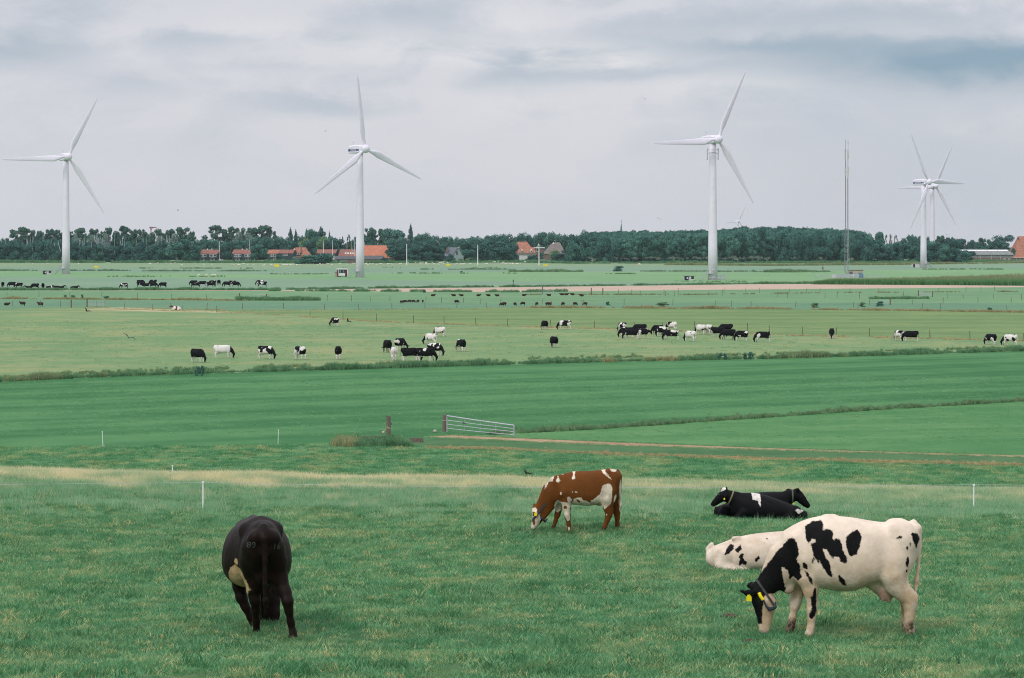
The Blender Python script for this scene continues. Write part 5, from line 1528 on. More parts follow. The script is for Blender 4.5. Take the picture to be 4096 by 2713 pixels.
def yacht(px, base, top, length, label, hull='boat_white', mast_m='bright_mast', cover=True, sail=True):
    p, s = at_base(px, base)
    H = (base - top) * s; L_ = length * s
    o = empty('sailing_boat', p); tag(o, label, 'boat', 'boats by the village')
    m2 = MB()
    st = [(-.5, .75, .35), (-.3, 1.0, .9), (0, .9, 1.0), (.3, 1.0, .7), (.5, 1.3, .06)]
    vs = []
    for f, h, w in st: vs += [(f * L_, -w * L_ * .15, h), (f * L_ * .94, -w * L_ * .09, -.2), (f * L_ * .94, w * L_ * .09, -.2), (f * L_, w * L_ * .15, h)]
    fs = [(k * 4 + a, k * 4 + 4 + a, k * 4 + 4 + (a + 1) % 4, k * 4 + (a + 1) % 4) for k in range(4) for a in range(4)] + [(0, 1, 2, 3), (19, 18, 17, 16)]
    m2.add(vs, fs); m2.obj('hull', M[hull], o)
    MB().box(-L_ * .18, L_ * .15, -L_ * .07, L_ * .07, .9, 1.55).obj('cabin', M['boat_white'], o)
    if cover: MB().box(-L_ * .42, -L_ * .1, -L_ * .09, L_ * .09, 1.0, 2.3).obj('canvas_cover', M['boat_dark'], o)
    m2 = MB(); m2.tube([(0, 0, .9), (0, 0, H * .6), (0, 0, H)], [.2, .19, .12], 6); m2.obj('mast', M[mast_m], o)
    if sail:
        m2 = MB(); m2.tube([(.05, 0, H * .66), (L_ * .3, 0, H * .3), (L_ * .48, 0, 1.4)], [.07, .2, .1], 5); m2.obj('furled_sail', M['offwhite'], o)
    m2 = MB(); m2.tube([(-.5, 0, H * .97), (-L_ * .48, 0, 1.0)], .03, 3); m2.obj('stay', M['steel'], o)
    return o


yacht(997, 1045, 956, 46, 'white yacht with furled foresail before the right twin house')
yacht(878, 1045, 966, 28, 'small white boat with a tall mast right of the left twin house', cover=False, sail=False)
yacht(1294, 1049, 963, 36, 'boat whose white mast stands before the red roof, left of the pair', sail=False)
yacht(1330, 1049, 961, 36, 'boat whose mast stands right of its neighbour before the red roof', cover=True, sail=False)
yacht(1407, 1046, 966, 34, 'boat with varnished mast just left of the second turbine', mast_m='mast_tan')
yacht(1388, 1045.5, 976, 26, 'boat with a short tan mast above the skylight roof', mast_m='mast_tan', cover=False, sail=False)
yacht(1419, 1045, 957, 30, 'boat with a thin pale mast touching the second turbine', cover=False, sail=False)
p, s = at_base(560, 1048)
thing_mb('motor_boat', 'dark-covered white motor boat under the trees left of the houses', 'boat', p, [('hull', 'boat_white', MB().box(-22 * s, 10 * s, 0, 3, .2, 6 * s)), ('canvas_cover', 'boat_dark', MB().box(-14 * s, 24 * s, -.3, 3.2, 3 * s, 11 * s)), ('cabin', 'boat_white', MB().box(-12 * s, 2 * s, .2, 2.8, 11 * s, 13 * s))])
# crane in the marina
p, s = at_base(604, 1043)
o = empty('boat_crane', p); tag(o, 'dull red boat crane with flat jib above the poplars', 'crane')
H = (1043 - 909) * s
MB().tube([(0, 0, 0), (0, 0, H)], [.55, .4], 6).obj('tower', M['red_steel'], o)
m2 = MB(); m2.tube([(-6 * s, 0, H), (22 * s, 0, H - .3)], [.4, .3], 4); m2.tube([(-6 * s, 0, H - .1), (0, 0, H - 2.2)], .2, 4); m2.tube([(8 * s, 0, H - .2), (0, 0, H - 2.2)], .2, 4); m2.obj('jib', M['red_steel'], o)
MB().tube([(21 * s, 0, H - .3), (21 * s, 0, H - 2.4)], .12, 4).obj('hook', M['red_steel'], o)

# white poles, yellow boards, small field furniture
for px, top, bs, lab, arm in ((1627, 978, 1062, 'tall white lamp post right of the orange barn roof', True), (1911, 979, 1062, 'tall plain white pole in the middle of the sheep pasture', False), (2156, 977, 1062, 'tall white lamp post before the dormer house', True)):
    p, s = at_base(px, bs); H = (bs - top) * s
    o = empty('lamp_post', p); tag(o, lab, 'lamp post', 'tall white poles')
    MB().tube([(0, 0, 0), (0, 0, H)], [.28, .17], 8).obj('pole', M['white'], o)
    if arm: MB().box(-2.6 * s, .1, -.2, .2, H - .25, H + .15).obj('lamp_head', M['white'], o)
for i, (px, cy, w, h) in enumerate(((385, 1068, 18, 6), (1107, 1063, 19, 9), (1793, 1060.5, 17, 6), (2182, 1061, 18, 6))):
    p, s = at_base(px, cy + h / 2 + .8)
    o = empty('yellow_board', p)
    tag(o, ('yellow marker board right of the leftmost turbine', 'tallest yellow marker board, before the orange farmhouse', 'yellow marker board left of the plain white pole', 'yellow marker board right of the right lamp post')[i], 'board', 'yellow marker boards')
    MB().box(-w / 2 * s, w / 2 * s, -.12, .12, .15, h * s + .15).obj('panel', M['yellow'], o)
    for x in (-.35, .35): MB().box(x * w * s - .1, x * w * s + .1, .13, .3, 0, h * s).obj('post', M['steel'], o)
for i, px in enumerate((2082, 2112, 2140)):
    p, s = at_base(px, 1120)
    o = tag(MB().box(-2.6 * s, 2.6 * s, 0, .7, 0, 4.2 * s).box(-3.4 * s, -2.6 * s, .2, .5, 0, 1.5 * s).obj('pale_block', M['offwhite'], None, False, p), f'small pale block lying in the green meadow, {("left", "middle", "right")[i]} of three', 'block', 'pale blocks in the meadow')
p, s = at_base(2557, 1060)
m2 = MB(); m2.lathe([(12 * s, 0), (9 * s, 2.5 * s), (4 * s, 6 * s), (1 * s, 8 * s)], 14)
tag(m2.obj('sand_heap', M['sand_wall'], None, True, p), 'pale heap of sand at the edge of the wood', 'heap')
# ------------------------------------------------------------------ animals: bodies are grown as one continuous surface from a distance field
from mathutils.bvhtree import BVHTree


def smin(a, b, k):
    h = np.maximum(k - np.abs(a - b), 0.0) / k
    return np.minimum(a, b) - h * h * k * 0.25


def cone(a, b, r1, r2, k=0.05, sy=1.0):
    return ('c', np.array(a, float), np.array(b, float), r1, r2, k, sy)


def chain(pts, k=0.05, sy=1.0):
    """pts: (x, y, z, r)"""
    return [cone(p[:3], q[:3], p[3], q[3], k, sy) for p, q in zip(pts[:-1], pts[1:])]


def loft(st, k=0.06, p=2.4):
    """st: (x, ztop, zbottom, halfwidth) sorted by x"""
    return ('l', np.array(sorted(st), float), p, k)


def field(prims, h, pad=0.12):
    lo = np.array([9., 9, 9]); hi = -lo
    for q in prims:
        if q[0] == 'c':
            r = max(q[3], q[4])
            for e in (q[1], q[2]): lo = np.minimum(lo, e - r); hi = np.maximum(hi, e + r)
        else:
            s = q[1]
            lo = np.minimum(lo, [s[:, 0].min(), -s[:, 3].max(), s[:, 2].min()]); hi = np.maximum(hi, [s[:, 0].max(), s[:, 3].max(), s[:, 1].max()])
    lo -= pad; hi += pad
    ax = [np.arange(lo[i], hi[i] + h, h, dtype=np.float32) for i in range(3)]
    V = np.full([len(a) for a in ax], 1.0, np.float32)
    for q in prims:
        if q[0] == 'c':
            r = max(q[3], q[4]) * max(1.0, q[6]) + 0.12 + q[5]
            mn = np.minimum(q[1], q[2]) - r; mx = np.maximum(q[1], q[2]) + r
        else:
            s = q[1]; r = 0.14
            mn = np.array([s[:, 0].min(), -s[:, 3].max(), s[:, 2].min()]) - r; mx = np.array([s[:, 0].max(), s[:, 3].max(), s[:, 1].max()]) + r
        i0 = [max(0, int((mn[i] - lo[i]) / h)) for i in range(3)]; i1 = [min(len(ax[i]), int((mx[i] - lo[i]) / h) + 2) for i in range(3)]
        x = ax[0][i0[0]:i1[0], None, None]; y = ax[1][None, i0[1]:i1[1], None]; z = ax[2][None, None, i0[2]:i1[2]]
        if q[0] == 'c':
            a, b, r1, r2, k, sy = q[1:]
            ab = b - a; L2 = float((ab * np.array([1, 1 / sy, 1]) ** 2 @ ab)) + 1e-9
            px, py, pz = x - a[0], (y - a[1]) / sy, z - a[2]
            ay = ab[1] / sy
            t = np.clip((px * ab[0] + py * ay + pz * ab[2]) / (ab[0] ** 2 + ay ** 2 + ab[2] ** 2 + 1e-9), 0, 1)
            d = np.sqrt((px - t * ab[0]) ** 2 + (py - t * ay) ** 2 + (pz - t * ab[2]) ** 2) - (r1 + (r2 - r1) * t)
        else:
            s, p, k = q[1:]
            xs_ = np.linspace(s[0, 0], s[-1, 0], 160)
            ker = np.exp(-0.5 * (np.arange(-10, 11) / 4.5) ** 2); ker /= ker.sum()
            cs = [np.convolve(np.pad(np.interp(xs_, s[:, 0], s[:, c]), 10, mode='edge'), ker, 'valid') for c in (1, 2, 3)]
            xv = ax[0][i0[0]:i1[0]]
            zt, zb, hw = [np.interp(xv, xs_, c)[:, None, None] for c in cs]
            zc = (zt + zb) / 2; hz = np.maximum((zt - zb) / 2, 0.02); hw = np.maximum(hw, 0.02)
            # barrel: widest a little below the middle
            yy = np.abs(y) / (hw * (1 - 0.10 * (z - zc) / hz)); zz = np.abs(z - zc) / hz
            e = (yy ** p + zz ** p) ** (1 / p)
            d = (e - 1) * np.minimum(hw, hz)
            out = np.maximum(np.maximum(xs_[0] - x, x - xs_[-1]), 0)
            d = np.where(out > 0, np.sqrt(np.maximum(d, 0) ** 2 + out ** 2) + np.minimum(d, 0) * 0, d)
        sub = V[i0[0]:i1[0], i0[1]:i1[1], i0[2]:i1[2]]
        V[i0[0]:i1[0], i0[1]:i1[1], i0[2]:i1[2]] = smin(sub, d.astype(np.float32), q[5] if q[0] == 'c' else q[3])
    return V, lo, ax


def surface_nets(V, lo, h):
    ins = V < 0
    nx, ny, nz = V.shape
    acc = np.zeros((nx - 1, ny - 1, nz - 1, 3), np.float32); cnt = np.zeros((nx - 1, ny - 1, nz - 1), np.int32)
    cor = [(i, j, k) for i in (0, 1) for j in (0, 1) for k in (0, 1)]
    sl = lambda c: V[c[0]:nx - 1 + c[0], c[1]:ny - 1 + c[1], c[2]:nz - 1 + c[2]]
    for a in cor:
        for ax_ in range(3):
            if a[ax_] == 0:
                b = list(a); b[ax_] = 1; b = tuple(b)
                va, vb = sl(a), sl(b)
                m_ = (va < 0) != (vb < 0)
                t = np.where(m_, va / np.where(m_, va - vb, 1), 0)
                for c in range(3):
                    acc[..., c] += m_ * (a[c] + (t if c == ax_ else 0))
                cnt += m_
    act = cnt > 0
    ids = -np.ones(act.shape, np.int64); ids[act] = np.arange(act.sum())
    gi = np.stack(np.nonzero(act), -1)
    P = (gi + acc[act] / cnt[act][:, None]) * h + lo
    F_ = []
    for ax_ in range(3):
        u, v = (ax_ + 1) % 3, (ax_ + 2) % 3
        a = ins
        sh = [slice(None)] * 3; s0 = list(sh); s1 = list(sh); s0[ax_] = slice(0, -1); s1[ax_] = slice(1, None)
        A, B = a[tuple(s0)], a[tuple(s1)]
        e = np.stack(np.nonzero(A != B), -1)
        e = e[(e[:, u] > 0) & (e[:, v] > 0) & (e[:, u] < a.shape[u] - 1) & (e[:, v] < a.shape[v] - 1)]
        du = np.zeros(3, int); du[u] = 1; dv = np.zeros(3, int); dv[v] = 1
        q = [ids[tuple((e - du - dv).T)], ids[tuple((e - dv).T)], ids[tuple(e.T)], ids[tuple((e - du).T)]]
        q = np.stack(q, -1)
        flip = ~A[tuple(e.T)]
        q[flip] = q[flip][:, ::-1]
        F_.append(q)
    return P, np.concatenate(F_)


def poly_sd(poly, x, z):
    """signed distance to a polygon, negative inside"""
    P = np.asarray(poly, float); d = np.full(x.shape, 1e9); s = np.ones(x.shape)
    n = len(P)
    for i in range(n):
        a, b = P[i], P[i - 1]
        e = b - a; wx, wz = x - a[0], z - a[1]
        t = np.clip((wx * e[0] + wz * e[1]) / (e @ e + 1e-12), 0, 1)
        d = np.minimum(d, (wx - e[0] * t) ** 2 + (wz - e[1] * t) ** 2)
        c = np.stack([z >= a[1], z < b[1], e[0] * wz > e[1] * wx])
        f = c.all(0) | (~c).all(0)
        s = np.where(f, -s, s)
    return s * np.sqrt(d)


def ell(cx, cz, rx, rz, rot=0, n=14):
    return [(cx + rx * math.cos(a) * math.cos(rot) - rz * math.sin(a) * math.sin(rot), cz + rx * math.cos(a) * math.sin(rot) + rz * math.sin(a) * math.cos(rot)) for a in [6.2832 * k / n for k in range(n)]]


def coat_mat(name, base, patch, skin=(0.50, 0.30, 0.24), mud=(0.055, 0.042, 0.03), rough=0.72, edge=0.017, dirt=0.35, spec=0.10):
    m_ = bpy.data.materials.new(name)
    m_.use_nodes = True
    t = NT(m_.node_tree); b = t.n['Principled BSDF']
    tc = t.new('ShaderNodeTexCoord'); oc = tc.outputs['Object']
    A = lambda nm: t.new('ShaderNodeAttribute', attribute_name=nm).outputs['Fac']
    d = t.m('ADD', A('patch'), t.m('ADD', t.m('MULTIPLY', t.m('SUBTRACT', t.noise(oc, 22, 3), 0.5), edge * 2.4), t.m('MULTIPLY', t.m('SUBTRACT', t.noise(oc, 70, 3), 0.5), edge * 1.5)))
    n1 = t.noise(oc, 6, 5, 0.65); n2 = t.noise(oc, 40, 3)
    sh = lambda c, k: (c[0] * k, c[1] * k, c[2] * k, 1)
    base_c = t.mix(t.ramp(n1, 0.3, 0.7), sh(base, 0.90), sh(base, 1.08))
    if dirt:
        # straw-coloured staining, heavier low on the body, also painting in belly shade
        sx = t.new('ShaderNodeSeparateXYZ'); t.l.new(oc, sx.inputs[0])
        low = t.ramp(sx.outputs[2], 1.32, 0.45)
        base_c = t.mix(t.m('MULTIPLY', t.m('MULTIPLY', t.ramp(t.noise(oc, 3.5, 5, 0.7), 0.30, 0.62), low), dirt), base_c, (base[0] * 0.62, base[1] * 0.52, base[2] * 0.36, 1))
    pc = t.mix(t.ramp(n1, 0.35, 0.65), sh(patch, 0.75), sh(patch, 1.25))
    c = t.mix(t.ramp(d, -0.008, 0.008), pc, base_c)
    c = t.mix(A('skin'), c, skin + (1,))
    c = t.mix(t.m('MULTIPLY', A('mud'), t.ramp(t.noise(oc, 14, 4, 0.7), 0.25, 0.6)), c, mud + (1,))
    t.l.new(c, b.inputs['Base Color'])
    b.inputs['Roughness'].default_value = rough
    b.inputs['Specular IOR Level'].default_value = spec
    bn = t.new('ShaderNodeBump'); bn.inputs['Strength'].default_value = 0.55; bn.inputs['Distance'].default_value = 0.03
    t.l.new(t.m('ADD', t.m('ADD', t.noise(t.mapping(oc, (1.0, 1.0, .45)), 7, 3), t.m('MULTIPLY', t.noise(oc, 18, 4), 0.3)), t.m('MULTIPLY', n2, 0.12)), bn.inputs['Height'])
    t.l.new(bn.outputs[0], b.inputs['Normal'])
    return m_


def body_mesh(name, prims, h, m_, patches=(), skin=(), mud=(), white=(), relax=2):
    V, lo, ax = field(prims, h)
    P, Fq = surface_nets(V, lo, h)
    # even out the grid steps
    E = np.concatenate([Fq[:, [0, 1]], Fq[:, [1, 2]], Fq[:, [2, 3]], Fq[:, [3, 0]]])
    for _ in range(relax):
        S = np.zeros_like(P); N = np.zeros(len(P))
        np.add.at(S, E[:, 0], P[E[:, 1]]); np.add.at(N, E[:, 0], 1)
        np.add.at(S, E[:, 1], P[E[:, 0]]); np.add.at(N, E[:, 1], 1)
        P = P + 0.45 * (S / N[:, None] - P)
    me = mesh(name, P, Fq, m_, True)
    x, y, z = P[:, 0], P[:, 1], P[:, 2]
    d = np.full(len(P), 1.0)
    for pl in patches:
        side = 0
        if isinstance(pl, tuple): side, pl = pl
        q = poly_sd(pl, x, z)
        if side: q = np.where(y * side > 0.02, q, 1.0)
        d = np.minimum(d, q)
    for pl in white:
        d = np.maximum(d, -poly_sd(pl, x, z))
    def blobs(lst):
        v = np.zeros(len(P))
        for c in lst:
            q = np.sqrt(((P - np.array(c[:3])) ** 2).sum(1))
            v = np.maximum(v, np.clip((c[3] - q) / (c[3] * 0.35), 0, 1))
        return v
    for nm, val in (('patch', d), ('skin', blobs(skin)), ('mud', blobs(mud))):
        a = me.attributes.new(nm, 'FLOAT', 'POINT'); a.data.foreach_set('value', val.astype(np.float32))
    return me


def ring_on(body, c, axis, rad, thick, width, n=28):
    """band that follows the body surface round a neck"""
    bv = BVHTree.FromPolygons([v.co[:] for v in body.vertices], [p.vertices[:] for p in body.polygons])
    ax_ = Vector(axis).normalized(); u = ax_.cross(Vector((0, 1, 0))).normalized(); w = ax_.cross(u)
    mb = MB(); vs = []
    c = Vector(c)
    for k in range(n):
        a = 6.28318 * k / n; dr = u * math.cos(a) + w * math.sin(a)
        for s_ in (-1, 1):
            o = c + ax_ * (s_ * width / 2)
            hit = bv.ray_cast(o + dr * rad, -dr)
            p = hit[0] if hit[0] is not None else o + dr * rad * 0.6
            vs += [p + dr * 0.002, p + dr * thick]
    fs = []
    for k in range(n):
        a, b = 4 * k, 4 * ((k + 1) % n)
        fs += [(a + 1, a + 3, b + 3, b + 1), (a, b, b + 2, a + 2), (a, a + 1, b + 1, b), (a + 2, b + 2, b + 3, a + 3)]
    return mb.add(vs, fs)


def small_lump(c, r, sx=1, sy=1, sz=1):
    mb = MB(); prof = [(math.sin(math.pi * k / 6) * r, -math.cos(math.pi * k / 6) * r) for k in range(7)]
    prof[0] = (r * .05, -r); prof[-1] = (r * .05, r)
    mb.lathe(prof, 10)
    mb.v = [(c[0] + v[0] * sx, c[1] + v[1] * sy, c[2] + v[2] * sz) for v in mb.v]
    return mb


def tag_plate(c, w, h, nrm=(0, 1, 0)):
    n = Vector(nrm).normalized(); u = Vector((0, 0, 1)); s = u.cross(n).normalized(); u = n.cross(s)
    c = Vector(c); t = 0.004
    sh_ = [(-.5, -.5), (.5, -.5), (.5, .15), (.2, .5), (-.2, .5), (-.5, .15)]
    vs = [c + s * (a * w) + u * (b * h) + n * k for k in (-t, t) for a, b in sh_]
    return MB().add(vs, [tuple(range(6))[::-1], tuple(range(6, 12))] + [(i, (i + 1) % 6, 6 + (i + 1) % 6, 6 + i) for i in range(6)])


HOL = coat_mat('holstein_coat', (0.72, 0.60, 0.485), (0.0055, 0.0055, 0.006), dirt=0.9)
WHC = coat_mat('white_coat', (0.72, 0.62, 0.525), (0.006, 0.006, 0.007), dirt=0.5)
BRC = coat_mat('red_brown_coat', (0.130, 0.044, 0.009), (0.60, 0.52, 0.40), dirt=0, mud=(0.06, 0.03, 0.02))
BLC = coat_mat('black_coat', (0.0100, 0.0052, 0.0038), (0.40, 0.29, 0.15), dirt=0, mud=(0.03, 0.022, 0.018), rough=0.5, spec=0.10)
BLK = coat_mat('black_white_coat', (0.0042, 0.0042, 0.0050), (0.64, 0.59, 0.54), dirt=0, rough=0.65)

# --- big black and white cow, facing left -------------------------------------------------
def big_cow():
    root = G(3414, 2558); d = root.y; k = d / F / 2.529         # metres per pixel of the traced view
    X = lambda c: (1300 - c) * k
    Zc = lambda c: (1335 - c) * k
    T = lambda cx, cy, y, r: (X(cx), y, Zc(cy), r)
    st = [(1975, 215, 430, .10), (1945, 185, 560, .17), (1880, 165, 660, .23), (1750, 158, 740, .265), (1600, 172, 750, .30), (1450, 148, 815, .35), (1300, 122, 870, .38), (1150, 108, 868, .375), (1000, 105, 838, .34), (880, 128, 825, .29), (760, 170, 800, .24), (670, 235, 750, .19), (610, 300, 690, .12)]
    pr = [loft([(X(a), Zc(b), Zc(c), w) for a, b, c, w in st])]
    pr += chain([T(760, 450, 0, .27), T(640, 560, 0, .235), T(540, 690, 0.0, .175), T(440, 800, .02, .12), T(370, 850, .03, .10)], .08, .62)
    pr += [cone((X(640), 0, Zc(720)), (X(655), 0, Zc(840)), .10, .075, .08, .55)]          # brisket and dewlap
    pr += chain([T(345, 865, .03, .085), T(385, 960, .04, .120), T(400, 1060, .05, .098), T(408, 1160, .055, .076), T(410, 1250, .06, .072)], .04, .86)
    pr += [cone((X(480), .04, Zc(985)), (X(440), .05, Zc(1110)), .075, .06, .05, .8)]
    pr += chain([T(335, 870, .10, .03), T(250, 880, .15, .047), T(150, 850, .17, .016)], .03, .55)      # near ear
    pr += chain([T(330, 850, -.06, .03), T(290, 830, -.15, .042), T(250, 840, -.2, .016)], .03, .55)
    pr += [cone((X(310), .03, Zc(825)), (X(320), .03, Zc(840)), .055, .05, .04)]
    for sy, pts in ((1, [(815, 560, .12), (825, 720, .105), (865, 850, .082), (885, 960, .062), (882, 1050, .060), (876, 1130, .043), (868, 1220, .042), (858, 1270, .046)]), (-1, [(780, 600, .11), (775, 800, .10), (765, 900, .075), (745, 985, .068), (735, 1050, .050), (712, 1160, .040), (702, 1215, .042), (696, 1245, .044)])):
        pr += chain([T(a, b, sy * (.155 if b > 700 else .13), r) for a, b, r in pts], .05)
        fx, fy = (852, 1315) if sy > 0 else (688, 1290)
        pr += [cone((X(fx + 8), sy * .155, Zc(fy - 42)), (X(fx - 8), sy * .155, Zc(fy - 8)), .045, .058, .03)]
    for sy, dx in ((1, 0), (-1, 12)):
        pts = [(1800, 330, .20), (1735, 540, .20), (1700, 680, .165), (1740, 790, .128), (1812, 875, .102), (1868, 935, .084), (1872, 1000, .070), (1868, 1100, .055), (1864, 1190, .048), (1868, 1245, .055)]
        pr += chain([T(a + dx, b, sy * (.13 if b < 600 else .165), r) for a, b, r in pts], .06, 1.0)
        pr += [cone((X(1885 + dx), sy * .165, Zc(1275)), (X(1862 + dx), sy * .165, Zc(1322)), .056, .068, .03)]
        pr += [cone((X(1915 + dx), sy * .165, Zc(895)), (X(1900 + dx), sy * .165, Zc(940)), .038, .04, .04)]
        pr += [cone((X(1735), sy * .19, Zc(215)), (X(1800), sy * .17, Zc(220)), .06, .06, .12), cone((X(1955), sy * .11, Zc(215)), (X(1925), sy * .1, Zc(250)), .05, .05, .06)]
        pr += [cone((X(720), sy * .15, Zc(330)), (X(800), sy * .19, Zc(520)), .08, .10, .09)]                     # shoulder blade
        pr += [cone((X(1605), sy * .06, Zc(900)), (X(1608), sy * .06, Zc(962)), .024, .016, .02), cone((X(1668), sy * .06, Zc(930)), (X(1676), sy * .06, Zc(985)), .024, .016, .02)]
    pr += [cone((X(1530), 0, Zc(790)), (X(1655), 0, Zc(870)), .095, .105, .06, 1.25)]                               # udder
    pr += [cone((X(1040), 0, Zc(118)), (X(1120), 0, Zc(118)), .03, .03, .06)]
    pr += chain([T(1930, 180, 0, .05), T(1985, 250, 0, .036), T(1990, 420, .0, .026), T(1972, 640, .02, .022), T(1955, 760, .03, .032), T(1945, 880, .03, .018)], .03)
    P = lambda L: [(X(a), Zc(b)) for a, b in L]
    E = lambda cx, cy, rx, rz, ro=0: ell(X(cx), Zc(cy), rx * k, rz * k, ro)
    patches = [P(q) for q in (
        [(810, 200), (880, 150), (970, 135), (992, 170), (978, 232), (1020, 215), (1075, 228), (1077, 330), (1100, 302), (1140, 310), (1165, 370), (1172, 430), (1217, 490), (1212, 540), (1180, 552), (1150, 535), (1132, 490), (1085, 482), (1075, 508), (1050, 490), (1020, 430), (975, 405), (1000, 500), (1030, 530), (1052, 600), (1070, 692), (1035, 685), (990, 620), (955, 560), (937, 520), (925, 558), (890, 500), (868, 440), (860, 362), (905, 345), (895, 315), (862, 312), (855, 340), (830, 368), (808, 300)],
        [(1275, 232), (1330, 220), (1366, 272), (1360, 320), (1332, 400), (1312, 455), (1245, 478), (1215, 430), (1200, 370), (1210, 290), (1250, 252)],
        [(640, 330), (680, 298), (718, 350), (738, 470), (715, 520), (745, 575), (768, 700), (735, 740), (692, 700), (657, 742), (640, 640), (572, 605), (590, 720), (628, 850), (600, 892), (450, 890), (392, 912), (386, 1000), (376, 1192), (332, 1192), (262, 1010), (250, 955), (120, 880), (110, 820), (280, 790), (420, 620), (520, 470), (590, 395)],
        [(790, 628), (830, 660), (868, 720), (880, 782), (855, 770), (820, 700)],
        [(1118, 680), (1140, 662), (1190, 720), (1214, 785), (1180, 782), (1135, 730)],
        [(893, 812), (918, 812), (916, 940), (924, 1040), (906, 1100), (860, 1138), (848, 1100), (873, 1000), (856, 910), (880, 890)],
        [(1862, 248), (1900, 258), (1945, 268), (1975, 320), (1950, 360), (1925, 420), (1885, 330)])]
    patches += [E(798, 582, 20, 40, -.3), E(875, 525, 14, 38, .35), E(1742, 298, 30, 16, -.3), E(1826, 545, 17, 58, .05), E(1823, 402, 12, 24), E(1855, 368, 10, 20), E(1818, 635, 10, 20)]
    patches += [(-1, ell(X(560), Zc(640), .12, .2))]
    mud = [T(1885, 1300, .165, .16), T(1885, 1300, -.165, .16), T(700, 1250, -.155, .14), T(862, 1325, .155, .07), T(1880, 1200, .165, .10)]
    skin = [T(410, 1285, .06, .085), T(1640, 890, 0, .17), T(1640, 900, .1, .12), T(655, 860, 0, .05)]
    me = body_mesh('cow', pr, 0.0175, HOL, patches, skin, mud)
    o = link('cow', me, None, root + Vector((0, .16, 0)), (0, 0, math.pi))
    tag(o, 'large white cow with bold black patches grazing at lower right, yellow ear tag', 'cow')
    tag_plate((X(238), .215, Zc(915)), .062, .078, (-.1, 1, 0)).obj('ear_tag', M['yellow_tag'], o)
    cb = ring_on(me, (X(415), .03, Zc(875)), (X(340) - X(470), 0, Zc(900) - Zc(810)), .5, .012, .028)
    cb.obj('collar', M['collar'], o)
    m2 = MB(); m2.tube([(X(345), .145, Zc(870)), (X(360), .16, Zc(905)), (X(385), .165, Zc(940))], .021, 6); m2.obj('collar_buckle', M['yellow_tag'], o)
    m2 = MB(); m2.tube([(X(388), .165, Zc(945)), (X(418), .172, Zc(1005)), (X(452), .168, Zc(1035)), (X(505), .12, Zc(1028)), (X(520), .04, Zc(935))], [.010, .015, .025, .022, .010], 7); m2.obj('collar_weight', M['collar_weight'], o)
    small_lump((X(352), .125, Zc(965)), .02).obj('eye', M['eye'], o)
    return o


big_cow()

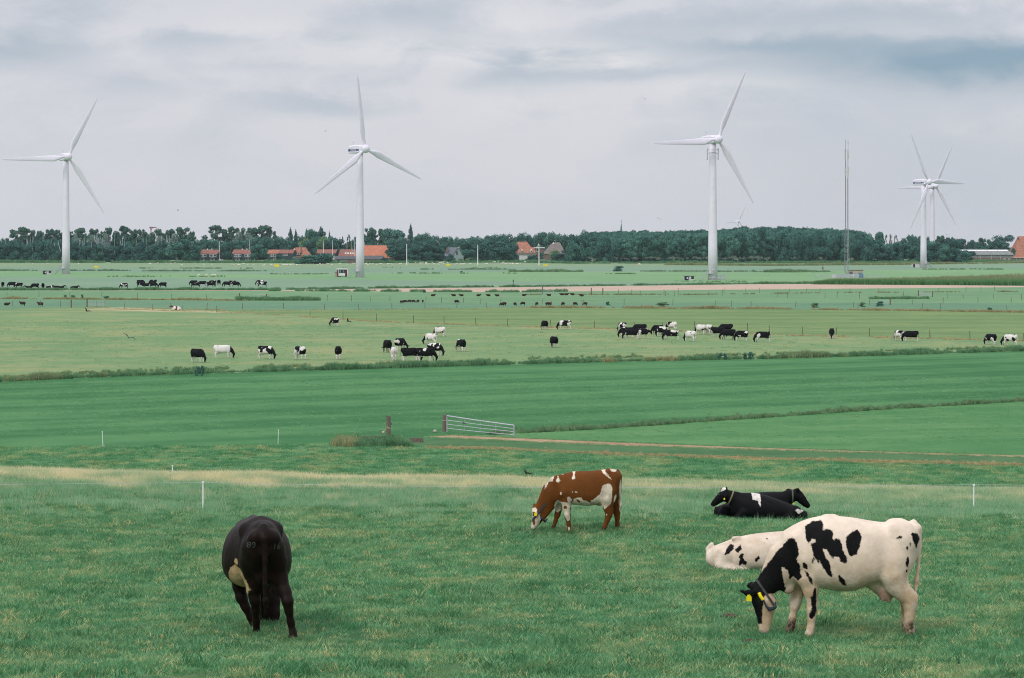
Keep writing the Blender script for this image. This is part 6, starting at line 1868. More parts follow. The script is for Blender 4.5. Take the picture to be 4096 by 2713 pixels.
# --- brown and white heifer, facing left ---------------------------------------------------
def brown_cow():
    root = G(2050 + 1150 / 4.125, 1820 + 1278 / 4.125); d = root.y; k = d / F / 4.125
    X = lambda c: (1150 - c) * k
    Zc = lambda c: (1280 - c) * k
    T = lambda cx, cy, y, r: (X(cx), y, Zc(cy), r)
    st = [(1780, 380, 560, .07), (1755, 300, 680, .14), (1700, 262, 760, .20), (1600, 252, 790, .245), (1480, 266, 820, .27), (1350, 280, 850, .315), (1250, 286, 862, .33), (1120, 288, 852, .33), (1000, 292, 840, .30), (880, 322, 828, .26), (780, 355, 810, .215), (700, 385, 790, .175), (640, 430, 740, .12)]
    pr = [loft([(X(a), Zc(b), Zc(c), w) for a, b, c, w in st])]
    pr += chain([T(760, 560, 0, .26), T(660, 650, 0, .235), T(570, 770, 0, .175), T(490, 870, 0, .125), T(430, 930, .01, .105)], .08, .6)
    pr += chain([T(640, 830, 0, .13), T(560, 930, 0, .10), T(500, 1040, .0, .085)], .06, .55)
    pr += chain([T(375, 910, .02, .075), T(400, 985, .03, .105), T(410, 1070, .03, .095), T(375, 1150, .035, .072), T(345, 1215, .04, .06)], .04, .8)
    pr += [cone((X(460), .02, Zc(1060)), (X(430), .02, Zc(1140)), .075, .05, .05, .7)]
    pr += chain([T(400, 930, .08, .03), T(385, 985, .13, .045), T(350, 1000, .15, .02)], .03, .55)
    pr += chain([T(395, 900, -.07, .03), T(370, 862, -.14, .036), T(345, 860, -.17, .015)], .03, .55)
    for sy, pts, ft in ((1, [(860, 620, .115), (880, 770, .10), (895, 880, .085), (905, 990, .066), (912, 1060, .055), (925, 1140, .040), (935, 1200, .042)], (935, 1255)), (-1, [(780, 700, .11), (775, 860, .085), (758, 960, .066), (742, 1030, .056), (715, 1120, .040), (698, 1175, .042)], (688, 1228))):
        pr += chain([T(a, b, sy * .14, r) for a, b, r in pts], .05)
        pr += [cone((X(ft[0]), sy * .14, Zc(ft[1] - 25)), (X(ft[0] - 8), sy * .14, Zc(ft[1] + 3)), .044, .054, .03)]
    for sy, pts, ft in ((1, [(1670, 400, .18), (1610, 580, .185), (1570, 740, .15), (1570, 850, .11), (1590, 930, .088), (1590, 1000, .068), (1565, 1080, .050), (1530, 1170, .042), (1512, 1215, .046)], (1495, 1262)), (-1, [(1690, 420, .17), (1680, 640, .17), (1690, 800, .12), (1715, 920, .085), (1730, 990, .068), (1738, 1080, .048), (1738, 1170, .042), (1738, 1210, .046)], (1735, 1252))):
        pr += chain([T(a, b, sy * (.11 if b < 600 else .15), r) for a, b, r in pts], .06)
        pr += [cone((X(ft[0] + 8), sy * .15, Zc(ft[1] - 28)), (X(ft[0] - 6), sy * .15, Zc(ft[1] + 3)), .048, .058, .03)]
        pr += [cone((X(1600), sy * .19, Zc(285)), (X(1640), sy * .17, Zc(300)), .045, .045, .07)]
        pr += [cone((X(740), sy * .12, Zc(450)), (X(830), sy * .17, Zc(620)), .075, .09, .09)]
    pr += [cone((X(1440), 0, Zc(800)), (X(1470), 0, Zc(800)), .085, .075, .06)]
    pr += chain([T(1735, 285, 0, .045), T(1785, 370, 0, .034), T(1782, 560, 0, .022), T(1785, 760, 0, .026), T(1788, 860, 0, .034), T(1785, 940, 0, .014)], .03)
    P = lambda L: [(X(a), Zc(b)) for a, b in L]
    E = lambda cx, cy, rx, rz, ro=0: ell(X(cx), Zc(cy), rx * k, rz * k, ro)
    W = [P(q) for q in (
        [(525, 590), (545, 480), (600, 420), (690, 350), (665, 440), (600, 462), (562, 540)],
        [(745, 335), (762, 390), (787, 430), (750, 468), (713, 445), (742, 390)],
        [(973, 270), (1048, 270), (1030, 320), (1020, 350), (1037, 392), (985, 418), (978, 380), (1008, 330)],
        [(1462, 250), (1540, 235), (1530, 290), (1572, 320), (1628, 410), (1540, 352), (1490, 300)],
        [(1488, 500), (1602, 472), (1642, 540), (1640, 700), (1622, 800), (1560, 860), (1510, 905), (1488, 840), (1490, 900), (1400, 900), (1270, 890), (940, 870), (1010, 732), (1060, 702), (1130, 702), (1172, 752), (1302, 752), (1400, 682), (1440, 640), (1460, 580)],
        [(700, 800), (740, 758), (800, 782), (910, 792), (903, 700), (940, 688), (977, 740), (958, 830), (952, 930), (948, 1080), (905, 1098), (868, 1040), (822, 900), (820, 930), (760, 975), (690, 950)],
        [(915, 1195), (945, 1195), (955, 1290), (915, 1290)],
        [(320, 900), (380, 880), (402, 900), (402, 960), (462, 980), (467, 1080), (432, 1180), (340, 1260), (280, 1220), (290, 1040), (308, 950)])]
    W += [E(828, 320, 24, 22), E(1668, 262, 52, 26), E(798, 640, 12, 26), E(1048, 612, 20, 14), E(988, 612, 8, 14), E(1548, 990, 10, 16), E(1690, 720, 22, 70, .2), E(1785, 690, 26, 290)]
    dark = [P([(1040, 738), (1080, 735), (1122, 785), (1090, 792)]), P([(303, 1058), (372, 1062), (373, 1180), (340, 1172)]), E(868, 870, 36, 26), P([(318, 955), (375, 955), (380, 1020), (340, 1010)]), P([(1200, 760), (1290, 700), (1290, 790)])]
    mud = [T(1495, 1250, .15, .09), T(1735, 1240, -.15, .10), T(690, 1220, -.14, .08)]
    skin = [T(335, 1240, .04, .05)]
    me = body_mesh('cow', pr, 0.0195, BRC, W, skin, mud, dark)
    o = link('cow', me, None, root + Vector((0, .14, 0)), (0, 0, math.pi))
    tag(o, 'red-brown cow with white patches grazing in the middle, facing left', 'cow')
    tag_plate((X(380), .175, Zc(985)), .058, .085, (0, 1, 0)).obj('ear_tag', M['yellow_tag'], o)
    ring_on(me, (X(455), .01, Zc(935)), (X(400) - X(520), 0, Zc(890) - Zc(985)), .5, .014, .045).obj('collar', M['collar'], o)
    m2 = MB(); m2.tube([(X(440), .11, Zc(950)), (X(475), .13, Zc(1060)), (X(540), .05, Zc(1115)), (X(575), 0, Zc(1075))], [.014, .02, .032, .016], 7); m2.obj('collar_weight', M['collar_weight'], o)
    small_lump((X(345), .085, Zc(1010)), .018).obj('eye', M['eye'], o)
    return o


brown_cow()

# --- black cow seen from behind ------------------------------------------------------------
def rear_cow():
    yaw = R(90 + 11)
    foot = G(1173, 2566)
    st = [(-.92, 1.32, 1.08, .085), (-.86, 1.41, .95, .165), (-.74, 1.445, .86, .215), (-.55, 1.45, .79, .245), (-.35, 1.43, .70, .295), (-.10, 1.42, .59, .40), (.12, 1.42, .57, .435), (.35, 1.42, .60, .39), (.55, 1.43, .64, .29), (.72, 1.40, .68, .23), (.85, 1.30, .74, .15)]
    pr = [loft(st)]
    pr += chain([(.75, -.04, 1.10, .25), (.98, -.12, .92, .20), (1.02, -.22, .70, .15), (.97, -.28, .55, .115)], .08, .7)
    pr += chain([(.97, -.26, .58, .09), (.94, -.265, .46, .112), (.90, -.27, .34, .092), (.86, -.28, .20, .074), (.84, -.28, .08, .068)], .04, 1.0)
    pr += chain([(.95, -.37, .52, .03), (.90, -.44, .47, .045), (.87, -.49, .45, .018)], .03)
    pr += chain([(.95, -.20, .54, .03), (.91, -.12, .50, .045), (.89, -.06, .48, .018)], .03)
    def leg(pts, ft):
        q = chain([p_ for p_ in pts], .05)
        return q + [cone((ft[0] + .01, ft[1], .085), (ft[0] + .03, ft[1], .03), .05, .066, .03)]
    pr += leg([(-.70, -.10, 1.12, .165), (-.64, -.15, .94, .145), (-.64, -.20, .76, .100), (-.72, -.265, .58, .070), (-.77, -.29, .47, .064), (-.76, -.305, .36, .047), (-.73, -.33, .22, .039), (-.72, -.35, .13, .044)], (-.72, -.36))
    pr += leg([(-.66, .09, 1.12, .165), (-.50, .11, .94, .140), (-.40, .11, .76, .100), (-.40, .09, .58, .070), (-.40, .07, .47, .064), (-.35, .055, .34, .047), (-.28, .045, .20, .040), (-.25, .04, .13, .044)], (-.22, .04))
    pr += leg([(.55, .17, .95, .13), (.44, .21, .74, .098), (.38, .20, .58, .074), (.36, .17, .44, .066), (.35, .12, .32, .05), (.36, .06, .2, .042), (.37, .03, .12, .046)], (.40, .01))
    pr += leg([(.62, -.14, .95, .13), (.70, -.15, .72, .10), (.76, -.15, .56, .072), (.80, -.15, .42, .064), (.82, -.15, .3, .048), (.84, -.15, .18, .042), (.85, -.15, .12, .046)], (.87, -.15))
    for sy in (1, -1):
        pr += [cone((-.46, 0, 1.385), (-.48, sy * .19, 1.33), .06, .075, .12), cone((-.90, 0, 1.28), (-.86, sy * .12, 1.22), .05, .065, .07), cone((-.88, sy * .11, 1.26), (-.82, sy * .11, 1.22), .07, .07, .07)]
        pr += [cone((.55, sy * .14, 1.28), (.65, sy * .19, 1.0), .08, .1, .09)]
    pr += [cone((-.42, .02, .68), (-.30, .02, .66), .11, .10, .07, 1.1), cone((-.60, -.03, .78), (-.5, -.02, .74), .11, .11, .07)]
    pr += chain([(-.86, 0, 1.37, .055), (-.95, 0, 1.24, .042), (-.955, 0, .98, .03), (-.95, 0, .70, .026), (-.93, -.01, .5, .034), (-.91, -.01, .34, .014)], .03)
    pr += [cone((-.3, 0, 1.415), (.6, 0, 1.415), .035, .035, .06)]
    flank = [(-.46, .84), (-.30, .90), (-.18, .84), (-.02, .70), (.06, .58), (.0, .50), (-.34, .48), (-.48, .60)]
    me = body_mesh('cow', pr, 0.0175, BLC, [(1, flank), (1, ell(-.36, .94, .05, .035))], [(.83, -.37, .06, .06)], [(-.72, -.36, .06, .11), (-.22, .04, .06, .10), (.40, .01, .06, .12)], [ell(-.28, .68, .035, .03)])
    sl = 0.058
    Rm = Matrix.Rotation(yaw, 4, 'Z') @ Matrix.Rotation(math.atan(sl), 4, 'Y')
    o = link('cow', me)
    o.rotation_euler = Rm.to_euler()
    o.location = foot - (Rm @ Vector((-.72, -.36, 0)))
    tag(o, 'black cow seen from behind with its head down, white numbers on its rump', 'cow')
    bv = BVHTree.FromPolygons([v.co[:] for v in me.vertices], [p_.vertices[:] for p_ in me.polygons])
    br = mat('freeze_brand_hair', (0.085, 0.085, 0.085), 0.8, 0.4, 40)
    for s_, yc, zc in (('89', .155, 1.165), ('16', -.15, 1.14)):
        tm = text_mesh('brand_number', s_, .105, br)
        import bmesh
        bm = bmesh.new(); bm.from_mesh(tm)
        bmesh.ops.subdivide_edges(bm, edges=[e for e in bm.edges if e.calc_length() > .02], cuts=2, use_grid_fill=True)
        bmesh.ops.triangulate(bm, faces=bm.faces)
        for v in bm.verts:
            y_, z_ = yc - v.co.x, zc + v.co.y
            hit = bv.ray_cast(Vector((-2, y_, z_)), Vector((1, 0, 0)))
            v.co = (hit[0].x - .006 if hit[0] is not None else -.8, y_, z_)
        bm.to_mesh(tm); bm.free()
        link('brand_number', tm, o)
    tag_plate((.84, -.435, .455), .065, .08, (-1, -.1, .2)).obj('ear_tag', M['yellow_tag'], o)
    tag_plate((.85, -.14, .47), .045, .065, (-1, .1, .2)).obj('collar_tag', M['orange_tag'], o)
    ring_on(me, (.99, -.26, .62), (.06, .12, .3), .5, .014, .035).obj('collar', M['collar'], o)
    for yy in (-.37, -.20): small_lump((.87, yy, .43), .018).obj('eye', M['eye'], o)
    return o


rear_cow()

# --- cows lying down ------------------------------------------------------------------------
def lying(name, anchor, crop, x0, z0, sgn, st, neck, head, ears, legs, m_, patches, white, label, extra, h=.021, dy=0.0, tail=None, skin=()):
    ox, oy, zm = crop
    root = G(ox + x0 / zm, oy + z0 / zm) if anchor is None else anchor
    d = root.y; k = d / F / zm
    X = lambda c: sgn * (c - x0) * k
    Zc = lambda c: (z0 - c) * k
    T = lambda cx, cy, y, r: (X(cx), y, Zc(cy), r)
    pr = [loft([(X(a), Zc(b), Zc(c), w) for a, b, c, w in st], p=2.2)]
    pr += chain([T(*q) for q in neck], .07, .75) + chain([T(*q) for q in head], .035, .85)
    for e in ears: pr += chain([T(*q) for q in e], .025, .6)
    for l in legs: pr += chain([T(*q) for q in l], .05)
    if tail: pr += chain([T(*q) for q in tail], .02)
    P = lambda L: [(X(a), Zc(b)) for a, b in L]
    me = body_mesh('cow', pr, h, m_, [P(q) for q in patches], [T(*q) for q in skin], [], [P(q) for q in white])
    o = link('cow', me, None, root + Vector((0, dy, 0)), (0, 0, 0 if sgn > 0 else math.pi))
    tag(o, label, 'cow')
    extra(o, me, X, Zc)
    return o


def ex_a(o, me, X, Zc):
    ring_on(me, (X(462), 0, Zc(300)), (X(400) - X(520), 0, Zc(270) - Zc(320)), .6, .016, .035).obj('collar', mat('tan_collar', (.20, .17, .09), .8), o)
    tag_plate((X(376), .17, Zc(308)), .035, .05, (0, 1, 0)).obj('ear_tag', M['yellow_tag'], o)
    small_lump((X(318), .115, Zc(262)), .02).obj('eye', M['eye'], o)


CROP = (2780, 1900, 3.135)
ra = G(2780 + 850 / 3.135, 2086)
lying('cow', ra, CROP, 850, 577, -1,
      [(1425, 490, 590, .10), (1390, 455, 592, .20), (1320, 425, 595, .29), (1200, 372, 595, .37), (1050, 318, 595, .41), (900, 268, 595, .41), (800, 248, 592, .39), (700, 238, 588, .35), (600, 244, 575, .27), (530, 250, 545, .19), (480, 255, 500, .12)],
      [(600, 360, 0, .22), (510, 320, 0, .18), (430, 285, 0, .145), (390, 265, 0, .12)],
      [(395, 235, 0, .085), (360, 285, 0, .125), (310, 325, 0, .10), (265, 365, 0, .078), (243, 385, 0, .066)],
      [[(400, 245, .1, .028), (395, 280, .15, .045), (385, 310, .17, .02)], [(395, 225, -.1, .028), (410, 190, -.14, .04), (400, 172, -.15, .018)]],
      [[(620, 480, .2, .14), (540, 545, .22, .08), (620, 572, .24, .055)], [(1260, 470, .24, .17), (1170, 540, .30, .11), (1290, 570, .34, .06)], [(345, 190, 0, .03), (390, 200, 0, .06)]],
      BLK, [[(718, 210), (830, 250), (828, 330), (822, 402), (803, 365), (790, 322), (728, 312)], [(1253, 440), (1290, 422), (1382, 460), (1340, 472), (1300, 488)], [(520, 560), (575, 540), (620, 545), (690, 575), (690, 600), (520, 600)], [(335, 222), (350, 185), (382, 160), (402, 170), (400, 195), (372, 212)]],
      [], 'black cow lying down facing left, white blaze over its shoulder', ex_a, dy=.38, skin=[(238, 392, 0, .05), (275, 408, 0, .05)])


def ex_b(o, me, X, Zc):
    ring_on(me, (X(1265), 0, Zc(310)), (X(1330) - X(1180), 0, Zc(300) - Zc(300)), .6, .016, .035).obj('collar', mat('green_collar', (.10, .12, .085), .8), o)
    tag_plate((X(1272), -.20, Zc(385)), .05, .035, (0, -1, 0)).obj('collar_tag', M['yellow_tag'], o)
    small_lump((X(1375), -.115, Zc(300)), .02).obj('eye', M['eye'], o)


lying('cow', ra + Vector((0, .95, 0)), CROP, 850, 565, 1,
      [(295, 460, 560, .10), (340, 425, 565, .22), (420, 400, 570, .30), (520, 340, 575, .36), (700, 275, 575, .40), (900, 252, 575, .39), (1050, 246, 570, .34), (1150, 250, 545, .25), (1220, 262, 480, .15)],
      [(1150, 360, 0, .2), (1230, 310, 0, .165), (1300, 290, 0, .14)],
      [(1325, 245, 0, .09), (1345, 300, 0, .13), (1390, 350, 0, .11), (1430, 395, 0, .085), (1458, 420, 0, .072)],
      [[(1330, 240, -.09, .03), (1330, 215, -.12, .042), (1335, 200, -.13, .018)], [(1290, 245, .08, .03), (1225, 232, .14, .042), (1190, 232, .16, .018)]],
      [[(1080, 480, -.2, .14), (1150, 540, -.22, .08)], [(420, 470, -.22, .15), (350, 530, -.3, .09)]],
      BLK, [], [], 'black cow lying down facing right, behind the one with the white blaze', ex_b,
      tail=[(310, 445, 0, .035), (292, 480, -.1, .03), (288, 520, -.12, .026), (300, 545, -.14, .02)])

lying('cow', G(2780 + 900 / 3.135, 1900 + 1232 / 3.135), CROP, 900, 1232, 1,
      [(168, 1010, 1120, .06), (190, 965, 1170, .13), (260, 920, 1215, .22), (400, 872, 1240, .31), (540, 815, 1245, .37), (750, 772, 1250, .41), (950, 752, 1250, .42), (1150, 735, 1250, .40), (1350, 730, 1245, .36), (1500, 740, 1220, .28), (1600, 770, 1150, .18)],
      [(1520, 880, 0, .22), (1640, 830, 0, .17), (1720, 800, 0, .14)],
      [(1740, 770, 0, .09), (1780, 830, 0, .12), (1840, 900, 0, .09), (1880, 950, 0, .075)],
      [[(1740, 760, -.1, .03), (1720, 740, -.16, .042)]],
      [[(400, 1040, -.20, .17), (330, 1140, -.25, .09), (430, 1195, -.32, .075), (640, 1225, -.34, .06)], [(360, 1040, .18, .15), (320, 1150, .22, .1)], [(495, 815, -.17, .04), (560, 812, -.15, .04)], [(1400, 1050, -.2, .15), (1480, 1170, -.22, .09)]],
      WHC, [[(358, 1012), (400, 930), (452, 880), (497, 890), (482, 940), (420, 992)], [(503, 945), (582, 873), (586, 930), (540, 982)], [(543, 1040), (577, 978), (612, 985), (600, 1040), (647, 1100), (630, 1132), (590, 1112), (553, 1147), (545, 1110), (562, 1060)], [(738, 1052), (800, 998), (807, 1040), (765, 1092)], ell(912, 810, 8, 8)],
      [], 'white cow with small black spots lying behind the large patched cow', lambda o, me, X, Zc: None, dy=.34,
      tail=[(230, 900, 0, .04), (178, 960, 0, .035), (182, 1080, -.05, .03), (250, 1180, -.1, .03), (300, 1215, -.12, .03)])


# ------------------------------------------------------------------ the herds: three poses, copied
def herd_mat(name, spot=(0.66, 0.63, 0.59), dark=(0.006, 0.006, 0.008)):
    """object colour: red = share of black, green = white legs, blue = black head"""
    m_ = bpy.data.materials.new(name); m_.use_nodes = True
    t = NT(m_.node_tree); b = t.n['Principled BSDF']
    oc = t.new('ShaderNodeTexCoord').outputs['Object']
    oi = t.new('ShaderNodeObjectInfo')
    sp = t.new('ShaderNodeSeparateColor'); t.l.new(oi.outputs['Color'], sp.inputs[0])
    n = t.new('ShaderNodeTexNoise', noise_dimensions='4D')
    t.l.new(oc, n.inputs['Vector']); n.inputs['Scale'].default_value = 1.45; n.inputs['Detail'].default_value = 1.5; n.inputs['Roughness'].default_value = 0.4
    t.l.new(t.m('MULTIPLY', oi.outputs['Random'], 90.0), n.inputs['W'])
    xyz = t.new('ShaderNodeSeparateXYZ'); t.l.new(oc, xyz.inputs[0])
    blk = t.ramp(t.m('SUBTRACT', t.m('ADD', t.m('MULTIPLY', sp.outputs[0], 0.46), 0.27), n.outputs['Fac']), -0.008, 0.008)
    leg = t.m('MULTIPLY', t.ramp(t.m('ADD', xyz.outputs[2], t.m('MULTIPLY', n.outputs['Fac'], 0.3)), 0.72, 0.66), sp.outputs[1])
    hd = t.m('MULTIPLY', t.ramp(xyz.outputs[0], 0.80, 0.86), sp.outputs[2])
    blk = t.m('MULTIPLY', blk, t.m('SUBTRACT', 1.0, leg))
    blk = t.m('MAXIMUM', blk, hd)
    t.l.new(t.mix(blk, spot + (1,), dark + (1,)), b.inputs['Base Color'])
    b.inputs['Roughness'].default_value = 0.7; b.inputs['Specular IOR Level'].default_value = 0.1
    return m_


HM = herd_mat('herd_coat'); HR = herd_mat('herd_red_coat', dark=(0.10, 0.035, 0.018))


def herd_prims(stride=0.0, head='down', turn=0.0):
    st = [(-.92, 1.30, 1.04, .09), (-.86, 1.39, .84, .19), (-.74, 1.42, .74, .25), (-.55, 1.42, .68, .29), (-.35, 1.40, .60, .34), (-.10, 1.40, .53, .385), (.12, 1.41, .52, .39), (.35, 1.42, .55, .36), (.55, 1.42, .58, .29), (.72, 1.36, .62, .23), (.85, 1.26, .68, .15)]
    pr = [loft(st)]
    t_ = turn
    if head == 'down':
        pr += chain([(.72, 0, 1.06, .26), (.95, t_ * .2, .86, .21), (1.12, t_ * .6, .64, .15), (1.22, t_ * .9, .5, .115)], .08, .65)
        pr += chain([(1.25, t_, .52, .095), (1.22, t_, .40, .125), (1.18, t_, .26, .095), (1.15, t_, .10, .078)], .04, .85)
        pr += chain([(1.24, t_ + .08, .50, .03), (1.27, t_ + .2, .50, .045), (1.28, t_ + .28, .5, .02)], .03) + chain([(1.24, t_ - .08, .50, .03), (1.27, t_ - .2, .50, .045), (1.28, t_ - .28, .5, .02)], .03)
    else:
        pr += chain([(.72, 0, 1.08, .26), (.98, t_ * .2, 1.02, .20), (1.22, t_ * .7, .98, .15)], .08, .65)
        pr += chain([(1.28, t_, 1.05, .10), (1.36, t_, .95, .125), (1.46, t_, .80, .095), (1.54, t_, .66, .078)], .04, .85)
        pr += chain([(1.26, t_ + .08, 1.06, .03), (1.25, t_ + .22, 1.06, .045)], .03) + chain([(1.26, t_ - .08, 1.06, .03), (1.25, t_ - .22, 1.06, .045)], .03)
    for sy, a, b in ((1, stride, -stride), (-1, -stride * .7, stride)):
        pr += chain([(.60, sy * .15, .95, .125), (.62, sy * .17, .72, .10), (.64 + a * .5, sy * .17, .5, .07), (.66 + a * .8, sy * .17, .36, .062), (.67 + a * 1.1, sy * .17, .18, .046), (.68 + a * 1.2, sy * .17, .06, .056)], .05)
        pr += chain([(-.68, sy * .14, 1.05, .19), (-.56, sy * .17, .82, .185), (-.56, sy * .17, .66, .13), (-.72 + b * .5, sy * .17, .52, .085), (-.76 + b * .8, sy * .17, .42, .07), (-.73 + b, sy * .17, .2, .05), (-.71 + b * 1.1, sy * .17, .06, .06)], .06)
        pr += [cone((-.46, sy * .24, 1.38), (-.54, sy * .21, 1.37), .05, .05, .06)]
    pr += [cone((-.42, 0, .60), (-.36, 0, .58), .15, .14, .07)]
    pr += chain([(-.86, 0, 1.36, .05), (-.96, 0, 1.2, .04), (-.97, 0, .9, .03), (-.96, .02, .6, .035), (-.94, .03, .42, .02)], .03)
    return pr


def lie_prims():
    st = [(-1.0, .42, .0, .2), (-.85, .60, -.03, .32), (-.5, .72, -.05, .40), (0, .78, -.05, .43), (.4, .80, -.04, .38), (.7, .76, .02, .27), (.85, .68, .2, .16)]
    pr = [loft(st)]
    pr += chain([(.65, 0, .6, .2), (.9, 0, .74, .16), (1.05, 0, .82, .12)], .07, .7)
    pr += chain([(1.08, 0, .86, .09), (1.16, 0, .76, .115), (1.3, 0, .66, .09), (1.42, 0, .56, .07)], .04, .85)
    pr += chain([(1.05, .08, .88, .03), (1.03, .2, .9, .042)], .03) + chain([(1.05, -.08, .88, .03), (1.03, -.2, .9, .042)], .03)
    for sy in (1, -1):
        pr += chain([(.5, sy * .2, .3, .14), (.72, sy * .22, .1, .08), (.5, sy * .26, .05, .06)], .05) + chain([(-.7, sy * .22, .3, .18), (-.35, sy * .34, .14, .12), (-.65, sy * .42, .06, .07)], .05)
    return pr


POSE = {}
for nm, pr in (('graze', herd_prims(.06)), ('step', herd_prims(.16, 'down', .18)), ('turn', herd_prims(-.1, 'down', -.25)), ('lie', lie_prims()), ('up', herd_prims(.05, 'up', .1))):
    POSE[nm] = body_mesh('cow', pr, 0.042, HM, relax=1)
    POSE[nm + '_far'] = body_mesh('cow', pr, 0.065, HM, relax=1)


def herd_cow(px, py, head, pose, col, label, group, scale=1.0, red=False, far=False, name='cow', cat='cow', seed=None):
    p = G(px, py)
    me = POSE[pose + ('_far' if far else '')]
    o = link(name, me, None, p, (0, 0, R(head)), (scale,) * 3)
    o.color = (col[0], col[1], col[2], 1)
    if red:
        o.material_slots[0].link = 'OBJECT'; o.material_slots[0].material = HR
    tag(o, label, cat, group)
    return o


B_, MX, WH = (1.0, .9, 1), (.52, 1, 1), (.26, 1, 1)
g1 = 'cows grazing in the middle pasture'
MID = [
    (790, 1450, -42, 'graze', (1, 1, 1), 'black cow with white socks, leftmost of the middle pasture, just above the ditch'),
    (890, 1433, 0, 'graze', (.12, 1, 1), 'white cow with black head and rump, right beside the leftmost black one'),
    (1062, 1437, -30, 'graze', (.58, 1, 1), 'black-patched cow facing right, third from left above the ditch'),
    (1199, 1439, 128, 'turn', (.45, 1, 0), 'cow turned away with broad white belt, fourth from left above the ditch'),
    (1340, 1306, 128, 'step', (.72, 1, 1), 'black and white cow alone at the upper left of the middle pasture'),
    (1353, 1438, 93, 'graze', (.72, 1, 0), 'cow seen from behind, alone left of the big cluster above the ditch'),
    (1549, 1410, 112, 'graze', (1, .2, 1), 'black cow seen from behind at the upper left of the cluster above the ditch'),
    (1600, 1402, 60, 'turn', (.78, 1, 1), 'black and white cow from behind, head swung right, in the cluster above the ditch'),
    (1576, 1443, 92, 'graze', (.14, 1, 0), 'white cow seen from behind, lowest left of the cluster above the ditch'),
    (1640, 1445, 4, 'graze', (.86, 1, 1), 'black cow with white legs, middle of the bottom row of the cluster'),
    (1700, 1446, -5, 'step', (.84, 1, 1), 'black cow with white belly at bottom right of the cluster, nearest the reeds'),
    (1738, 1424, -35, 'graze', (.42, 1, 1), 'white cow with black saddle facing right, behind the bottom row of the cluster'),
    (1724, 1378, 140, 'step', (.22, 1, 1), 'white cow with black head facing left in the upper part of the cluster'),
    (1760, 1348, 140, 'graze', (.34, 1, 1), 'red-brown and white cow, highest of the cluster'),
    (1844, 1407, 115, 'graze', (.74, 1, 1), 'black and white cow standing alone right of the cluster'),
    (2178, 1320, 112, 'graze', (1, .6, 1), 'black cow at the fence, left one of two near the middle of the pasture'),
    (2260, 1319, 181, 'graze', (.6, 1, 1), 'patched cow facing left at the fence, right one of two near the middle'),
    (2215, 1391, 112, 'turn', (1, .7, 1), 'black cow from behind, alone below the pair at the fence'),
    (2490, 1328, 122, 'graze', (.5, 1, 1), 'white-shouldered cow, leftmost of the right-hand crowd'),
    (2508, 1350, 172, 'graze', (.9, 1, 1), 'mostly hidden black cow with white back spot, left in the right-hand crowd'),
    (2526, 1357, 172, 'step', (.84, 1, 1), 'black cow with white hindquarters in front at the left of the right-hand crowd'),
    (2560, 1336, 184, 'graze', (1, 0, 1), 'black cow half hidden behind others, left part of the right-hand crowd'),
    (2570, 1355, 32, 'up', (.55, 1, 1), 'patched cow with white face turned right in the right-hand crowd'),
    (2632, 1340, 140, 'graze', (1, .2, 1), 'black cow with head down at the back middle of the right-hand crowd'),
    (2648, 1346, 130, 'graze', (.62, 1, 1), 'patched cow in the packed middle of the right-hand crowd'),
    (2688, 1325, 135, 'graze', (.44, 1, 1), 'white cow with black patches, highest in the middle of the right-hand crowd'),
    (2686, 1361, 181, 'step', (.66, 1, 1), 'black and white cow in front of the middle of the right-hand crowd'),
    (2762, 1366, 130, 'graze', (.25, 1, 1), 'white cow with few black spots, nearest of the right-hand crowd'),
    (2804, 1338, 128, 'graze', (.26, 1, 1), 'white cow side-on behind the white spotted one'),
    (2836, 1338, 106, 'turn', (.3, 1, 0), 'white cow turned away right behind another white one'),
    (2872, 1349, 4, 'graze', (1, .8, 1), 'black cow facing right at the left of the dark trio'),
    (2914, 1359, 181, 'step', (1, .4, 1), 'black cow facing left in front of the dark trio'),
    (2905, 1335, 180, 'graze', (.74, 1, 1), 'black and white cow behind the dark trio'),
    (2968, 1365, 142, 'graze', (.82, 1, 1), 'black-bodied cow with white shoulder and legs right of the dark trio'),
    (3052, 1369, 181, 'step', (.62, 1, 1), 'patched cow facing left, rightmost of the right-hand crowd'),
    (3327, 1355, -100, 'graze', (1, 1, 1), 'black cow facing the camera beside a fence post at right'),
    (3596, 1364, 118, 'turn', (.4, 1, 1), 'white and black cow, left one of the close pair at right'),
    (3645, 1366, 174, 'graze', (.92, 1, 1), 'black cow with white legs, right one of the close pair at right'),
    (3964, 1380, 122, 'graze', (.72, 1, 1), 'black and white cow behind the reeds at far right, left of the last one'),
    (4042, 1382, 142, 'step', (.36, 1, 1), 'white and black cow at the right edge of the pasture, last of the herd'),
]
for i, (px, py, hd, pose, col, lab) in enumerate(MID):
    herd_cow(px, py, hd, pose, col, lab, g1, 1.06 if py > 1400 else 1.0, red='red-brown' in lab)

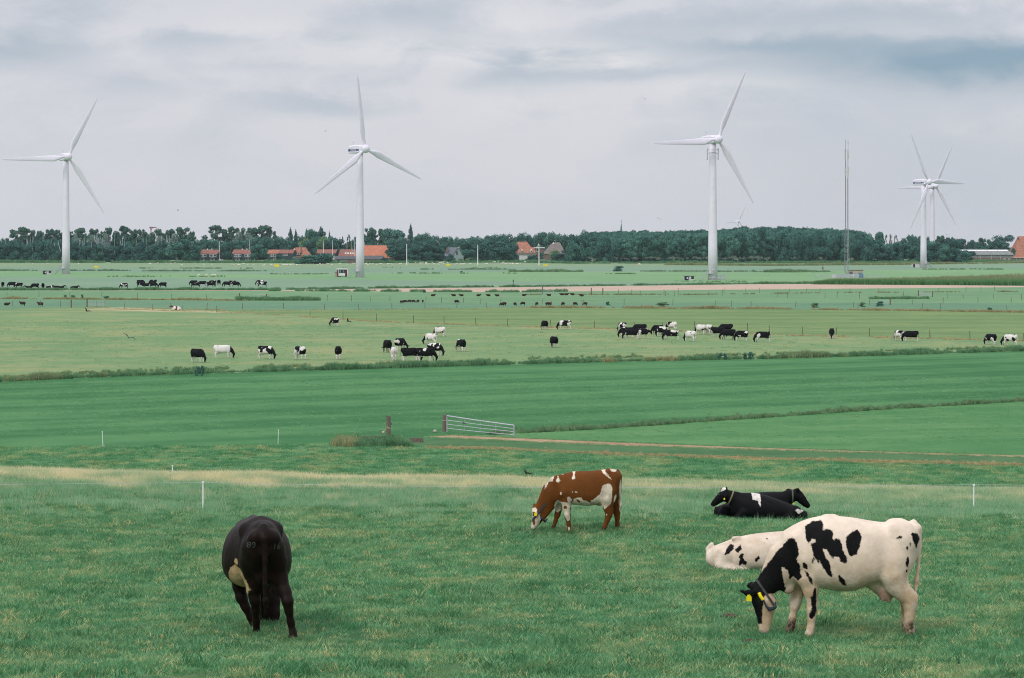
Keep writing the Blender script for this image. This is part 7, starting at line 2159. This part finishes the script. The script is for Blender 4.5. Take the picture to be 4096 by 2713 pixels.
g2 = 'black cows behind the far reed ditch'
FAR = [
    (11, 1150, 110, 'graze', 'black cow at the very left edge behind the far gate'), (48, 1150, 180, 'graze', 'black cow standing behind the far gate at left, left of two'), (76, 1154, 180, 'graze', 'black cow by the right post of the far gate at left'),
    (116, 1157, 180, 'lie', 'black cow lying right of the far gate at left'), (141, 1157, 205, 'graze', 'black cow standing over a lying one at left'), (172, 1156, 95, 'graze', 'black cow seen from behind, alone left of the leftmost turbine hut line'),
    (195, 1157, 0, 'lie', 'black cow lying with a white shoulder mark, left of the lying pair'), (228, 1156, 180, 'lie', 'left one of the lying pair of black cows at left'), (242, 1156, 0, 'lie', 'right one of the lying pair of black cows, head to the right'),
    (297, 1157, 0, 'lie', 'black cow lying by itself above the reeds, last before the gap'), (498, 1155, 180, 'graze', 'black cow side-on at left of the middle far groups'), (562, 1141, 10, 'graze', 'black cow behind another, first stacked pair'),
    (561, 1149, -5, 'graze', 'black cow in front of another, first stacked pair'), (583, 1145, 0, 'lie', 'black cow lying right of the first stacked pair'), (613, 1140, 180, 'graze', 'black cow behind another, second stacked pair'),
    (613, 1152, -4, 'graze', 'black cow in front of another, second stacked pair'), (652, 1152, 205, 'graze', 'small-looking black cow turned half away, right of the second stacked pair'), (775, 1143, 180, 'graze', 'black cow at the upper left of the small metal gate'),
    (786, 1151, 190, 'graze', 'black cow left behind the small metal gate'), (810, 1146, 180, 'graze', 'black cow above the small metal gate'), (841, 1150, 0, 'graze', 'black cow right behind the small metal gate'),
    (851, 1143, 178, 'graze', 'black cow at the upper right of the small metal gate'), (876, 1141, 80, 'graze', 'black cow seen from behind, alone right of the small metal gate'), (908, 1148, 185, 'graze', 'black cow at the left of the crowded far trio'),
    (931, 1144, 0, 'graze', 'black cow at the back of the crowded far trio, white on its shoulder'), (943, 1149, -4, 'graze', 'black cow at the right of the crowded far trio'), (1040, 1142, 180, 'graze', 'black cow behind the white-backed one at the right end of the far herd'),
    (1053, 1148, 180, 'graze', 'black cow with white back stripe at the right end of the far herd'),
]
for i, (px, py, hd, pose, lab) in enumerate(FAR):
    herd_cow(px, py, hd, pose, ((.62 if 'white' in lab else (.8 + .2 * (i % 2))), .0, 1), lab, g2, 1.18, far=True)
herd_cow(704, 1240, 180, 'lie', (.30, 0, 1), 'brown-headed white cow lying by the dry fence bank at left', None, .95, red=True)


# sheep
def sheep_prims(lie=False, graze=False):
    z = 0.0 if not lie else -.20
    pr = [loft([(-.5, .70 + z, .42 + z, .12), (-.4, .78 + z, .32 + z, .22), (-.1, .82 + z, .28 + z, .27), (.2, .82 + z, .30 + z, .26), (.38, .78 + z, .36 + z, .2), (.5, .7 + z, .45 + z, .1)], .05, 2.1)]
    hz = .84 + z if not lie else .60
    if graze: pr += chain([(.38, 0, .60, .14), (.55, 0, .42, .10), (.62, 0, .30, .085), (.66, 0, .12, .055)], .05)
    else: pr += chain([(.38, 0, .62 + z, .14), (.50, 0, hz - .08, .11), (.55, 0, hz - .03, .095), (.70, 0, hz - .13, .06)], .05)
    if graze: hz = .36
    pr += chain([(.56, .05, hz, .02), (.54, .15, hz - .02, .03)], .02) + chain([(.56, -.05, hz, .02), (.54, -.15, hz - .02, .03)], .02)
    if not lie:
        for sx in (-.33, .3):
            for sy in (-.11, .11): pr += chain([(sx, sy, .45, .07), (sx + .02, sy, .22, .04), (sx, sy, .03, .035)], .04)
    return pr


SHW = mat('white_wool', (0.66, 0.60, 0.52), 0.95, 0.1, 5); SHB = mat('dark_brown_wool', (0.032, 0.018, 0.013), 0.95, 0.3, 5)
SW = [body_mesh('sheep', sheep_prims(False, True), .055, SHW, relax=1), body_mesh('sheep', sheep_prims(True), .055, SHW, relax=1), body_mesh('sheep', sheep_prims(False), .055, SHW, relax=1)]
SB = [m_.copy() for m_ in SW]
for m_ in SB: m_.materials[0] = SHB
wsheep = [(131, 1057), (191, 1057), (315, 1058), (597, 1056), (602, 1056.5), (632, 1055), (666, 1056), (684, 1055), (700, 1055), (727, 1062), (848, 1062), (817, 1061), (924, 1061), (934, 1061), (953, 1061), (958, 1062), (974, 1057), (991, 1063), (1013, 1062), (1053, 1063), (1058, 1062), (1085, 1063), (1092, 1063), (1133, 1063), (1140, 1062), (1147, 1061), (1151, 1063), (1161, 1062), (1168, 1062), (1177, 1063), (1188, 1062), (1201, 1060), (1271, 1061), (1280, 1059), (1294, 1059), (1313, 1058), (1328, 1063), (1360, 1056), (1389, 1061), (1411, 1056), (1419, 1056), (1463, 1058), (1467, 1056), (1472, 1062), (1481, 1057), (1491, 1057), (1506, 1060), (1520, 1059), (1525, 1057),
          (1551, 1057), (1556, 1059), (1566, 1060), (1578, 1059), (1599, 1057), (1604, 1057), (1633, 1053), (1662, 1055), (1679, 1055), (1689, 1054), (1704, 1053), (1705, 1059), (1717, 1058), (1730, 1055), (1737, 1059), (1756, 1059), (1757, 1054), (1763, 1053), (1775, 1058), (1790, 1054), (1826, 1059), (1841, 1058), (1850, 1059), (1858, 1057), (1881, 1057), (1940, 1058), (1948, 1058), (1972, 1049), (1979, 1049), (1992, 1049.5), (2013, 1050), (2009, 1057), (2021, 1057), (2028, 1057), (2041, 1057), (2051, 1057), (2052, 1057.5), (2066, 1058), (2072, 1058), (2083, 1057), (2100, 1050), (2198, 1049)]
for i, (px, py) in enumerate(wsheep):
    o = link('sheep', SW[i % 3 == 1], None, G(px, py + 2), (0, 0, rng.uniform(0, 6.28)), (1.25,) * 3)
    tag(o, 'white sheep, a pale speck in the long pasture before the village trees', 'sheep', 'white sheep before the village')
for i, px in enumerate((795, 826, 850, 860)):
    o = link('sheep', SW[0], None, G(px, 1107), (0, 0, R(175 if i % 2 else 10)), (1.05,) * 3)
    tag(o, f'white sheep in the bright meadow between the left turbines, {ordinal(i + 1)} from left', 'sheep', 'white sheep in the meadow')
bs = [(27, 1224, 1), (91, 1225, 0), (162, 1227, 0), (1732, 1187, 1), (1815, 1187, 1), (1846, 1187, 1), (1914, 1187, 1), (1954, 1187, 1), (1989, 1187.5, 1), (2096, 1186, 1), (2196, 1186, 1), (2248, 1183, 1), (2265, 1183, 1), (2290, 1183, 1), (2327, 1187.5, 1),
      (1607, 1215, 0), (1620, 1213, 0), (1638, 1212, 0), (1653, 1212.5, 0), (1672, 1212, 0), (1691, 1212, 0), (1826, 1214.5, 0), (2009, 1226, 0), (2017, 1224, 0), (2060, 1225, 0), (2092, 1222.5, 0), (2147, 1224, 0), (2190, 1224, 0), (2198, 1224.5, 0), (2252, 1224, 0), (2300, 1224, 0), (2341, 1224, 0)]
ls = [b for b in bs if b[2] and b[0] > 1000]; st_ = [b for b in bs if not b[2] and b[0] > 1000]
for i, (px, py, l) in enumerate(bs):
    o = link('sheep', SB[l if l or px > 1000 else 2], None, G(px, py), (0, 0, R((180 if i % 3 else 8) + rng.uniform(-25, 25) + (65 if 1660 < px < 1700 or px in (2147, 2252, 2060) else 0))), (1.15 if px < 1000 else (1.02 if l else (.86 if px < 1700 else .98)),) * 3)
    if px < 1000: lab = ('dark brown sheep lying at the far left edge', 'dark brown sheep standing left of the one hidden by a fence post', 'dark brown sheep standing behind a fence post at left')[i]
    elif l: lab = f'dark brown sheep lying below the ploughed strip, {ordinal(ls.index((px, py, l)) + 1)} of {len(ls)} from the left'
    else: lab = f'dark brown sheep grazing along the middle fence, {ordinal(st_.index((px, py, l)) + 1)} of {len(st_)} from the left'
    tag(o, lab, 'sheep', 'dark brown sheep')


def grass_round_cows():
    P_ = []
    for o in [q for q in COL.objects if q.name.split('.')[0] == 'cow' and q.location.y < 90]:
        bb = [o.matrix_basis @ v.co for v in o.data.vertices if v.co.z < .10]
        for v in bb[:: max(1, len(bb) // 90)]:
            P_.append((v.x + rng.normal(0, .05), v.y - abs(rng.normal(0, .07)) + .02))
    P_ = np.array(P_)
    k_ = rng.integers(0, len(P_), 520)
    x, y = P_[k_, 0], P_[k_, 1] - .03
    o = scatter('hoof_grass', np.stack([x, y, gz(x, y)], -1), rng.uniform(.55, 1.0, len(x)), rng.uniform(0, .3, len(x)), G_TUFT, seed=91, tilt=.15)
    tag(o, kind='stuff')


grass_round_cows()
HAZE = 0.000028
# ------------------------------------------------------------------ fences: one thing per line, posts and wires are its parts
def post_mesh(name, r, h, m_, seed=0, lean=0.0, sides=8):
    r_ = random.Random(seed)
    mb = MB()
    mb.tube([(0, 0, -.1), (lean * .4 * h, 0, h * .5), (lean * h, 0, h)], [r, r * .96, r * .9], sides)
    return mb.mesh(name, m_)


PM = [post_mesh('post', .058, 1.25, M['wood'], k, l) for k, l in enumerate((0, .05, -.04, .1))]
PT = post_mesh('post', .15, 1.55, M['old_wood'], 9, .02)


def fence(label, pts, h=1.0, big=(), wires=2, name='wire_fence', group='wire fences'):
    pts = sorted(pts)
    P = [G(px, py) for px, py in pts]
    c = P[0]
    o = empty(name, c)
    tag(o, label, 'fence', group)
    for i, q in enumerate(P):
        hh = h * (0.88 + 0.24 * ((i * 7919) % 10) / 10)
        link('post', PT if i in big else PM[(i * 5) % 4], o, q - c, (0, 0, (i * 1.7) % 6.28), (1, 1, hh))
    m2 = MB()
    for w in range(wires):
        z = 1.1 - .42 * w
        for a, b in zip(P[:-1], P[1:]):
            m2.tube([a - c + Vector((0, 0, z)), (a + b) / 2 - c + Vector((0, 0, z - .05)), b - c + Vector((0, 0, z))], .006, 3, False)
    m2.obj('wire', M['dark_steel'], o)
    return o


fence('fence dividing the middle pasture from the olive stubble field', [(1240, 1269), (1372, 1279), (1506, 1286), (1653, 1293), (1776, 1297), (1903, 1302), (2030, 1305), (2200, 1309), (2378, 1313), (2538, 1317), (2650, 1319), (2776, 1322), (2990, 1328), (3078, 1338), (3210, 1343), (3344, 1345), (3478, 1347), (3720, 1356), (3880, 1359), (4092, 1366)])
fence('fence along the dry bank at left, with two stout posts and a light gate', [(51, 1225), (161, 1228), (242, 1229), (285, 1231), (348, 1229), (388, 1230), (418, 1229), (498, 1234), (611, 1241), (684, 1235), (731, 1244), (827, 1241), (867, 1250), (971, 1241), (1134, 1237), (1297, 1240), (1433, 1240), (1568, 1238), (1700, 1235), (1827, 1232), (1945, 1231)], big=(3, 4))
fence('fence behind the grazing brown sheep and along the dry weeds at right', [(2206, 1226), (2335, 1225), (2496, 1223), (2691, 1222), (2863, 1227), (2927, 1228), (3004, 1229), (3182, 1230), (3256, 1231), (3415, 1231), (3432, 1236), (3688, 1241), (3763, 1239), (4028, 1247)])
fence('weedy fence below the far herd at left', [(28, 1188), (156, 1188), (279, 1191), (407, 1191), (550, 1194), (687, 1196), (826, 1199), (958, 1198), (1066, 1201), (1161, 1204), (1257, 1204), (1308, 1205), (1406, 1205), (1481, 1207), (1560, 1207), (1703, 1209), (1766, 1212), (1855, 1212), (1921, 1215), (2003, 1212), (2171, 1215), (2328, 1216)], big=(7, 8))
fence('fence just below the ploughed strip, with a dark gateway', [(2121, 1177), (2170, 1175), (2256, 1178), (2365, 1181), (2411, 1181), (2475, 1179), (2527, 1179), (2560, 1185), (2662, 1185), (2699, 1185), (2836, 1187), (2888, 1186)], big=(1, 3, 4), h=1.15)
fence('thin fence close under the ploughed strip at right', [(2656, 1175), (2713, 1173), (2896, 1175), (2983, 1170), (3037, 1172), (3157, 1172), (3227, 1170), (3279, 1172), (3400, 1171), (3516, 1170), (3753, 1169), (3863, 1167), (3924, 1165), (3979, 1164)])
fence('fence with two stout gate posts across the meadow at far right', [(3111, 1188), (3150, 1191), (3300, 1192), (3348, 1192), (3438, 1195), (3614, 1187), (3674, 1186), (3730, 1189), (3789, 1194), (3853, 1194), (3973, 1194), (4085, 1199)], big=(6, 7))
fence('short fence before the dry weeds at far right', [(3478, 1220), (3561, 1220), (3651, 1218), (3772, 1215), (3912, 1212), (4045, 1210)], big=(1,))
# white stakes with electric wire
ST_ = MB(); ST_.tube([(0, 0, -.1), (0, 0, .8)], .016, 6); ST_.box(-.022, .022, -.03, .02, .8, .86)
STAKE = ST_.mesh('stake', M['plastic_white'])


def electric(label, stakes, wire, d, h=.9, leans=(0,)):
    P = [Vector((q.x, q.y, float(gz(q.x, q.y)))) if isinstance(q, Vector) else G(*q) for q in stakes]
    h = h or CZ - (1862 - HZ) / F * P[0].y - P[0].z
    o = empty('electric_fence', P[0]); tag(o, label, 'fence', 'electric fences')
    for i, q in enumerate(P):
        link('stake', STAKE, o, q - P[0], (0, leans[i % len(leans)], 0), (1.25, 1.25, h / .86))
    if wire:
        m2 = MB()
        pts = []
        for px, py in wire:
            dd = d if not callable(d) else d(px)
            pts.append(AT(px, py, dd) - P[0])
        m2.tube(pts, .0048, 4, False)
        m2.obj('wire', M['offwhite'], o)
    return o


d0 = G(812, 2045).y; d1 = G(3895, 2046).y
electric('near electric fence with two white stakes behind the cows', [(812, 2045), (3895, 2046)], [(-300, 1940), (0, 1938.5), (812, 1931), (1500, 1944), (2180, 1951), (2800, 1950), (3400, 1947), (3895, 1939), (4096, 1941), (4500, 1946)], lambda px: d0 + (d1 - d0) * (px - 812) / 3083, h=(2045 - 1926) / F * d0)
electric('electric fence just beyond the dry crest at left, one short stake showing', [AT(690, 1950, 89.0)], [(-300, 1877), (0, 1880.5), (690, 1885), (1024, 1898), (1700, 1907), (2100, 1912), (2500, 1923), (2800, 1932), (3200, 1938), (4096, 1952), (4400, 1956)], 89.0, h=None)
electric('pair of white stakes standing at the edge of the mown field', [(412, 1786), (1112, 1778)], None, 0, h=.98, leans=(-.05, .03))

# the steel gate, its wooden posts and the culvert edge
p0 = G(1788, 1730); s0 = p0.y / F
o = empty('field_gate', p0); tag(o, 'galvanised steel field gate standing open beside the dirt track', 'gate')
Lg_ = 268 * s0
zz = lambda f, u: (63 - (63 - 46) * f) * s0 * u - 6 * s0 * f + 3 * s0
yy = lambda f: -3.6 * f
MB().tube([(0, 0, 0.02), (0, 0, zz(0, 1))], .045, 8).obj('end_bar', M['steel'], o)
MB().tube([(Lg_, yy(1), zz(1, 0) - .05), (Lg_, yy(1), zz(1, 1))], .05, 8).obj('end_bar', M['steel'], o)
for u, r_ in ((1, .05), (.72, .03), (.46, .03), (.20, .03)):
    MB().tube([(0, 0, zz(0, u)), (Lg_ / 2, yy(.5), zz(.5, u) - .02), (Lg_, yy(1), zz(1, u))], r_, 7).obj('bar', M['steel'], o)
for f in (.27, .5, .73):
    MB().tube([(Lg_ * f, yy(f), zz(f, .2)), (Lg_ * f, yy(f), zz(f, 1))], .014, 5).obj('stay', M['steel'], o)
MB().box(Lg_ * .26 - .12, Lg_ * .26 + .12, yy(.26) - .05, yy(.26) + .03, zz(.26, .72) - .09, zz(.26, .72) + .02).obj('latch', M['dark_steel'], o)


def big_post(px, top, base, w, label, lean):
    q = G(px, base); s = q.y / F; h = (base - top) * s; r_ = w / 2 * s
    mb = MB(); rr = random.Random(px)
    n = 10; vs = []
    for z in (-.1, h * .3, h * .7, h - .03, h):
        for a in range(n):
            an = 6.283 * a / n; q_ = r_ * (1 + .10 * math.sin(3 * an + px) + rr.uniform(-.05, .05)) * (1.08 if z < h * .35 else 1) * (.93 if z == h else 1)
            vs.append((q_ * math.cos(an) + lean * z, q_ * math.sin(an), z + (rr.uniform(-.03, .03) if z == h else 0)))
    fs = [(k * n + a, k * n + (a + 1) % n, (k + 1) * n + (a + 1) % n, (k + 1) * n + a) for k in range(4) for a in range(n)] + [tuple(4 * n + a for a in range(n))]
    mb.add(vs, fs)
    o = mb.obj('gate_post', M['old_wood'], None, False, q); tag(o, label, 'post', 'old wooden gate posts')
    return o, s, h, r_


g_, s_, h_, r_ = big_post(1555, 1663, 1744, 17, 'dark old wooden post left of the gateway with rope and insulator', -.02)
m2 = MB()
for z in (h_ * .42, h_ * .38): m2.tube([(r_ * 1.1 * math.cos(a), r_ * 1.1 * math.sin(a), z - .08 * math.cos(a)) for a in [6.283 * k / 12 for k in range(13)]], .018, 5, False)
m2.tube([(-r_, -.1, h_ * .4), (-r_ * 2.4, -.12, h_ * .22)], .02, 5); m2.obj('rope', M['mast_tan'], g_)
small_lump((-r_ * 2.5, -.15, h_ * .18), .10).obj('insulator', mat('pale_pink_insulator', (.55, .38, .32), .6), g_)
MB().box(r_ * .9, r_ * 1.6, -.16, -.04, h_ * .56, h_ * .66).obj('hinge', M['dark_steel'], g_)
g_, s_, h_, r_ = big_post(1778, 1660, 1728, 17, 'grey old wooden post that carries the steel gate', .03)
MB().tube([(r_ * 1.12 * math.cos(a), r_ * 1.12 * math.sin(a), h_ * .68) for a in [6.283 * k / 12 for k in range(13)]], .02, 5, False).obj('rope', M['mast_tan'], g_)
for x0, x1, yt, yb, lab in ((1450, 1545, 1744, 1762, 'left grey plank edging the culvert under the dark post'), (1637, 1694, 1752, 1770, 'right grey plank edging the culvert by the track')):
    q = G((x0 + x1) / 2, yb); s = q.y / F
    tag(MB().box((x0 - x1) / 2 * s, (x1 - x0) / 2 * s, -.06, .06, -.05, (yb - yt) * s).obj('culvert_plank', M['old_wood'], None, False, q), lab, 'plank', 'culvert planks')
q = G(1740, 1730)
tag(small_lump((0, 0, .08), .14, 1.1, .8, .8).obj('stone', M['sand_wall'], None, True, q), 'pale stone lying in the grass left of the steel gate', 'stone')

# light gates in the far fences
for x0, x1, yt, yb, lab in ((350, 418, 1209, 1229, 'light metal gate between stout posts in the left fence'), (793, 835, 1139, 1150, 'small white metal gate in front of the far herd'), (8, 62, 1149, 1160, 'grey metal gate at the left edge before the far herd'), (1013, 1066, 1180, 1198, 'pale bar gate in the reed patch'), (3515, 3560, 1204, 1220, 'pale bar gate before the dry weeds at far right'), (2172, 2215, 1161, 1176, 'thin bar gate beside the dark gateway post'), (3676, 3728, 1171, 1186, 'wire gate between the stout posts at far right')):
    q = G((x0 + x1) / 2, yb); s = q.y / F; w = (x1 - x0) / 2 * s; h = min((yb - yt) * s, 1.35)
    o = empty('bar_gate', q); tag(o, lab, 'gate', 'far bar gates')
    for k in range(4): MB().tube([(-w, 0, .2 + (h - .2) * k / 3), (w, 0, .2 + (h - .2) * k / 3)], .035 if k < 3 else .05, 5).obj('bar', M['steel'], o)
    for x in (-w, w): MB().tube([(x, 0, 0), (x, 0, h + .05)], .06, 6).obj('end_bar', M['steel'], o)

# people
def person_prims(walk=.12):
    pr = chain([(0, 0, 1.42, .14), (0, 0, 1.2, .15), (0, 0, .95, .155)], .05, 1.25)
    pr += chain([(0, 0, 1.45, .06), (.01, 0, 1.56, .065)], .03) + chain([(.01, 0, 1.64, .10), (.02, 0, 1.68, .098)], .03, .85) + [cone((.11, 0, 1.64), (.12, 0, 1.63), .02, .018, .02)]
    for sy in (1, -1):
        pr += chain([(0, sy * .2, 1.40, .06), (-.03, sy * .25, 1.12, .048), (.03, sy * .25, .87, .038), (.05, sy * .25, .80, .04)], .04)
        pr += chain([(0, sy * .09, .95, .10), (sy * walk * .5, sy * .1, .50, .07), (sy * walk, sy * .1, .09, .05), (sy * walk + .12, sy * .1, .04, .045)], .04)
    return pr


def clothes_mat(name, top, legs):
    m_ = bpy.data.materials.new(name); m_.use_nodes = True
    t = NT(m_.node_tree); b = t.n['Principled BSDF']
    oc = t.new('ShaderNodeTexCoord').outputs['Object']
    sx = t.new('ShaderNodeSeparateXYZ'); t.l.new(oc, sx.inputs[0])
    z = t.m('ADD', sx.outputs[2], t.m('MULTIPLY', t.noise(oc, 8, 2), .03))
    c = t.mix(t.ramp(z, .90, .91), legs + (1,), top + (1,))
    c = t.mix(t.ramp(z, 1.50, 1.51), c, (.45, .28, .22, 1))
    c = t.mix(t.ramp(z, 1.70, 1.71), c, (.03, .022, .018, 1))
    c = t.mix(t.ramp(z, .09, .08), c, (.02, .02, .02, 1))
    t.l.new(c, b.inputs['Base Color']); b.inputs['Roughness'].default_value = .85
    return m_


PV = person_prims()
for px, py, hd, top, legs, lab in ((2053, 1139.5, 200, (.02, .022, .03), (.06, .10, .18), 'person in dark jacket and blue jeans standing alone in the grey meadow'), (3284, 1051.5, 0, (.25, .12, .09), (.05, .05, .06), 'person in dull red top at the foot of the wood, left of two'), (3303, 1051.5, 10, (.02, .10, .18), (.04, .05, .06), 'person in blue top at the foot of the wood, right of two')):
    me = body_mesh('person', PV, .028, clothes_mat('clothes', top, legs), relax=1)
    o = link('person', me, None, G(px, py), (0, 0, R(hd)), (1.02,) * 3); tag(o, lab, 'person')

# birds
def bird_mesh(m_, up):
    mb = MB()
    mb.tube([(-.26, 0, 0), (-.12, 0, .005), (0, 0, .01), (.12, 0, .015), (.2, 0, .02)], [.015, .04, .05, .035, .008], 6)
    for sy in (1, -1):
        mb.add([(.08, sy * .03, .02), (-.08, sy * .03, .015), (-.10, sy * .28, .10 * up), (.06, sy * .26, .12 * up), (-.12, sy * .55, .06 * up + .03), (-.06, sy * .56, .07 * up + .03), (.08, sy * .03, .03), (-.08, sy * .03, .025), (-.10, sy * .28, .10 * up + .012), (.06, sy * .26, .12 * up + .012), (-.12, sy * .55, .06 * up + .036), (-.06, sy * .56, .07 * up + .036)],
               [(0, 1, 2, 3), (3, 2, 4, 5), (9, 8, 7, 6), (11, 10, 8, 9), (0, 3, 9, 6), (3, 5, 11, 9), (1, 7, 8, 2), (2, 8, 10, 4), (5, 4, 10, 11)])
    mb.add([(-.22, -.02, 0), (-.22, .02, 0), (-.38, .05, 0), (-.38, -.05, 0), (-.22, 0, .014), (-.38, 0, .008)], [(0, 1, 2, 3), (4, 0, 3, 5), (1, 4, 5, 2)])
    return mb.mesh('bird', m_)


BM = [bird_mesh(M['gull'], 1.0), bird_mesh(M['bird'], 1.6), bird_mesh(M['gull'], -.4)]
for i, (px, py, d, k, rz, lab) in enumerate(((1303, 525, 900, 0, 10, 'tiny bird in flight left of the second turbine blades'), (712, 842, 1000, 1, -20, 'tiny bird in flight low between the left turbines'), (2580, 396, 900, 2, 40, 'tiny bird in flight left of the ringed turbine rotor'), (2637, 877, 800, 1, 85, 'small bird in flight right above the wood near the church spire'),
                                             (347, 1245, 300, 1, 150, 'dark bird flying low over the pasture at left'), (1392, 1286, 330, 1, 160, 'dark bird flying low beside the fence post in the pasture'), (515, 1352, 260, 1, 90, 'small dark bird low over the pasture right of centre left'))):
    o = link('bird', BM[k], None, AT(px, py, d), (R(25), 0, R(rz)), (1.6 if d > 500 else 1.3,) * 3)
    tag(o, lab, 'bird', 'birds in flight')
q = G(2110, 1905)
mb = MB(); mb.tube([(-.16, 0, .16), (-.02, 0, .15), (.08, 0, .20), (.14, 0, .27)], [.02, .075, .07, .045], 7); mb.tube([(.13, 0, .28), (.17, 0, .30), (.24, 0, .285)], [.045, .042, .008], 7); mb.tube([(-.14, 0, .16), (-.34, 0, .10)], [.035, .012], 5)
for y in (-.03, .03): mb.tube([(.01, y, .10), (.01, y, -.02)], .009, 4)
tag(mb.obj('bird', M['bird'], None, True, q, (0, 0, R(200))), 'black crow standing in the rough grass left of the brown cow', 'bird')
# dung in the near grass
for i, (px, py, lab) in enumerate(((2917, 2472, 'dry dung pat left of the grazing patched cow'), (3000, 2576, 'dry dung pat below the head of the patched cow'))):
    q = G(px, py)
    mb = MB(); mb.lathe([(.075, 0), (.09, .02), (.065, .04), (.02, .055)], 11); mb.v = [(v[0] * (1.25 + .2 * math.sin(5 * v[1] * 9)), v[1], v[2]) for v in mb.v]
    tag(mb.obj('dung_pat', M['dung'], None, True, q), lab, 'dung')

# ------------------------------------------------------------------ the air
hz = bpy.data.materials.new('haze'); hz.use_nodes = True
t = NT(hz.node_tree); t.n.clear()
ou = t.new('ShaderNodeOutputMaterial'); pv = t.new('ShaderNodeVolumePrincipled')
pv.inputs['Color'].default_value = (0.80, 0.90, 1.0, 1)
pv.inputs['Density'].default_value = HAZE
pv.inputs['Anisotropy'].default_value = 0.35
t.l.new(pv.outputs[0], ou.inputs['Volume'])
hb = MB().box(-2600, 2600, -60, 7600, -1.1, 93).obj('haze', hz); tag(hb, kind='stuff')
